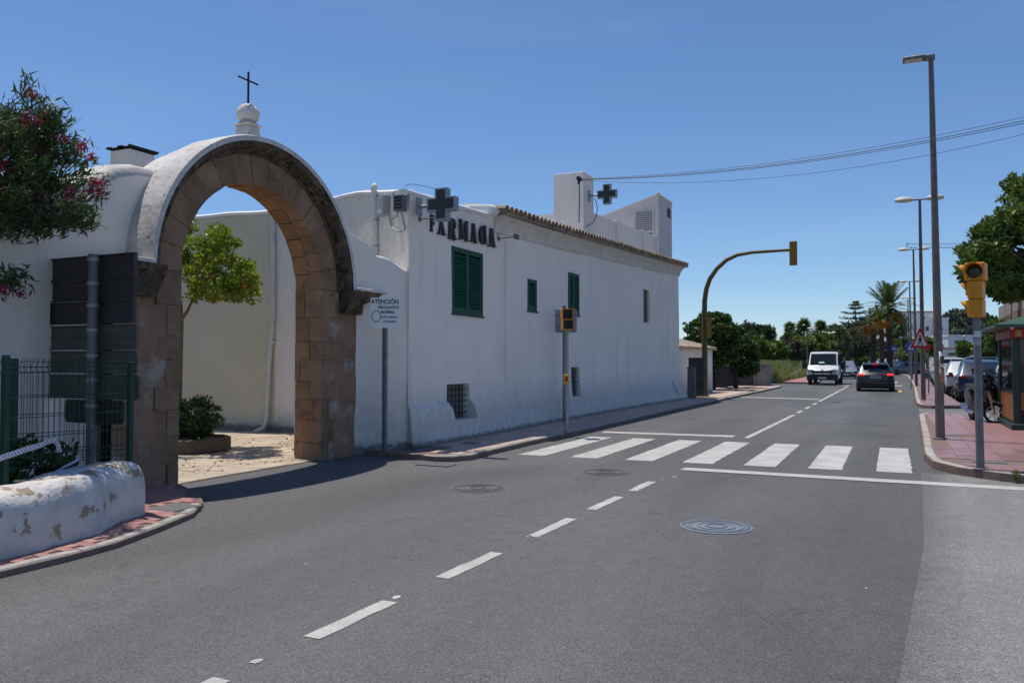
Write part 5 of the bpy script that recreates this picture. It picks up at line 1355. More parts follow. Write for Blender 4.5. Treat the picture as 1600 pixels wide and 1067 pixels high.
# ------------------------------------------------------------------ curved mast signal, cabinets, outbuilding
sy_ = 34.4
b = G(1101, 619, .12)
t = thing('mast_traffic_light', 'curved olive mast reaching over the road with an amber signal at its tip', 'traffic light', (b.x, b.y, .12))
P = [S(u, v, sy_) for u, v in [(1101, 619), (1101, 560), (1100.5, 500), (1101, 470), (1103.5, 452), (1109, 436), (1120, 420), (1135, 406.5), (1152, 398.5), (1175, 394.5), (1205, 392.5), (1236, 390.5)]]
MB().tube(P, [.13, .125, .115, .11, .105, .10, .095, .09, .08, .07, .065, .06], 12).build('mast', M_YELOLD, t, smooth=60)
MB().lathe([(.2, 0), (.2, .03), (.15, .08)], (b.x, b.y, .12), 12).build('base_plate', M_YELOLD, t)
M_AMBB = mat('amber signal back', (.33, .185, .02), .55, col2=(.26, .14, .018), vscale=6)
def signal3(parent, c, h, w, dp, rz, name='signal_head', n=3):
    M = Matrix.Translation(c) @ Matrix.Rotation(rz, 4, 'Z')      # front towards local +Y
    s = MB().box(-w / 2, w / 2, -dp / 2, dp / 2, -h / 2, h / 2, M).build(name, M_AMBB, parent, bevel=.02)
    for k in range(n):
        z = h / 2 - h / n * (k + .5); r = min(w, h / n) * .40
        MB().lathe([(r, 0), (r * .9, .02), (.001, .03)], (0, 0, 0), 16, M @ Matrix.Translation((0, dp / 2 - .005, z)) @ Matrix.Rotation(R(-90), 4, 'X')).build('lens', M_LENS, s, smooth=40)
        v = MB(); rows = []
        for q in range(13):
            a = math.pi * (-.15 + 1.3 * q / 12); L = .05 + .17 * max(0, math.sin(a)) ; rows.append([(r * 1.08 * math.cos(a), dp / 2 - .01, z + r * 1.08 * math.sin(a)), (r * 1.08 * math.cos(a), dp / 2 + L, z + r * 1.08 * math.sin(a))])
        v.grid([[M @ Vector(p) for p in r_] for r_ in rows]); o = v.build('visor', M_AMBB, s, smooth=60); so = o.modifiers.new('s', 'SOLIDIFY'); so.thickness = .006
    return s
c = S(1239.5, 396, sy_); signal3(t, (c.x, sy_, c.z), .98, .30, .2, R(8))
c = S(1105.5, 512.5, sy_); signal3(t, (c.x + .02, sy_, c.z), .88, .28, .2, R(-60))
def cabinet(label, u0, u1, v0, v1, z, m, dp=.4, y=None, doors=2, legs=None):
    g = G((u0 + u1) / 2, v1, z); yy = y or g.y; a, b_ = S(u0, v1, yy), S(u1, v1, yy); h = S((u0 + u1) / 2, v0, yy).z
    t = thing('electrical_cabinet', label, 'cabinet', ((a.x + b_.x) / 2, yy, z)); zb = z if legs is None else legs
    MB().box(a.x, b_.x, yy, yy + dp, zb, h).build('body', m, t, bevel=.015)
    MB().box(a.x - .02, b_.x + .02, yy - .02, yy + dp + .02, h - .01, h + .04).build('lid', m, t, bevel=.01)
    w = (b_.x - a.x) / doors
    for k in range(doors):
        d_ = MB().box(a.x + w * k + .02, a.x + w * (k + 1) - .02, yy - .012, yy - .001, zb + .05, h - .05).build('door', m, t)
        MB().box(a.x + w * (k + 1) - .07, a.x + w * (k + 1) - .05, yy - .03, yy - .012, (zb + h) / 2 - .06, (zb + h) / 2 + .06).build('handle', M_GALV, d_)
    if legs is not None: MB().box((a.x + b_.x) / 2 - .11, (a.x + b_.x) / 2 + .11, yy + .05, yy + .25, z, zb - .001).build('pedestal', M_KERB, t)
    return t
M_CABG = mat('dark green grey cabinet', (.04, .05, .045), .6, col2=(.06, .068, .06), vscale=3)
M_CABL = mat('cement grey cabinet', (.17, .165, .155), .85, col2=(.13, .125, .12), vscale=5)
cabinet('dark green electrical cabinet against the white outbuilding by the mast', 1076, 1099, 560, 619, .12, M_CABG)
cabinet('narrow pale cement meter cabinet in front of the dark green cabinet', 1074, 1086, 575, 621, .12, M_CABL, dp=.25, y=S(0, 0, 1).y * 0 + G(1080, 621, .12).y - .1, doors=1)
cabinet('small light grey box on a concrete pedestal by the white outbuilding', 1126.5, 1138, 572, 606, .12, M_PLAST, dp=.3, doors=1, legs=D(1132, 590, 40.5).z)
# outbuilding
t = thing('outbuilding', 'low white outbuilding with a sloping tiled roof beyond the pharmacy', 'building', (-9, 37.5, 0))
oa, obb = (-8.35, 34.2), (-7.95, 40.6)
h0 = VPL(1100, 546, oa, obb).z
mb = MB(); mb.add([(oa[0], oa[1], -.1), (obb[0], obb[1], -.1), (-13, 41, -.1), (-13, 34, -.1), (oa[0], oa[1], h0), (obb[0], obb[1], h0), (-13, 41, h0 + .6), (-13, 34, h0 + .6)], [(0, 1, 5, 4), (1, 2, 6, 5), (2, 3, 7, 6), (3, 0, 4, 7), (4, 5, 6, 7)]).build('wall', M_WALL, t)
e0 = MB(); sl_ = R(15)
for c in range(5):
    for k in range(int(6.7 / .24)):
        y = 34.0 + (k + .5) * .24; x = interp(y, [(34, -8.15), (40.8, -7.72)]) - c * .36; bb = barrel(.1, .44)
        M = Matrix.Translation((x + .0, y, h0 + .02 + c * .36 * math.tan(sl_) + random.uniform(-.008, .008))) @ Matrix.Rotation(math.pi + random.uniform(-.03, .03), 4, 'Z') @ Matrix.Rotation(-sl_, 4, 'Y')
        if c == 0: wpart('roof_tile', cover, t, (x, y, h0 + .03)).rotation_euler = (0, -sl_, math.pi + random.uniform(-.04, .04))
        else: e0.add(bb.v, bb.f, M)
o = e0.build('roof_tiles', M_TILE, t, smooth=40); o['kind'] = 'stuff'
MB().add([(-8.1, 34.0, h0 - .01), (-7.7, 40.8, h0 - .01), (-13, 41.2, h0 + 1.3), (-13, 33.8, h0 + 1.3)], [(0, 1, 2, 3)]).build('roof_deck', M_TILE, t)
# gate and wall end beyond
t = thing('metal_gate', 'dark brown slatted metal gate between the outbuilding and the beige pier', 'gate', (-7.6, 47, 0))
ga, gb = (-8.35, 43.3), (-7.5, 51.0); gd = Vector((gb[0] - ga[0], gb[1] - ga[1], 0)); L = gd.length; ga3 = Vector((ga[0], ga[1], 0)); ang_ = math.atan2(gd.y, gd.x)
zt_ = VPL(1150, 571, ga, gb).z; mb_ = MB().box(-.07, .07, -.015, .015, 0, zt_ - .25).mesh('slat', mat('dark brown gate metal', (.035, .028, .026), .7))
n_ = int(L / .16)
for k in range(n_): wpart('slat', mb_, t, ga3 + gd * ((k + .5) / n_) + Vector((0, 0, .2)), (0, 0, ang_))
mb = MB()
for z in (.3, zt_ - .12): mb.box(0, L, -.03, -.016, z, z + .06, Matrix.Translation(ga3) @ Matrix.Rotation(ang_, 4, 'Z'))
mb.build('gate_rail', M_IRON, t)
t = thing('gate_pier', 'beige rendered gate pier and lintel at the end of the dark gate', 'pier', (-7.1, 52, 0)); M_BEI = mat('beige render', (.33, .27, .23), .9, col2=(.27, .22, .19), vscale=3)
p0, p1 = S(1184, 600, 51.6), S(1197, 600, 51.6); zt2 = S(1190, 571, 51.6).z
MB().box(p0.x, p1.x, 51.6, 54, -.05, zt2).build('pier', M_BEI, t, bevel=.02)
MB().box(p0.x - 2.2, p1.x + .05, 51.4, 54.05, zt2 + .003, zt2 + .12).build('lintel', M_BEI, t)
MB().box(p0.x - .75, p0.x - .01, 51.6, 51.64, .1, zt2 - .03).build('meter_door', mat('violet grey door', (.17, .16, .19), .6), t)
for k in range(3):
    p = G(1150 + 18 * k, 609 - 3 * k, .12)
    if k == 0: bo = thing('bollard', 'short dark bollard on the pavement in front of the gate', 'bollard', p); MB().lathe([(.05, 0), (.05, .75), (.06, .78), (.04, .85)], p, 10).build('post', M_IRON, bo)

# fig tree and other plants behind
def mtree(name, label, cat, u, v, ru, rv, dist, n, clr, per, ll, lw, m, base_v=600, group=None, **k):
    c = D(u, v, dist); r = (ru * dist / FPX, ru * dist / FPX * .9, rv * dist / FPX); base = (c.x, c.y, k.pop('zb', -.05))
    return make_tree(name, label, cat, base, tuple(c), r, n, clr, per, ll, lw, m, M_BARK, group=group, **k)
mtree('fig_tree', 'dense dark fig tree rising behind the tiled outbuilding', 'tree', 1112, 532, 44, 44, 43, 130, .42, 95, .26, .17, M_LBUSH, trunk_r=.16, limbs=8)
mtree('fig_tree', 'lower dark fig tree overhanging the dark gate', 'tree', 1150, 555, 32, 40, 46, 80, .38, 85, .22, .14, M_LBUSH, trunk_r=.12, limbs=7)
bush('leafy_shrub', 'dark leafy shrub spilling over the gate beside the grey box', 'shrub', tuple(D(1132, 585, 47)), (1.0, .8, .9), 26, .3, 60, .16, .1, M_LBUSH, base=tuple(Vector((D(1132, 585, 47).x, D(1132, 585, 47).y, 0))))
# scrub slope beyond
for i, (u, v, ru, rv, d, m, nm) in enumerate([
    (1180, 545, 26, 22, 75, M_LIVY, 'bright green bushy tree just right of the fig tree'),
    (1172, 520, 18, 14, 120, M_LPINE, 'dark round tree above the beige gate lintel'),
    (1192, 522, 15, 14, 130, M_LPINE, 'dark tree below the pair of far twin chimneys'),
    (1210, 548, 20, 18, 82, M_LIVY, 'green leafy tree above the tall pale grass'),
    (1236, 546, 12, 17, 84, M_LDRY, 'grey leafless bush in the middle of the scrub'),
    (1249, 552, 9, 15, 92, M_LDRY, 'grey purple dry bush beside the street lamp'),
    (1258, 542, 18, 20, 90, M_LSCRUB, 'yellow green bush behind the left street lamp'),
    (1240, 530, 18, 12, 120, M_LPINE, 'dark green tree below the left fan palms'),
    (1275, 540, 18, 22, 100, M_LIVY, 'rounded green tree behind the white truck cab'),
    (1300, 534, 20, 24, 120, M_LIVY, 'light green tree between the fan palm and the olive'),
    (1292, 545, 14, 14, 110, M_LSCRUB, 'bright bush just above the truck roof'),
    (1352, 560, 22, 12, 130, M_LIVY, 'low clipped green hedge tree above the silver car'),
    (1368, 545, 16, 14, 135, M_LIVY, 'green tree between the two date palm trunks'),
    (1410, 545, 18, 20, 130, M_LIVY, 'green tree right of the big date palm trunk'),
    (1398, 520, 14, 18, 150, M_LPINE, 'dark tree in front of the white house'),
    (1448, 540, 16, 16, 120, M_LIVY, 'green tree behind the warning triangle'),
    (1508, 545, 9, 12, 90, M_LIVY, 'small round tree beyond the parked cars'),
    (1425, 555, 22, 12, 110, M_LSCRUB, 'leafy bush low behind the row of lamp posts'),
    (1310, 558, 22, 10, 140, M_LPINE, 'low dark hedge bush between truck and silver car'),
    (1560, 525, 26, 26, 62, M_LIVY, 'bright green tree behind the amber signal pole by the kiosk'),
    (1540, 545, 16, 14, 66, M_LIVY, 'low green tree at the back of the car park')]):
    mtree('broadleaf_tree' if m is not M_LDRY else 'dry_bush', nm, 'tree' if m is not M_LDRY else 'bush', u, v, ru, rv, d, 46, d * .0062, 60, .0038 * d, .0024 * d, m, trunk_r=.14, limbs=6, shell=.4)
mtree('olive_tree', 'wide grey green olive tree left of the date palms', 'tree', 1338, 537, 34, 22, 118, 90, .75, 110, .42, .12, M_LOLIVE, trunk_r=.3, limbs=7)
mtree('bougainvillea', 'small purple bougainvillea bush under the date palms', 'bush', 1383, 541, 8, 6, 112, 14, .35, 40, .3, .2, mat('bougainvillea bract', (.22, .06, .16), .7), trunk_r=.06, limbs=3)
# tall grass on the verge
gv = []
for k in range(24000):
    y = 60.6 + 48 * random.random() ** 1.5; xr = interp(y, [(60.6, -7.15), (66, -7.2), (86, -7.4), (110, -6.5)]); x = xr - random.random() ** 1.3 * 9
    h = random.uniform(.5, 1.5) * (.6 + .6 * (1 if (xr - x) > 1.2 else .3)); lean = random.uniform(-.2, .2)
    w = .035 + y * .0004; a = random.uniform(0, 3.14); dx, dy = math.cos(a) * w, math.sin(a) * w
    gv += [(x - dx, y - dy, -.1), (x + dx, y + dy, -.1), (x + lean + dx * .2, y + dy * .2, h), (x + lean - dx * .2, y - dy * .2, h)]
o = bpy.data.objects.new('verge_grass', leaf_mesh('verge_grass', np.array(gv), M_GRASS)); COL.objects.link(o); o['kind'] = 'stuff'; o['label'] = 'tall pale dry grass on the verge left of the road'; o['category'] = 'grass'
gv = leaf_arrays(np.column_stack([-11.2 - rng.random(14000) ** 1.2 * 14, rng.uniform(60, 100, 14000), rng.uniform(0, 1.6, 14000) ** 1.3]), rng.normal(size=(14000, 3)) + np.array([0, 0, 1]), .32, .13)
gv[:, 0] -= np.maximum(0, (gv[:, 1] - 75) * .06)
o = bpy.data.objects.new('ground_scrub', leaf_mesh('ground_scrub', gv, M_LSCRUB)); COL.objects.link(o); o['kind'] = 'stuff'; o['label'] = 'green scrub covering the slope behind the verge'; o['category'] = 'ground cover'
# far wood as one mass
fw = clump_centres((20, 420, 2), (1, 1, 1), 10, .5)
cs = []
for k in range(750):
    a = R(random.uniform(-8, 42) ) ; d = random.uniform(190, 420); u = random.uniform(1040, 1640); p = D(u, 560, d); cs.append((p.x, p.y, random.uniform(0, 1) * d * .028))
vv = clump_leaves([np.array(c) for c in cs], 3.0, 46, 1.3, .8, .3); o = bpy.data.objects.new('distant_wood', leaf_mesh('distant_wood', vv, M_LPINE)); COL.objects.link(o); o['kind'] = 'stuff'; o['label'] = 'dark mixed woodland in the distance beyond the road'; o['category'] = 'woodland'
# hills
M_HILLT = mat('hazy pine green', (.04, .06, .045), .9, col2=(.06, .08, .05), vscale=.05)
def hill(name, pts, d, depth, label):
    rows = []
    us = np.linspace(pts[0][0], pts[-1][0], 90)
    for j in range(14):
        s = j / 13; row = []
        for u in us:
            v = interp(u, pts); p = D(u, 566, d + depth * s); top = D(u, v, d + depth * .5).z
            n1 = math.sin(u * .35 + s * 9) * .05 + math.sin(u * .13 + s * 4) * .07 + random.uniform(-.03, .03)
            row.append((p.x, p.y, (top + 3) * max(0, math.sin(math.pi * min(1, s * 1.0))) ** .8 * (1 + n1) - 3))
        rows.append(row)
    pts = []
    for row in rows[2:9]:
        for p in row[::1]: pts.append(np.array(p) + np.array([random.uniform(-4, 4), random.uniform(-8, 8), random.uniform(-.5, 1.5)]))
    ho = bpy.data.objects.new('hillside_trees', leaf_mesh('hillside_trees', clump_leaves(pts, d * .0075, 46, d * .0042, d * .0028, .4), M_HILLT)); COL.objects.link(ho); ho['kind'] = 'stuff'; ho['label'] = label; ho['category'] = 'woodland'
    return struct(name, MB().grid(rows), mat('wooded hillside', (.022, .04, .022), .95, col2=(.045, .062, .03), vscale=.05, vdetail=9, bump=2.5, bscale=.12), smooth=60)
hill('hill', [(1380, 530), (1440, 506), (1470, 499), (1485, 498), (1500, 496), (1525, 498), (1545, 503), (1565, 506), (1600, 500), (1700, 505)], 620, 300, 'pine trees covering the hill behind the car park')
hill('hill', [(1200, 562), (1270, 545), (1300, 520), (1330, 510), (1370, 508), (1420, 515), (1460, 530), (1500, 560)], 520, 260, 'pine trees covering the low hill behind the palms')
# palms
def frond_mesh(L, droop, m, n=26, lw=.05, ll=.55, name='frond'):
    P = []
    for k in range(n + 1):
        s = k / n; P.append(Vector((L * (s - .12 * s * s), 0, L * (.28 * s - droop * s * s))))
    vs = []
    for k in range(2, n):
        p = P[k]; t_ = (P[min(k + 1, n)] - P[k - 1]).normalized(); s = k / n; l = ll * math.sin(math.pi * (.12 + .82 * s)) ** .7
        for sg in (-1, 1):
            d = (Vector((t_.x * .65, sg * .75, t_.z * .65 - .12 + random.uniform(-.1, .15)))).normalized(); sd = t_ * lw / 2
            vs += [p - sd, p + sd, p + d * l + sd * .25, p + d * l - sd * .25]
    rr_ = Vector((0, .02, 0))
    for k in range(n): vs += [P[k] - rr_, P[k] + rr_, P[k + 1] + rr_ * .6, P[k + 1] - rr_ * .6]
    return leaf_mesh(name, np.array([tuple(v) for v in vs]), m)
FR = [frond_mesh(1, dr, M_LPALM, lw=.03, ll=.17) for dr in (.15, .45, .8)]; FRD = frond_mesh(1, 1.1, M_LPALMD, lw=.03, ll=.15)
def date_palm(label, u, v, d, L, nf, tr, dates, vbase=575):
    c = D(u, v, d); t = thing('date_palm', label, 'palm tree', (c.x, c.y, -.1))
    mb = MB(); pts = []; rs = []; n = 34
    for k in range(n + 1):
        s = k / n; pts.append((c.x + .1 * math.sin(s * 3), c.y, -.1 + (c.z + .1) * s)); rs.append(tr * (1.15 - .2 * s + (.09 if k % 2 else 0)) * (1.35 if s > .93 else 1))
    mb.tube(pts, rs, 10).build('trunk', mat('palm trunk', (.085, .06, .045), .95, col2=(.05, .036, .028), vscale=3), t)
    for k in range(nf):
        q = k / nf; el = 80 - 92 * q ** .9 + random.uniform(-8, 8); az = k * 137.5
        me = FR[0] if el > 40 else FR[1] if el > 0 else FR[2]
        s = L * random.uniform(.85, 1.08)
        wpart('frond', me, t, (c.x, c.y, c.z), (0, -R(el - 12), R(az + random.uniform(-9, 9))), (s, s, s))
    for k in range(10): wpart('dry_frond', FRD, t, (c.x, c.y, c.z - .2), (0, R(35), R(k * 36 + 10)), (L * .32,) * 3)
    if dates:
        cs = []
        for k in range(dates):
            a = random.uniform(0, 6.28); cs.append(np.array((c.x + math.cos(a) * L * .34, c.y + math.sin(a) * L * .34, c.z - L * random.uniform(.12, .42))))
        link_part('date_cluster', leaf_mesh('date_cluster', clump_leaves(cs, L * .13, 190, .4, .09, -1.2), M_DATE, WL[t]), t)
date_palm('tall date palm with a full round crown standing highest of the group', 1388, 482, 100, 4.0, 64, .34, 12)
date_palm('shorter date palm thick with orange date stalks left of the tall one', 1363, 508, 102, 2.5, 40, .28, 22)
date_palm('date palm with orange stalks partly hidden behind the tall palm trunk', 1376, 500, 96, 2.3, 30, .28, 22)
date_palm('slim small palm in front of the white house', 1410, 508, 112, 2.0, 36, .2, 0)
def fan_palm(label, u, v, d, r, tr=.18):
    c = D(u, v, d); t = thing('fan_palm', label, 'palm tree', (c.x, c.y, -.1), group=None)
    MB().tube([(c.x, c.y, -.1), (c.x + .1, c.y, c.z * .5), (c.x, c.y, c.z)], [tr * 1.2, tr, tr * .9], 8).build('trunk', MATS['palm trunk'], t, smooth=60)
    vs = []
    for k in range(44):
        a = random.uniform(0, 6.28); el = R(random.uniform(-60, 88)); d0 = Vector((math.cos(a) * math.cos(el), math.sin(a) * math.cos(el), math.sin(el))); q = Vector((c.x, c.y, c.z)) + d0 * r * .28
        s1 = d0.cross(Vector((0, 0, 1))); s1 = s1.normalized() if s1.length > .05 else Vector((1, 0, 0)); u2 = s1.cross(d0); ra = random.uniform(-1.2, 1.2); s1 = s1 * math.cos(ra) + u2 * math.sin(ra); u2 = s1.cross(d0)
        for j in range(9):
            b_ = R(-75 + 150 * j / 8); dd_ = (d0 * math.cos(b_) + s1 * math.sin(b_)); w = u2.cross(dd_) * .06 * r; w = dd_.cross(u2) * .07 * r
            w = w * random.uniform(.8, 1.3); vs += [q - w * .4, q + dd_ * r * .35 - w, q + dd_ * r * random.uniform(.65, 1.15) + Vector((0, 0, -.14 * r)), q + dd_ * r * .35 + w]
    link_part('crown', leaf_mesh('crown', np.array([tuple(v) for v in vs]), M_LPALM, WL[t]), t)
for lb, u, v, d, r in (('leftmost fan palm of the group on the far left of the road', 1234, 511, 150, 1.15), ('taller shaggy fan palm beside the left street lamp', 1256, 509, 140, 1.4), ('slender fan palm standing alone above the white truck', 1282, 509, 150, 1.2), ('small distant fan palm beside the striped chimney', 1207, 524, 170, 1.1)): fan_palm(lb, u, v, d, r)
# Norfolk pine
c = D(1337, 478, 125); t = thing('norfolk_pine', 'tall Norfolk pine with horizontal tiers of branches', 'tree', (c.x, c.y, -.1))
MB().tube([(c.x, c.y, -.1), (c.x, c.y, c.z * .6), (c.x, c.y, c.z + .2)], [.26, .18, .03], 8).build('trunk', M_BARK, t)
vs = []; mb = MB()
for k, (v, hw) in enumerate([(473, 5), (477, 10), (482, 14), (489, 21), (497, 25), (505, 32), (515, 35), (525, 42), (536, 44)]):
    z = D(1337, v, 125).z; L0_ = hw * 125 / FPX
    for j in range(7):
        L = L0_ * random.uniform(.75, 1.1)
        a = j * R(51.4) + k * .9 + random.uniform(-.15, .15); d0 = Vector((math.cos(a), math.sin(a), 0)); P = [Vector((c.x, c.y, z - .3 * L * .2)) + d0 * L * s + Vector((0, 0, .16 * L * s * s - .05 * L * s)) for s in (0, .33, .66, 1)]
        mb.tube(P, [.05, .04, .03, .01], 4)
        for q in range(int(10 + 13 * L)):
            s = random.uniform(.15, 1.02); p = P[0] + d0 * L * s + Vector((random.uniform(-.2, .2), random.uniform(-.2, .2), .16 * L * s * s - .05 * L * s + random.uniform(-.03, .2))); vs.append(p)
vs = np.array([tuple(v) for v in vs]); link_part('foliage', leaf_mesh('foliage', leaf_arrays(vs, rng.normal(size=vs.shape) + np.array([0, 0, .9]), .5, .09), M_LPINE, WL[t]), t)
mb.build('branch', M_BARK, t)

# ------------------------------------------------------------------ street lamps
def lamp_head(L, w=.16, h=.07):
    mb = MB(); rows = []
    for k in range(9):
        s = k / 8; x = L * s; f = math.sin(math.pi * min(.97, max(.06, .12 + .8 * s))) ** .45
        rows.append([(x, w * f * math.cos(a), h * f * math.sin(a) * (1 if math.sin(a) > 0 else .55)) for a in [2 * math.pi * q / 12 for q in range(12)]] )
    rows = [r + [r[0]] for r in rows]; mb.grid(rows); mb.f.append(tuple(range(12))); mb.f.append(tuple(8 * 13 + q for q in range(11, -1, -1))); return mb
x, y = .91, 17.3
t = thing('street_lamp', 'tallest brown grey lamp post with one flat lamp reaching left over the road', 'street lamp', (x, y, .12))
topp = S(1454.5, 92, 17.3)
MB().tube([(x, y, .1), (x * .75 + topp.x * .25, y, 1.95), (topp.x, y, topp.z)], [.083, .077, .045], 14).build('post', M_BROWNP, t, smooth=50)
MB().lathe([(.12, 0), (.12, .02), (.09, .03)], (x, y, .12), 14).build('base_plate', M_BROWNP, t)
e = S(1410.5, 91, 17.3)
MB().box(topp.x - .12, topp.x + .07, y - .04, y + .04, topp.z - .03, topp.z + .07).build('bracket', M_GALVD, t, bevel=.01)
hd_ = MB().bbox(e.x, topp.x - .1, y - .13, y + .13, topp.z + .01, topp.z + .08, .03).build('lamp_head', M_GALVD, t)
MB().box(e.x + .03, topp.x - .15, y - .10, y + .10, topp.z + .002, topp.z + .009).build('lamp_glass', M_LAMPW, hd_)
for (u0, u1, v0, v1, m, nm, lb) in ((1466, 1473.5, 549, 574, M_SIGNW, 'poster', 'white paper poster stuck on the tall lamp post'), (1466.5, 1473.5, 575, 597, mat('brown faded paper', (.3, .2, .14), .8), 'poster', 'faded brown paper stuck below the white poster on the tall lamp post')):
    z0, z1 = S(1469, v1, 17.3).z, S(1469, v0, 17.3).z; rows = []
    for q in range(7):
        a = R(-95 + 105 * q / 6); r_ = .0835 if z1 > 1.6 else .0845; cx0 = x * .95 + topp.x * .05 - .0; rows.append([(cx0 + r_ * math.cos(a), y + r_ * math.sin(a), z) for z in (z0, z1)])
    o = MB().grid(rows).build(nm, m, None, smooth=60); WL[o] = Vector(); so = o.modifiers.new('s', 'SOLIDIFY'); so.thickness = .002; so.offset = 1; tag(o, lb, 'poster')
    if nm == 'poster' and z1 > 1.6:
        rows = [[(cx0 + .0875 * math.cos(a), y + .0875 * math.sin(a), z) for z in (z0 + .07, z1 - .09)] for a in [R(-80 + 60 * q / 4) for q in range(5)]]
        MB().grid(rows).build('printed_picture', mat('dark print', (.07, .05, .045), .7), o)
dbl = None
LMP = [(1443, 625, 1437, 312, 1398, 1475, 'second lamp post from the front with two cream lamps, behind the warning triangle'), (1432, 603, 1427, 390, 1403, 1452, 'third lamp post in the row with two cream lamps'), (1425, 592, 1421, 440, 1405, 1437, 'fourth lamp post in the row with two cream lamps'), (1421, 587, 1418.5, 466, 1407, 1431, 'farthest lamp post of the row with two small lamps')]
yl = [34.6, 54.4, 76.4, 98]
for (ub, vb, ut, vt, ul, ur, lb), y in zip(LMP, yl):
    bx = S(ub, vb, y).x; tp = S(ut, vt, y); wl_ = S(ul, vt, y).x; wr_ = S(ur, vt, y).x
    t = thing('street_lamp', lb, 'street lamp', (bx, y, .1), group='double lamps in a row along the right pavement')
    MB().tube([(bx, y, .1), (bx * .6 + tp.x * .4, y, tp.z * .4), (tp.x, y, tp.z)], [.09, .08, .05], 10).build('post', M_BROWNP, t, smooth=50)
    MB().tube([(tp.x - .32, y, tp.z + .0), (tp.x + .32, y, tp.z + .0)], .03, 8).build('cross_arm', M_GALVD, t, smooth=50)
    for sg, e in ((-1, wl_), (1, wr_)):
        Lh = abs(e - tp.x) - .25; M = Matrix.Translation((tp.x + sg * .25, y, tp.z + .01)) @ (Matrix.Rotation(math.pi, 4, 'Z') if sg < 0 else Matrix.Identity(4)); hmb = lamp_head(Lh, .2, .15); hm = MB(); hm.add(hmb.v, hmb.f, M); hm.build('lamp_head', M_LAMPW, t, smooth=50)
def small_lamp(u, vb, vt, dist, label, hu=8, m=M_GALVD, glob=False, group=None):
    p = D(u, vb, dist); top = D(u, vt, dist); t = thing('street_lamp', label, 'street lamp', (p.x, p.y, max(p.z, -.1)), group=group)
    MB().tube([(p.x, p.y, -.1), (p.x, p.y, top.z)], [.07, .045], 8).build('post', m, t, smooth=50)
    w = hu * dist / FPX
    if glob: MB().lathe([(.06, -.1), (w * .3, -.06), (w * .5, 0), (w * .42, .12), (w * .2, .2), (.01, .22)], (p.x, p.y, top.z), 14).build('lamp_head', M_LAMPW, t, smooth=50)
    else:
        hmb = lamp_head(w, .2, .09); MB().add(hmb.v, hmb.f, Matrix.Translation(top) @ Matrix.Rotation(R(20), 4, 'Z')).build('lamp_head', M_LAMPW, t, smooth=50)
small_lamp(1262, 587, 513, 63, 'street lamp on the left pavement with a flat head, beside the white truck', 13, M_BROWNP)
for i, (u, vb, vt, d, hu) in enumerate([(1289, 572, 524, 120, 6), (1296.5, 572, 521, 118, 6), (1303, 572, 520, 115, 7), (1329, 575, 523, 130, 4), (1360, 575, 522, 120, 4), (1390, 578, 531, 100, 7), (1408, 578, 528, 98, 8), (1373, 575, 541, 140, 5)]):
    small_lamp(u, vb, vt, d, ['leftmost of three globe lamps above the truck roof', 'middle one of three globe lamps above the truck roof', 'rightmost of three globe lamps above the truck roof', 'thin globe lamp by the Norfolk pine', 'globe lamp left of the date palm trunks', 'white globe lamp in front of the tall date palm trunk', 'blue grey globe lamp right of the tall date palm trunk', 'small far globe lamp beneath the date stalks'][i], hu, M_GALVD, True)
small_lamp(1507, 568, 527, 75, 'black lantern on a post behind the parked cars', 4, M_IRON, True)
# warning triangle
x, y = S(1443, 560, 34.6).x - .08, 34.45
c = S(1437.5, 530, y); w = (S(1453, 530, y).x - S(1422, 530, y).x) / 2; hgt = S(1437, 513, y).z - S(1437, 543, y).z
t = thing('warning_triangle', 'red and white pedestrian warning triangle fixed to the second lamp post', 'sign', (c.x, y, c.z))
def tri(w, h, r=.0): return [(-w, -h / 3), (-w + .03 * (w / .4), -h / 3 - .03 * (w / .4)), (w - .03 * (w / .4), -h / 3 - .03 * (w / .4)), (w, -h / 3), (.03, h * 2 / 3 - .02), (0, h * 2 / 3), (-.03, h * 2 / 3 - .02)]
M = Matrix.Translation((c.x, y, c.z - .06)) @ Matrix.Rotation(R(14), 4, 'Z') @ Matrix.Rotation(R(90), 4, 'X')
MB().prism(tri(w, hgt), -.01, .01, M).build('red_border', M_SIGNR, t)
MB().prism([(a * .70, b * .70) for a, b in tri(w, hgt)], .0105, .014, M).build('white_field', M_SIGNW, t)
def pedestrian(s, M, parent, z0, m):
    mb = MB(); k = z0
    def bar(x0, y0, x1, y1, w0, w1=None):
        w1 = w1 or w0; d = Vector((x1 - x0, y1 - y0)).normalized(); n = Vector((-d.y, d.x)); nonlocal k
        mb.prism([((x0 + n.x * w0) * s, (y0 + n.y * w0) * s), ((x0 - n.x * w0) * s, (y0 - n.y * w0) * s), ((x1 - n.x * w1) * s, (y1 - n.y * w1) * s), ((x1 + n.x * w1) * s, (y1 + n.y * w1) * s)], z0, k + .002, M); k += .0002
    mb.prism([(.09 * s * math.cos(a), (.43 + .09 * math.sin(a)) * s) for a in [k2 * math.pi / 5 for k2 in range(10)]], z0, z0 + .002, M)
    bar(.0, .32, .0, .0, .10, .08); bar(.0, .28, -.16, .1, .035); bar(-.16, .1, -.2, .0, .03); bar(.0, .28, .15, .14, .035); bar(.15, .14, .22, .06, .03); bar(.0, .02, -.12, -.26, .055, .035); bar(-.12, -.26, -.24, -.42, .035); bar(.02, .02, .12, -.22, .055, .035); bar(.12, -.22, .2, -.42, .035)
    mb.build('walking_figure', m, parent)
pedestrian(.42, M @ Matrix.Translation((0, -.01, 0)), t, .0145, M_BLACK)
MB().box(c.x - .02, c.x + .09, y + .012, y + .08, c.z - .22, c.z - .18).build('bracket', M_GALVD, t)
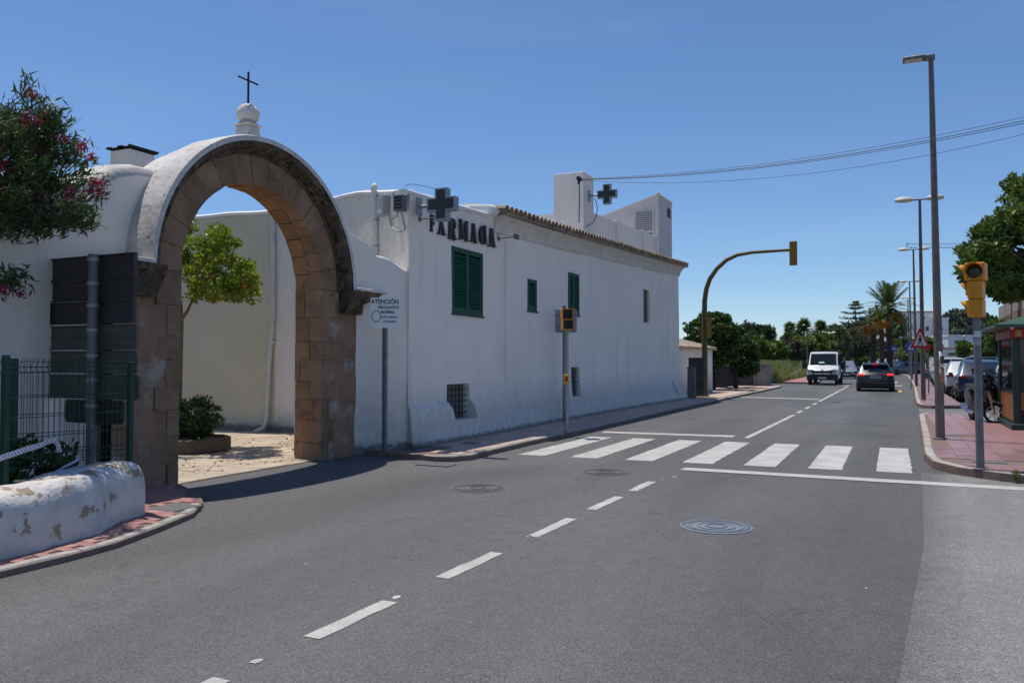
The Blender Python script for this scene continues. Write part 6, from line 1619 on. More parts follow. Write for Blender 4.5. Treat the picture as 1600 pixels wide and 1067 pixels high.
def blue_sign(label, u, v, wpx, y, post_v):
    c = S(u, v, y); w = wpx * (math.hypot(c.x, y)) / FPX / 2; t = thing('crossing_sign', label, 'sign', (c.x, y, .1))
    MB().tube([(c.x, y + .04, 0), (c.x, y + .04, c.z + w)], .03, 8).build('post', M_GALV, t)
    M = Matrix.Translation((c.x, y, c.z)) @ Matrix.Rotation(R(15), 4, 'Z') @ Matrix.Rotation(R(90), 4, 'X')
    MB().prism(rr_poly(w, w, w * .1), -.01, .01, M).build('blue_panel', M_SIGNB, t)
    MB().prism([(-w * .7, -w * .6), (w * .7, -w * .6), (0, w * .72)], .0105, .013, M).build('white_triangle', M_SIGNW, t)
    pedestrian(w * .95, M @ Matrix.Translation((0, -w * .15, 0)), t, .0135, M_BLACK)
blue_sign('blue pedestrian crossing sign just left of the warning triangle', 1423, 542.5, 12, 52, 600)
blue_sign('distant blue crossing sign beside the tall date palm trunk', 1397, 544, 8, 88, 580)
t = thing('road_sign', 'small round red sign on a thin grey post right of the warning triangle', 'sign', (2.0, 42, .1)); p = S(1451, 600, 42)
MB().tube([(p.x, 42, .1), (p.x, 42, S(1451, 541, 42).z)], .03, 8).build('post', M_GALVD, t); q = S(1444.5, 542.5, 42)
MB().lathe([(.02, -.01), (.17, -.01), (.17, .01), (.02, .01)], (0, 0, 0), 20, Matrix.Translation((q.x + .1, 41.95, q.z)) @ Matrix.Rotation(R(90), 4, 'X')).build('disc', M_SIGNR, t)
t = thing('round_bin', 'slim grey signpost stub by the kerb near the far crossing', 'post', (1.6, 80, .1)) if False else None

# ------------------------------------------------------------------ near amber traffic light
x, y = 1.15, 12.71
t = thing('traffic_light', 'amber traffic light on a grey steel pole at the right kerb', 'traffic light', (x, y, .12))
zt_ = S(1525, 496, y).z
MB().tube([(x, y, .1), (x - .02, y, zt_ + .02)], [.052, .048], 16).build('pole', M_GALVD, t, smooth=40)
MB().lathe([(.09, 0), (.09, .012), (.055, .02)], (x, y, .12), 16).build('base_plate', M_GALVD, t)
z1 = S(1525, 411, y).z; hh = (z1 - zt_) / 3; hw = .125
xa, xb = S(1512, 450, y).x, S(1539, 450, y).x; cx_ = (xa + xb) / 2
Mh = Matrix.Translation((cx_, y, 0)) @ Matrix.Rotation(R(-14), 4, 'Z')
rad = hh * .40
for k in range(3):
    zc_ = z1 - hh * (k + .5)
    ww = (xb - xa) / 2 + (.02 if k == 0 else -.01)
    h = MB().box(-ww, ww, -.13, .13, zc_ - hh / 2 + .002, zc_ + hh / 2 - .002, Mh).build('signal_section', M_YEL, t, bevel=.018)
    if k == 0:
        Ml = Mh @ Matrix.Translation((-.0, -.128, zc_)) @ Matrix.Rotation(R(90), 4, 'X')
        MB().lathe([(rad * 1.15, -.01), (rad * 1.15, .02), (rad, .02), (rad, -.005)], (0, 0, 0), 24, Ml, cap=False).build('lens_rim', M_YEL, h, smooth=40)
        MB().lathe([(rad, 0), (rad * .7, .015), (.001, .024)], (0, 0, 0), 24, Ml).build('lens', M_LENS, h, smooth=60)
        rows = [[Ml @ Vector((r_ * math.cos(a), r_ * math.sin(a), zz_)) for (r_, zz_) in ((rad * 1.1, 0), (rad * 1.12, .06 + .11 * max(0, math.sin(a)) ** .8))] for a in [R(-20 + 220 * q / 18) for q in range(19)]]
        o = MB().grid(rows).build('visor', M_YEL, h, smooth=60); so = o.modifiers.new('s', 'SOLIDIFY'); so.thickness = .004
    # side visor towards the road
    Ms = Mh @ Matrix.Translation((-ww + .004, 0, zc_)) @ Matrix.Rotation(R(-90), 4, 'Y') @ Matrix.Rotation(R(90), 4, 'Z')
    # local frame: z -> outwards (-X), sin -> up
    Mo = Mh @ Matrix.Translation((-ww, 0, zc_))
    rows = []
    for q in range(21):
        a = R(-40 + 260 * q / 20); L = .02 + .085 * max(0, math.sin(a)) ** 1.0
        rows.append([Mo @ Vector((0, rad * 1.1 * math.cos(a), rad * 1.12 * math.sin(a))), Mo @ Vector((-L, rad * 1.1 * math.cos(a), rad * 1.12 * math.sin(a) - .006))])
    o = MB().grid(rows).build('visor', M_YEL, h, smooth=60); so = o.modifiers.new('s', 'SOLIDIFY'); so.thickness = .004
    MB().lathe([(rad, 0), (rad * .7, .015), (.001, .022)], (0, 0, 0), 20, Mo @ Matrix.Rotation(R(-90), 4, 'Y')).build('lens', M_LENS, h, smooth=60)
for (v0, v1, m, lb) in ((517, 527, M_SIGNW, 'white paper sticker around the amber signal pole, upper one'), (529, 540, mat('grey sticker', (.35, .37, .4), .6), 'greyish sticker on the amber signal pole below the white one')):
    rows = [[(x - .015 + .0505 * math.cos(a), y + .0505 * math.sin(a), S(1529, v, y).z) for v in (v1, v0)] for a in [R(-170 + 140 * q / 8) for q in range(9)]]
    o = MB().grid(rows).build('sticker', m, None, smooth=60); WL[o] = Vector(); so = o.modifiers.new('s', 'SOLIDIFY'); so.thickness = .001; so.offset = 1; tag(o, lb, 'sticker')

# ------------------------------------------------------------------ kiosk
kx, ky = 2.47, 20.25
M_KG = mat('dark green kiosk paint', (.012, .045, .035), .45, col2=(.008, .03, .024), vscale=4)
M_KR = mat('red kiosk band', (.30, .02, .03), .5); M_KO = mat('orange kiosk panel', (.32, .12, .022), .55, col2=(.22, .08, .02), vscale=3)
kb = thing('kiosk', 'dark green street kiosk with pitched roof, red band and orange lower panels', 'kiosk', (kx, ky, .12))
kw, kd = 2.6, 2.45
MB().bbox(kx - .05, kx + kw + .05, ky - .06, ky + kd + .05, .1, .26, .02).build('plinth', M_KG, kb)
zr = S(1583, 528, ky).z; zr2 = S(1583, 513, ky).z
for (px_, py_) in ((kx, ky), (kx + kw - .12, ky), (kx, ky + kd - .12), (kx + kw - .12, ky + kd - .12)): MB().box(px_, px_ + .13, py_, py_ + .13, .262, zr).build('corner_post', M_KG, kb, bevel=.01)
MB().box(kx + .06, kx + kw - .06, ky + .06, ky + kd - .06, .265, zr).build('inner_wall', mat('kiosk interior grey', (.16, .17, .16), .7, col2=(.08, .085, .08), vscale=3), kb)
zs_ = S(1583, 612, ky).z; zm = S(1583, 640, ky).z
for k in range(3):
    a = kx + .14 + k * (kw - .26) / 3; b_ = a + (kw - .26) / 3 - .03
    MB().box(a, b_, ky + .02, ky + .055, .30, zm - .02).build('lower_panel', M_BLACK, kb)
    MB().box(a, b_, ky + .02, ky + .055, zm, zs_ - .02).build('orange_panel', M_KO, kb)
    MB().box(a, b_, ky + .03, ky + .05, zs_ + .03, zr - .03).build('glass_pane', M_DGLASS, kb)
    a = ky + .14 + k * (kd - .26) / 3; b_ = a + (kd - .26) / 3 - .03
    MB().box(kx + .02, kx + .055, a, b_, .30, zs_ - .02).build('orange_panel', M_KO, kb)
    MB().box(kx + .03, kx + .05, a, b_, zs_ + .03, zr - .03).build('glass_pane', M_DGLASS, kb)
MB().box(kx + .01, kx + kw - .01, ky + .01, ky + .06, zs_ - .02, zs_ + .03).box(kx + .01, kx + .06, ky + .061, ky + kd - .01, zs_ - .02, zs_ + .03).build('rail', M_KG, kb)
MB().box(kx - .05, kx + kw + .05, ky - .05, ky + kd + .05, zr + .002, zr2).build('red_band', M_KR, kb, bevel=.015)
MB().box(kx + .05, kx + .16, ky - .058, ky - .05, zr + .03, zr2 - .04).box(kx + .45, kx + .9, ky - .058, ky - .05, zr + .05, zr2 - .06).build('band_emblem', mat('ochre print', (.4, .25, .06), .6), kb)
MB().box(kx - .02, kx + kw + .02, ky - .02, ky + kd + .02, zr2 + .002, zr2 + .12).build('upper_band', mat('beige fascia', (.3, .28, .24), .6), kb)
ez = S(1560, 507, ky - .3).z; ov = .36
rz_ = ez + .55
vs = [(kx - ov, ky - ov, ez), (kx + kw + ov, ky - ov, ez), (kx + kw + ov, ky + kd + ov, ez), (kx - ov, ky + kd + ov, ez), (kx + kw / 2, ky + kd / 2, rz_), (kx - ov, ky - ov, ez - .06), (kx + kw + ov, ky - ov, ez - .06), (kx + kw + ov, ky + kd + ov, ez - .06), (kx - ov, ky + kd + ov, ez - .06)]
MB().add(vs, [(0, 1, 4), (1, 2, 4), (2, 3, 4), (3, 0, 4), (0, 5, 6, 1), (1, 6, 7, 2), (2, 7, 8, 3), (3, 8, 5, 0), (5, 8, 7, 6)]).build('roof', mat('green kiosk roof', (.03, .075, .05), .5, col2=(.045, .09, .06), vscale=3), kb)
me = MB().ball((0, 0, 0), .055, 12, 8).mesh('roof_lamp', M_SIGNW, smooth=180); q = S(1567, 513, ky); wpart('roof_lamp', me, kb, (kx - .02, ky - .12, zr2 + .03))

# ------------------------------------------------------------------ overhanging tree at the right
t = None
c0 = D(1650, 385, 24)
pts_ = [(1590, 300, 26), (1585, 335, 30), (1560, 350, 22), (1545, 372, 22), (1530, 392, 18), (1512, 400, 12), (1510, 425, 12), (1530, 420, 24), (1555, 400, 30), (1580, 380, 36), (1570, 430, 30), (1545, 445, 20), (1595, 430, 34), (1600, 285, 18), (1620, 340, 40), (1630, 400, 44), (1640, 450, 30), (1680, 330, 50), (1700, 400, 60), (1750, 350, 60), (1580, 455, 16), (1560, 460, 10), (1535, 360, 10), (1600, 455, 18)]
base = (c0.x + .8, c0.y, 0); t = thing('leafy_tree', 'large leafy green tree reaching in from the right above the kiosk', 'tree', base); cl_ = []
for (u, v, r) in pts_:
    for k in range(max(4, int(r * .5))):
        a = random.uniform(0, 6.28); rr_ = r * random.random() ** .6; cl_.append(D(u + rr_ * math.cos(a), v + rr_ * math.sin(a) * .9, 24 + random.uniform(-1.6, 1.6)))
link_part('crown', leaf_mesh('crown', clump_leaves([np.array(c) for c in cl_], .26, 75, .17, .085, .3), M_LIVY, base), t)
b0 = Vector(base); f1 = Vector((base[0] + .1, base[1], 3.0)); MB().tube([b0 - Vector((0, 0, .1)), b0.lerp(f1, .5), f1], [.2, .16, .14], 10).build('trunk', M_BARK, t, smooth=60)
mb = MB()
for c in cl_[::9]: mb.tube([f1, f1.lerp(c, .5) + Vector((0, 0, .2)), c], [.09, .05, .015], 6)
mb.build('limb', M_BARK, t, smooth=60)

# ------------------------------------------------------------------ overhead cables, crane
br = T(903, 280, XT)
bk = thing('cable_bracket', 'black cable bracket on the front of the white chimney block', 'bracket', br)
MB().box(XT - .0, XT + .09, br.y - .13, br.y + .13, br.z - .05, br.z + .05).box(XT, XT + .06, br.y - .03, br.y + .03, br.z - .16, br.z - .051).build('body', M_BLACK, bk)
cable_on('cable', 'black cable running down the chimney block from the bracket', [(XT + .03, br.y, br.z - .1), (XT + .04, br.y + .02, br.z - .5), (XT + .03, br.y, T(902, 348, XT).z)], .016, M_CABLE)
q0 = T(927, 310, XT); cable_on('cable', 'thin cable looping from the small roof cross down to the parapet', [(XT + .05, q0.y, q0.z), (XT + .12, q0.y + .05, q0.z - .35), (XT + .1, q0.y - .25, q0.z - .8), (XT + .08, q0.y - .9, q0.z - 1.05)], .012, M_CABLE)
for i, (u1, v1, mu, mv, r_) in enumerate([(1640, 174, 1250, 247, .006), (1640, 180, 1250, 251, .010), (1640, 184, 1250, 253.5, .008), (1640, 200, 1250, 272, .006)]):
    A = Vector((XT + .08, br.y + .03 * i, br.z - .01 * i)); B = T(u1, v1, 3.6); B2 = A + (B - A) * 1.25
    P = []
    # sag chosen so that the middle hangs as in the photograph
    tt = [k / 24 for k in range(31)]
    pm = None; best = 1e9
    for k in range(1, 24):
        p = A.lerp(B, k / 24); a_ = p.x * _cy + p.y * _sy; b_ = -p.x * _sy + p.y * _cy; c_ = p.z - H; f_ = b_ * _cp + c_ * _sp; uu = CX + FPX * a_ / f_; vv_ = CY - FPX * (-b_ * _sp + c_ * _cp) / f_
        if abs(uu - mu) < best: best = abs(uu - mu); s_ = k / 24; sag = (mv - vv_) * f_ / FPX
    K = sag / (4 * s_ * (1 - s_))
    for s in tt: p = A.lerp(B, s); P.append(p - Vector((0, 0, 4 * K * s * (1 - s))))
    o = MB().tube(P, r_, 5).build('overhead_cable', M_CABLE, None); WL[o] = Vector()
    tag(o, ['topmost overhead cable crossing the road from the chimney block', 'second overhead cable from the top, thick black line across the sky', 'third overhead cable from the top, just under the thick one', 'lowest overhead cable crossing the sky from the chimney block'][i], 'cable', 'overhead cables crossing the road')
t = thing('crane_jib', 'distant lattice crane jib showing behind the lamp posts', 'crane', D(1600, 560, 260))
mb = MB(); a0, a1 = D(1417, 387.5, 260), D(1640, 386, 260); d_ = a1 - a0; N = 34; hj = .95
for k in range(N + 1):
    p = a0 + d_ * (k / N)
    if k < N:
        q = a0 + d_ * ((k + 1) / N); mb.tube([p, q], .09, 4); mb.tube([p + Vector((0, 0, hj * 1.4)), q + Vector((0, 0, hj * 1.4))], .07, 4); mb.tube([p, p.lerp(q, .5) + Vector((0, 0, hj * 1.4)), q], .05, 4)
mb.tube([a0 + Vector((0, 0, 0)), a0 + Vector((0, 0, 1.7))], .12, 4)
mb.build('jib_lattice', mat('crane grey blue', (.16, .2, .26), .7), t)
MB().tube([a1, (a1.x, a1.y, -.2)], .6, 4).build('mast', MATS['crane grey blue'], t)

# ------------------------------------------------------------------ far buildings and chimneys
def rect_px(u0, u1, v0, v1, d): return D(u0, v1, d), D(u1, v0, d)
def faceb(name, label, u0, u1, v0, v1, d, m, depth=8, wins=(), roofm=None, zb=-.2):
    a, b_ = rect_px(u0, u1, v0, v1, d); ax = Vector((b_.x - a.x, b_.y - a.y, 0)); W_ = ax.length; an = math.atan2(ax.y, ax.x)
    t = thing(name, label, 'building', (a.x, a.y, 0), an); z1 = b_.z; k = d / FPX
    MB().box(0, W_, 0, depth, zb, z1).build('wall', m, t, local=True, bevel=.02)
    MB().box(-.1, W_ + .1, -.1, depth + .1, z1 - .25, z1 + .12).build('parapet', roofm or m, t, local=True)
    for (wu0, wu1, wv0, wv1) in wins:
        x0 = (wu0 - u0) * k; x1_ = (wu1 - u0) * k; za, zb_ = D(u0, wv1, d).z, D(u0, wv0, d).z
        w = MB().box(x0, x1_, -.06, .1, za, zb_).build('window', M_DGLASS, t, local=True); f = .08
        MB().box(x0 - f, x0, -.09, .05, za, zb_).box(x1_, x1_ + f, -.09, .05, za, zb_).box(x0 - f, x1_ + f, -.09, .05, zb_, zb_ + f).box(x0 - f, x1_ + f, -.12, .05, za - f, za).build('frame', M_WHITE, w, local=True)
    return t
faceb('white_house', 'white flat roofed house with dark windows behind the date palms', 1400, 1463, 487, 560, 170, M_WHITE, 12, wins=[(1441, 1445, 495, 499), (1446, 1451, 510, 517), (1418, 1422, 512, 518), (1428, 1431, 494, 499)], roofm=mat('salmon parapet', (.5, .3, .24), .9))
faceb('white_house', 'lower white wing on the right of the flat roofed house', 1463.5, 1482, 497, 560, 168, M_WHITE, 10, wins=[(1470, 1473, 512, 517)])
faceb('white_building', 'long low white building beyond the parked cars', 1482, 1530, 524, 562, 150, M_WHITE, 14, wins=[(1492, 1498, 532, 537), (1506, 1512, 532, 538)])
faceb('white_building', 'nearer low white wall building with dark opening behind the car row', 1464, 1502, 544, 566, 120, M_WHITE, 6, wins=[(1481, 1495, 551, 556)], roofm=mat('pinkish top', (.5, .36, .33), .9))
faceb('white_building', 'tiny white house just visible left of the olive tree', 1300, 1330, 556, 570, 210, M_WHITE, 6)
faceb('white_building', 'low white garden building behind the oncoming silver car', 1314, 1352, 553, 572, 150, M_WHITE, 4)
t = thing('brick_building', 'brick building with pale roof blocks at the far right edge above the kiosk', 'building', D(1590, 540, 70))
M_BRK = mat('reddish brick', (.26, .16, .12), .9, col2=(.2, .12, .09), vscale=3)
for k, (u0, u1, v0) in enumerate([(1571, 1578, 475), (1579.5, 1589, 468), (1590.5, 1605, 461), (1606, 1625, 455)]):
    d = 72 - 3 * k; a, b_ = D(u0, 540, d), D(u1, v0, d)
    m1 = MB().box(a.x, b_.x, a.y, a.y + 5, -.1, b_.z - 1.3).build('brick_wall', M_BRK, t)
    MB().box(a.x + .05, b_.x - .02, a.y + .05, a.y + 5, b_.z - 1.25, b_.z).build('roof_block', M_BEI, t)
for (u, v, w, lb, bands) in ((1156.5, 511, 2.2, 'left one of the distant twin chimneys', 0), (1161, 511, 2.2, 'right one of the distant twin chimneys', 0), (1202.5, 514, 5, 'distant red and white striped chimney beside the small palm', 1)):
    d = 1500; c = D(u, v, d); t = thing('industrial_chimney', lb, 'chimney', (c.x, c.y, -1)); r_ = w * d / FPX / 2
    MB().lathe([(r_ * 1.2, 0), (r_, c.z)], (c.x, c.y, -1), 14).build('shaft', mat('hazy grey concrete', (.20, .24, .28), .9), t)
    if bands:
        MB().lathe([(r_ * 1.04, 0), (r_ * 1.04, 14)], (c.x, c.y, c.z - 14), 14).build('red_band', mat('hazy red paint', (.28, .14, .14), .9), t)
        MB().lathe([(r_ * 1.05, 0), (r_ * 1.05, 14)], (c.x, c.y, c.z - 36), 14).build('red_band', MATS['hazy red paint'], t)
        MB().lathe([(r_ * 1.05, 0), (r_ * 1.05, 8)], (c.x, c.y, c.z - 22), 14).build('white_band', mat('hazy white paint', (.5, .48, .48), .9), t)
# handrail and low kerb wall on the left verge
a, b_ = D(1228, 590, 62), D(1252, 577, 72)
t = thing('handrail', 'thin grey handrail sloping along the grassy verge', 'handrail', a); MB().tube([a, a.lerp(b_, .5), b_], .03, 6).build('rail', M_GALV, t)
mb = MB()
for s in (.1, .5, .9): p = a.lerp(b_, s); mb.tube([(p.x, p.y, -.1), p], .025, 5)
mb.build('rail_post', M_GALV, t)
# ------------------------------------------------------------------ vehicles: front towards local +Y, origin on the ground
def wheel(parent, x, y, r, w, side, full=True):
    M = Matrix.Translation((x, y, r)) @ Matrix.Rotation(R(90) * side, 4, 'Y')
    ty = MB().lathe([(r * .62, -w / 2), (r * .93, -w / 2), (r, -w / 2 + .03), (r, w / 2 - .03), (r * .93, w / 2), (r * .66, w / 2 + .002), (r * .62, w / 2 - .03)], (0, 0, 0), 22, M, cap=False)
    tyre = ty.build('wheel', M_RUBBER, parent, smooth=35, local=True)
    mb = MB(); mb.lathe([(r * .62, w / 2 - .06), (r * .64, w / 2 - .02), (r * .6, w / 2 - .012), (r * .58, w / 2 - .05), (.02, w / 2 - .055)], (0, 0, 0), 22, M, cap=False)
    for k in range(5):
        Mk = M @ Matrix.Rotation(2 * math.pi * k / 5, 4, 'Z'); mb.box(.03, r * .6, -.03, .03, w / 2 - .05, w / 2 - .01, Mk)
    mb.lathe([(.06, w / 2 - .05), (.05, w / 2), (.001, w / 2 + .003)], (0, 0, 0), 10, M)
    mb.build('rim', M_RIM, tyre, smooth=35, local=True)
def make_car(label, paintm, loc, rz, L=4.4, Wd=1.82, Hh=1.6, style='suv', lit=False, group=None, name='parked_car', cat='car', roof=None):
    t = thing(name, label, cat, loc, rz, group)
    h = Hh; w = Wd / 2; l = L / 2
    if style == 'suv': prof = [(-l, .40, .62, .64, .80, .78), (-l + .03, .28, .86, .89, .92, .86), (-l + .10, .22, .60 * h, .62 * h, .96, .88), (-l + .16, .2, .62 * h, .655 * h, .965, .84), (-l + .52, .2, .63 * h, .94 * h, .98, .70), (-l + .75, .2, .63 * h, .98 * h, 1.0, .70), (-.2, .2, .615 * h, h, 1.0, .70), (.25, .2, .605 * h, .985 * h, 1.0, .69), (.45, .2, .60 * h, .965 * h, 1.0, .68), (1.12, .2, .585 * h, .63 * h, .99, .80), (1.25, .2, .58 * h, .61 * h, .985, .84), (l - .28, .2, .50 * h, .53 * h, .95, .82), (l - .06, .24, .42 * h, .44 * h, .88, .76), (l, .34, .36 * h, .37 * h, .76, .7)]
    elif style == 'hatch': prof = [(-l, .40, .60, .62, .80, .78), (-l + .03, .28, .84, .86, .92, .86), (-l + .12, .22, .60 * h, .63 * h, .96, .86), (-l + .4, .2, .62 * h, .93 * h, .98, .70), (-l + .65, .2, .63 * h, .98 * h, 1.0, .69), (-.3, .2, .62 * h, h, 1.0, .69), (.1, .2, .61 * h, .985 * h, 1.0, .68), (.3, .2, .60 * h, .96 * h, 1.0, .67), (1.05, .2, .58 * h, .62 * h, .99, .80), (1.18, .2, .57 * h, .6 * h, .98, .82), (l - .25, .2, .50 * h, .53 * h, .94, .8), (l - .05, .24, .42 * h, .44 * h, .86, .74), (l, .34, .36 * h, .37 * h, .74, .68)]
    else: prof = [(-l, .4, .6 * h, .62 * h, .85, .8), (-l + .03, .25, .63 * h, .66 * h, .95, .9), (-l + .1, .2, .63 * h, .68 * h, .97, .88), (-l + .2, .2, .63 * h, .97 * h, .98, .84), (-l + .4, .2, .63 * h, h, 1, .84), (.4, .2, .62 * h, h, 1, .83), (.65, .2, .61 * h, .96 * h, 1, .81), (1.25, .2, .58 * h, .62 * h, .99, .84), (1.4, .2, .56 * h, .58 * h, .98, .84), (l - .2, .2, .46 * h, .5 * h, .95, .8), (l - .03, .25, .4 * h, .42 * h, .88, .76), (l, .34, .34 * h, .35 * h, .78, .7)]
    nst = len(prof); sec = []
    for (y, zb, zt1, zt, wb, wr) in prof:
        a = [(0, zb), (.80 * wb, zb), (.95 * wb, zb + .08), (wb, zb + (zt1 - zb) * .5), (.985 * wb, zt1 - .05), (.955 * wb, zt1), (wr, zt - .035), (wr * .86, zt - .004), (0, zt + .008)]
        sec.append([(w * xx, y, z) for xx, z in a])
    body = MB(); glass = MB(); ng = 9
    def full(s): return [(-x, y, z) for x, y, z in reversed(s)][:-1] + s
    F = [full(s) for s in sec]; nc = len(F[0])
    def isglass(i, j):
        side = j in (2, 11 + 0) if False else None
        y0, y1 = prof[i][0], prof[i + 1][0]; zt0, zt1 = prof[i][3], prof[i + 1][3]; zb0, zb1 = prof[i][2], prof[i + 1][2]
        cab0, cab1 = zt0 - zb0 > .15 * h, zt1 - zb1 > .15 * h
        # column index: 0 top centre(-) .. 8 bottom centre .. 16 top centre(+)
        col = j
        sidecol = col in (2, 13); topcol = col in (0, 1, 14, 15)
        if sidecol and (cab0 and cab1): return True
        if sidecol and (cab0 != cab1): return False
        if topcol and cab0 != cab1: return abs(y1 - y0) > .2
        return False
    # reorder: full() begins with -x side reversed: index0 = top centre of mirrored side
    k0 = 0; body.v = [p for f in F for p in f]
    for i in range(nst - 1):
        for j in range(nc):
            j2 = (j + 1) % nc
            q = (i * nc + j, i * nc + j2, (i + 1) * nc + j2, (i + 1) * nc + j)
            body.f.append(q)
    body.f.append(tuple(range(nc))); body.f.append(tuple((nst - 1) * nc + k for k in range(nc - 1, -1, -1)))
    bo = body.build('body', paintm, t, smooth=32, local=True)
    # glazing: inset, slightly proud panels
    def panel(nm, pts, inset=.06, out=.006, m=M_DGLASS):
        pts = [Vector(p) for p in pts]; c = sum(pts, Vector()) / len(pts); n = (pts[1] - pts[0]).cross(pts[2] - pts[0]).normalized()
        if n.dot(c - Vector((0, 0, h * .5))) < 0: n = -n
        q = [p + (c - p).normalized() * inset + n * out for p in pts]; mb = MB(); mb.v = [tuple(p) for p in q]; mb.f = [tuple(range(len(q)))]
        return mb.build(nm, m, t, local=True, recalc=False)
    cab = [i for i in range(nst) if prof[i][3] - prof[i][2] > .15 * h]; i0, i1 = cab[0], cab[-1]
    for s in (1, -1):
        g = lambda i, j: (sec[i][j][0] * s, sec[i][j][1], sec[i][j][2])
        im = min(range(i0, i1 + 1), key=lambda i: abs(prof[i][0] - (-.1)))
        for a, b in ((i0, im), (im, i1)):
            if b > a: panel('side_window', [g(i, 5) for i in range(a, b + 1)] + [g(i, 6) for i in range(b, a - 1, -1)], .075, .007)
        A, B = g(i1, 5), g(i1, 6); Cc = g(i1 + 1, 6); panel('quarter_window', [A, B, ((B[0] + Cc[0]) / 2, (B[1] + Cc[1]) / 2, (B[2] + Cc[2]) / 2), (A[0], A[1] + .3, A[2])], .05, .004)
    for nm, a, b in (('rear_window', i0 - 1, i0), ('windscreen', i1 + 1, i1)):
        P = [sec[a][6], sec[a][8], tuple([-sec[a][6][0], sec[a][6][1], sec[a][6][2]]), tuple([-sec[b][6][0], sec[b][6][1], sec[b][6][2]]), sec[b][8], sec[b][6]]
        panel(nm, P, .055, .014)
    # lower cladding, arches, wheels
    MB().box(-w * .985, w * .985, -l + .12, l - .2, .16, .30).build('sill', M_PLASTD, t, local=True, bevel=.03)
    MB().box(-w * .93, w * .93, -l - .025, -l + .2, .24, .50).build('rear_bumper', M_PLASTD, t, local=True, bevel=.05)
    MB().box(-w * .90, w * .90, l - .2, l + .02, .2, .42).build('front_bumper', M_PLASTD, t, local=True, bevel=.05)
    wr_ = .34 if style != 'hatch' else .31; ya, yb_ = -l + .85, l - .85
    for s in (1, -1):
        for y in (ya, yb_):
            M = Matrix.Translation((s * (w * 1.0 - .06), y, wr_)) @ Matrix.Rotation(R(90) * s, 4, 'Y')
            MB().lathe([(wr_ + .055, -.10), (wr_ + .055, .068), (wr_ + .02, .07), (.02, .07)], (0, 0, 0), 22, M).build('wheel_arch', M_BLACK, t, smooth=30, local=True)
            wheel(t, s * (w - .085), y, wr_, .2, s)
            # lift wheel face just outside the arch
    for s in (1, -1):
        MB().box(*sorted((s * w * .60, s * w * .93)), -l - .012, -l + .14, .565 * h, .625 * h).build('tail_light', M_RLIT if lit else M_RLAMP, t, local=True, bevel=.02)
        MB().box(*sorted((s * w * .55, s * w * .86)), l - .22, l - .035, .40 * h, .455 * h).build('headlight', M_HLAMP, t, local=True, bevel=.03)
        MB().box(*sorted((s * (w + .0), s * (w + .17))), .70, .82, .60 * h, .68 * h).build('wing_mirror', paintm, t, local=True, bevel=.03)
        for y in (.1, -.75): MB().box(*sorted((s * w * .99, s * (w * 1.0 + .012))), y, y + .16, .545 * h, .56 * h).build('door_handle', paintm, t, local=True)
    MB().box(-.26, .26, -l - .035, -l - .01, .47 * h if style != 'van' else .35, .47 * h + .11 if style != 'van' else .46).build('number_plate', M_PLATE, t, local=True)
    MB().box(-.22, .22, -l - .037, -l - .0355, .47 * h + .03, .47 * h + .08).build('plate_smudge', M_GALVD, t, local=True) if style != 'van' else None
    MB().box(-.5, .5, l - .06, l + .005, .28 * h, .36 * h).build('grille', M_BLACK, t, local=True)
    MB().box(-.26, .26, l + .012, l + .03, .21 * h, .21 * h + .1).build('number_plate', M_PLATE, t, local=True)
    if lit:
        MB().box(-.14, .14, -l + .42, -l + .46, .945 * h, .965 * h).build('brake_lamp', M_RLIT, t, local=True)
        MB().box(-w * .62, w * .62, -l - .018, -l - .0, .575 * h, .585 * h).build('light_bar', M_RLIT if False else M_RLAMP, t, local=True)
        MB().box(-w * .70, w * .70, -l + .3, -l + .56, .955 * h, .975 * h).build('roof_spoiler', paintm, t, local=True, bevel=.01)
    if style == 'suv':
        for s in (1, -1): MB().tube([(s * w * .64, -l + .8, h * .985), (s * w * .64, -l + .95, h + .035), (s * w * .64, .2, h + .035), (s * w * .64, .35, h * .985)], .016, 6).build('roof_rail', M_GALV, t, local=True)
    return t
P_NAVY = paint('navy car paint', (.020, .036, .07)); P_WHITE = mat('white car paint', (.62, .63, .64), .3, 0, .5, coat=.6); P_SILV = paint('silver car paint', (.36, .37, .39), .6)
P_BLACK = paint('black car paint', (.012, .013, .015), .2); P_GREY = paint('grey blue car paint', (.12, .14, .165), .4); P_DGREY = paint('dark grey car paint', (.045, .05, .055), .4); P_RED = paint('red car paint', (.3, .02, .02), .2); P_LBLUE = paint('light blue grey car paint', (.25, .29, .34), .4)
b = G(1367, 606.5)
make_car('black SUV driving away with its brake lights lit', P_BLACK, (-.62, 49.0, 0), R(1.5), 4.45, 1.86, 1.53, 'suv', lit=True, name='black_suv')
c = G(1337, 580); make_car('silver white SUV coming towards the camera behind the white truck', P_SILV, (-3.5, 82, 0), R(182), 4.6, 1.9, 1.68, 'suv', name='oncoming_suv')
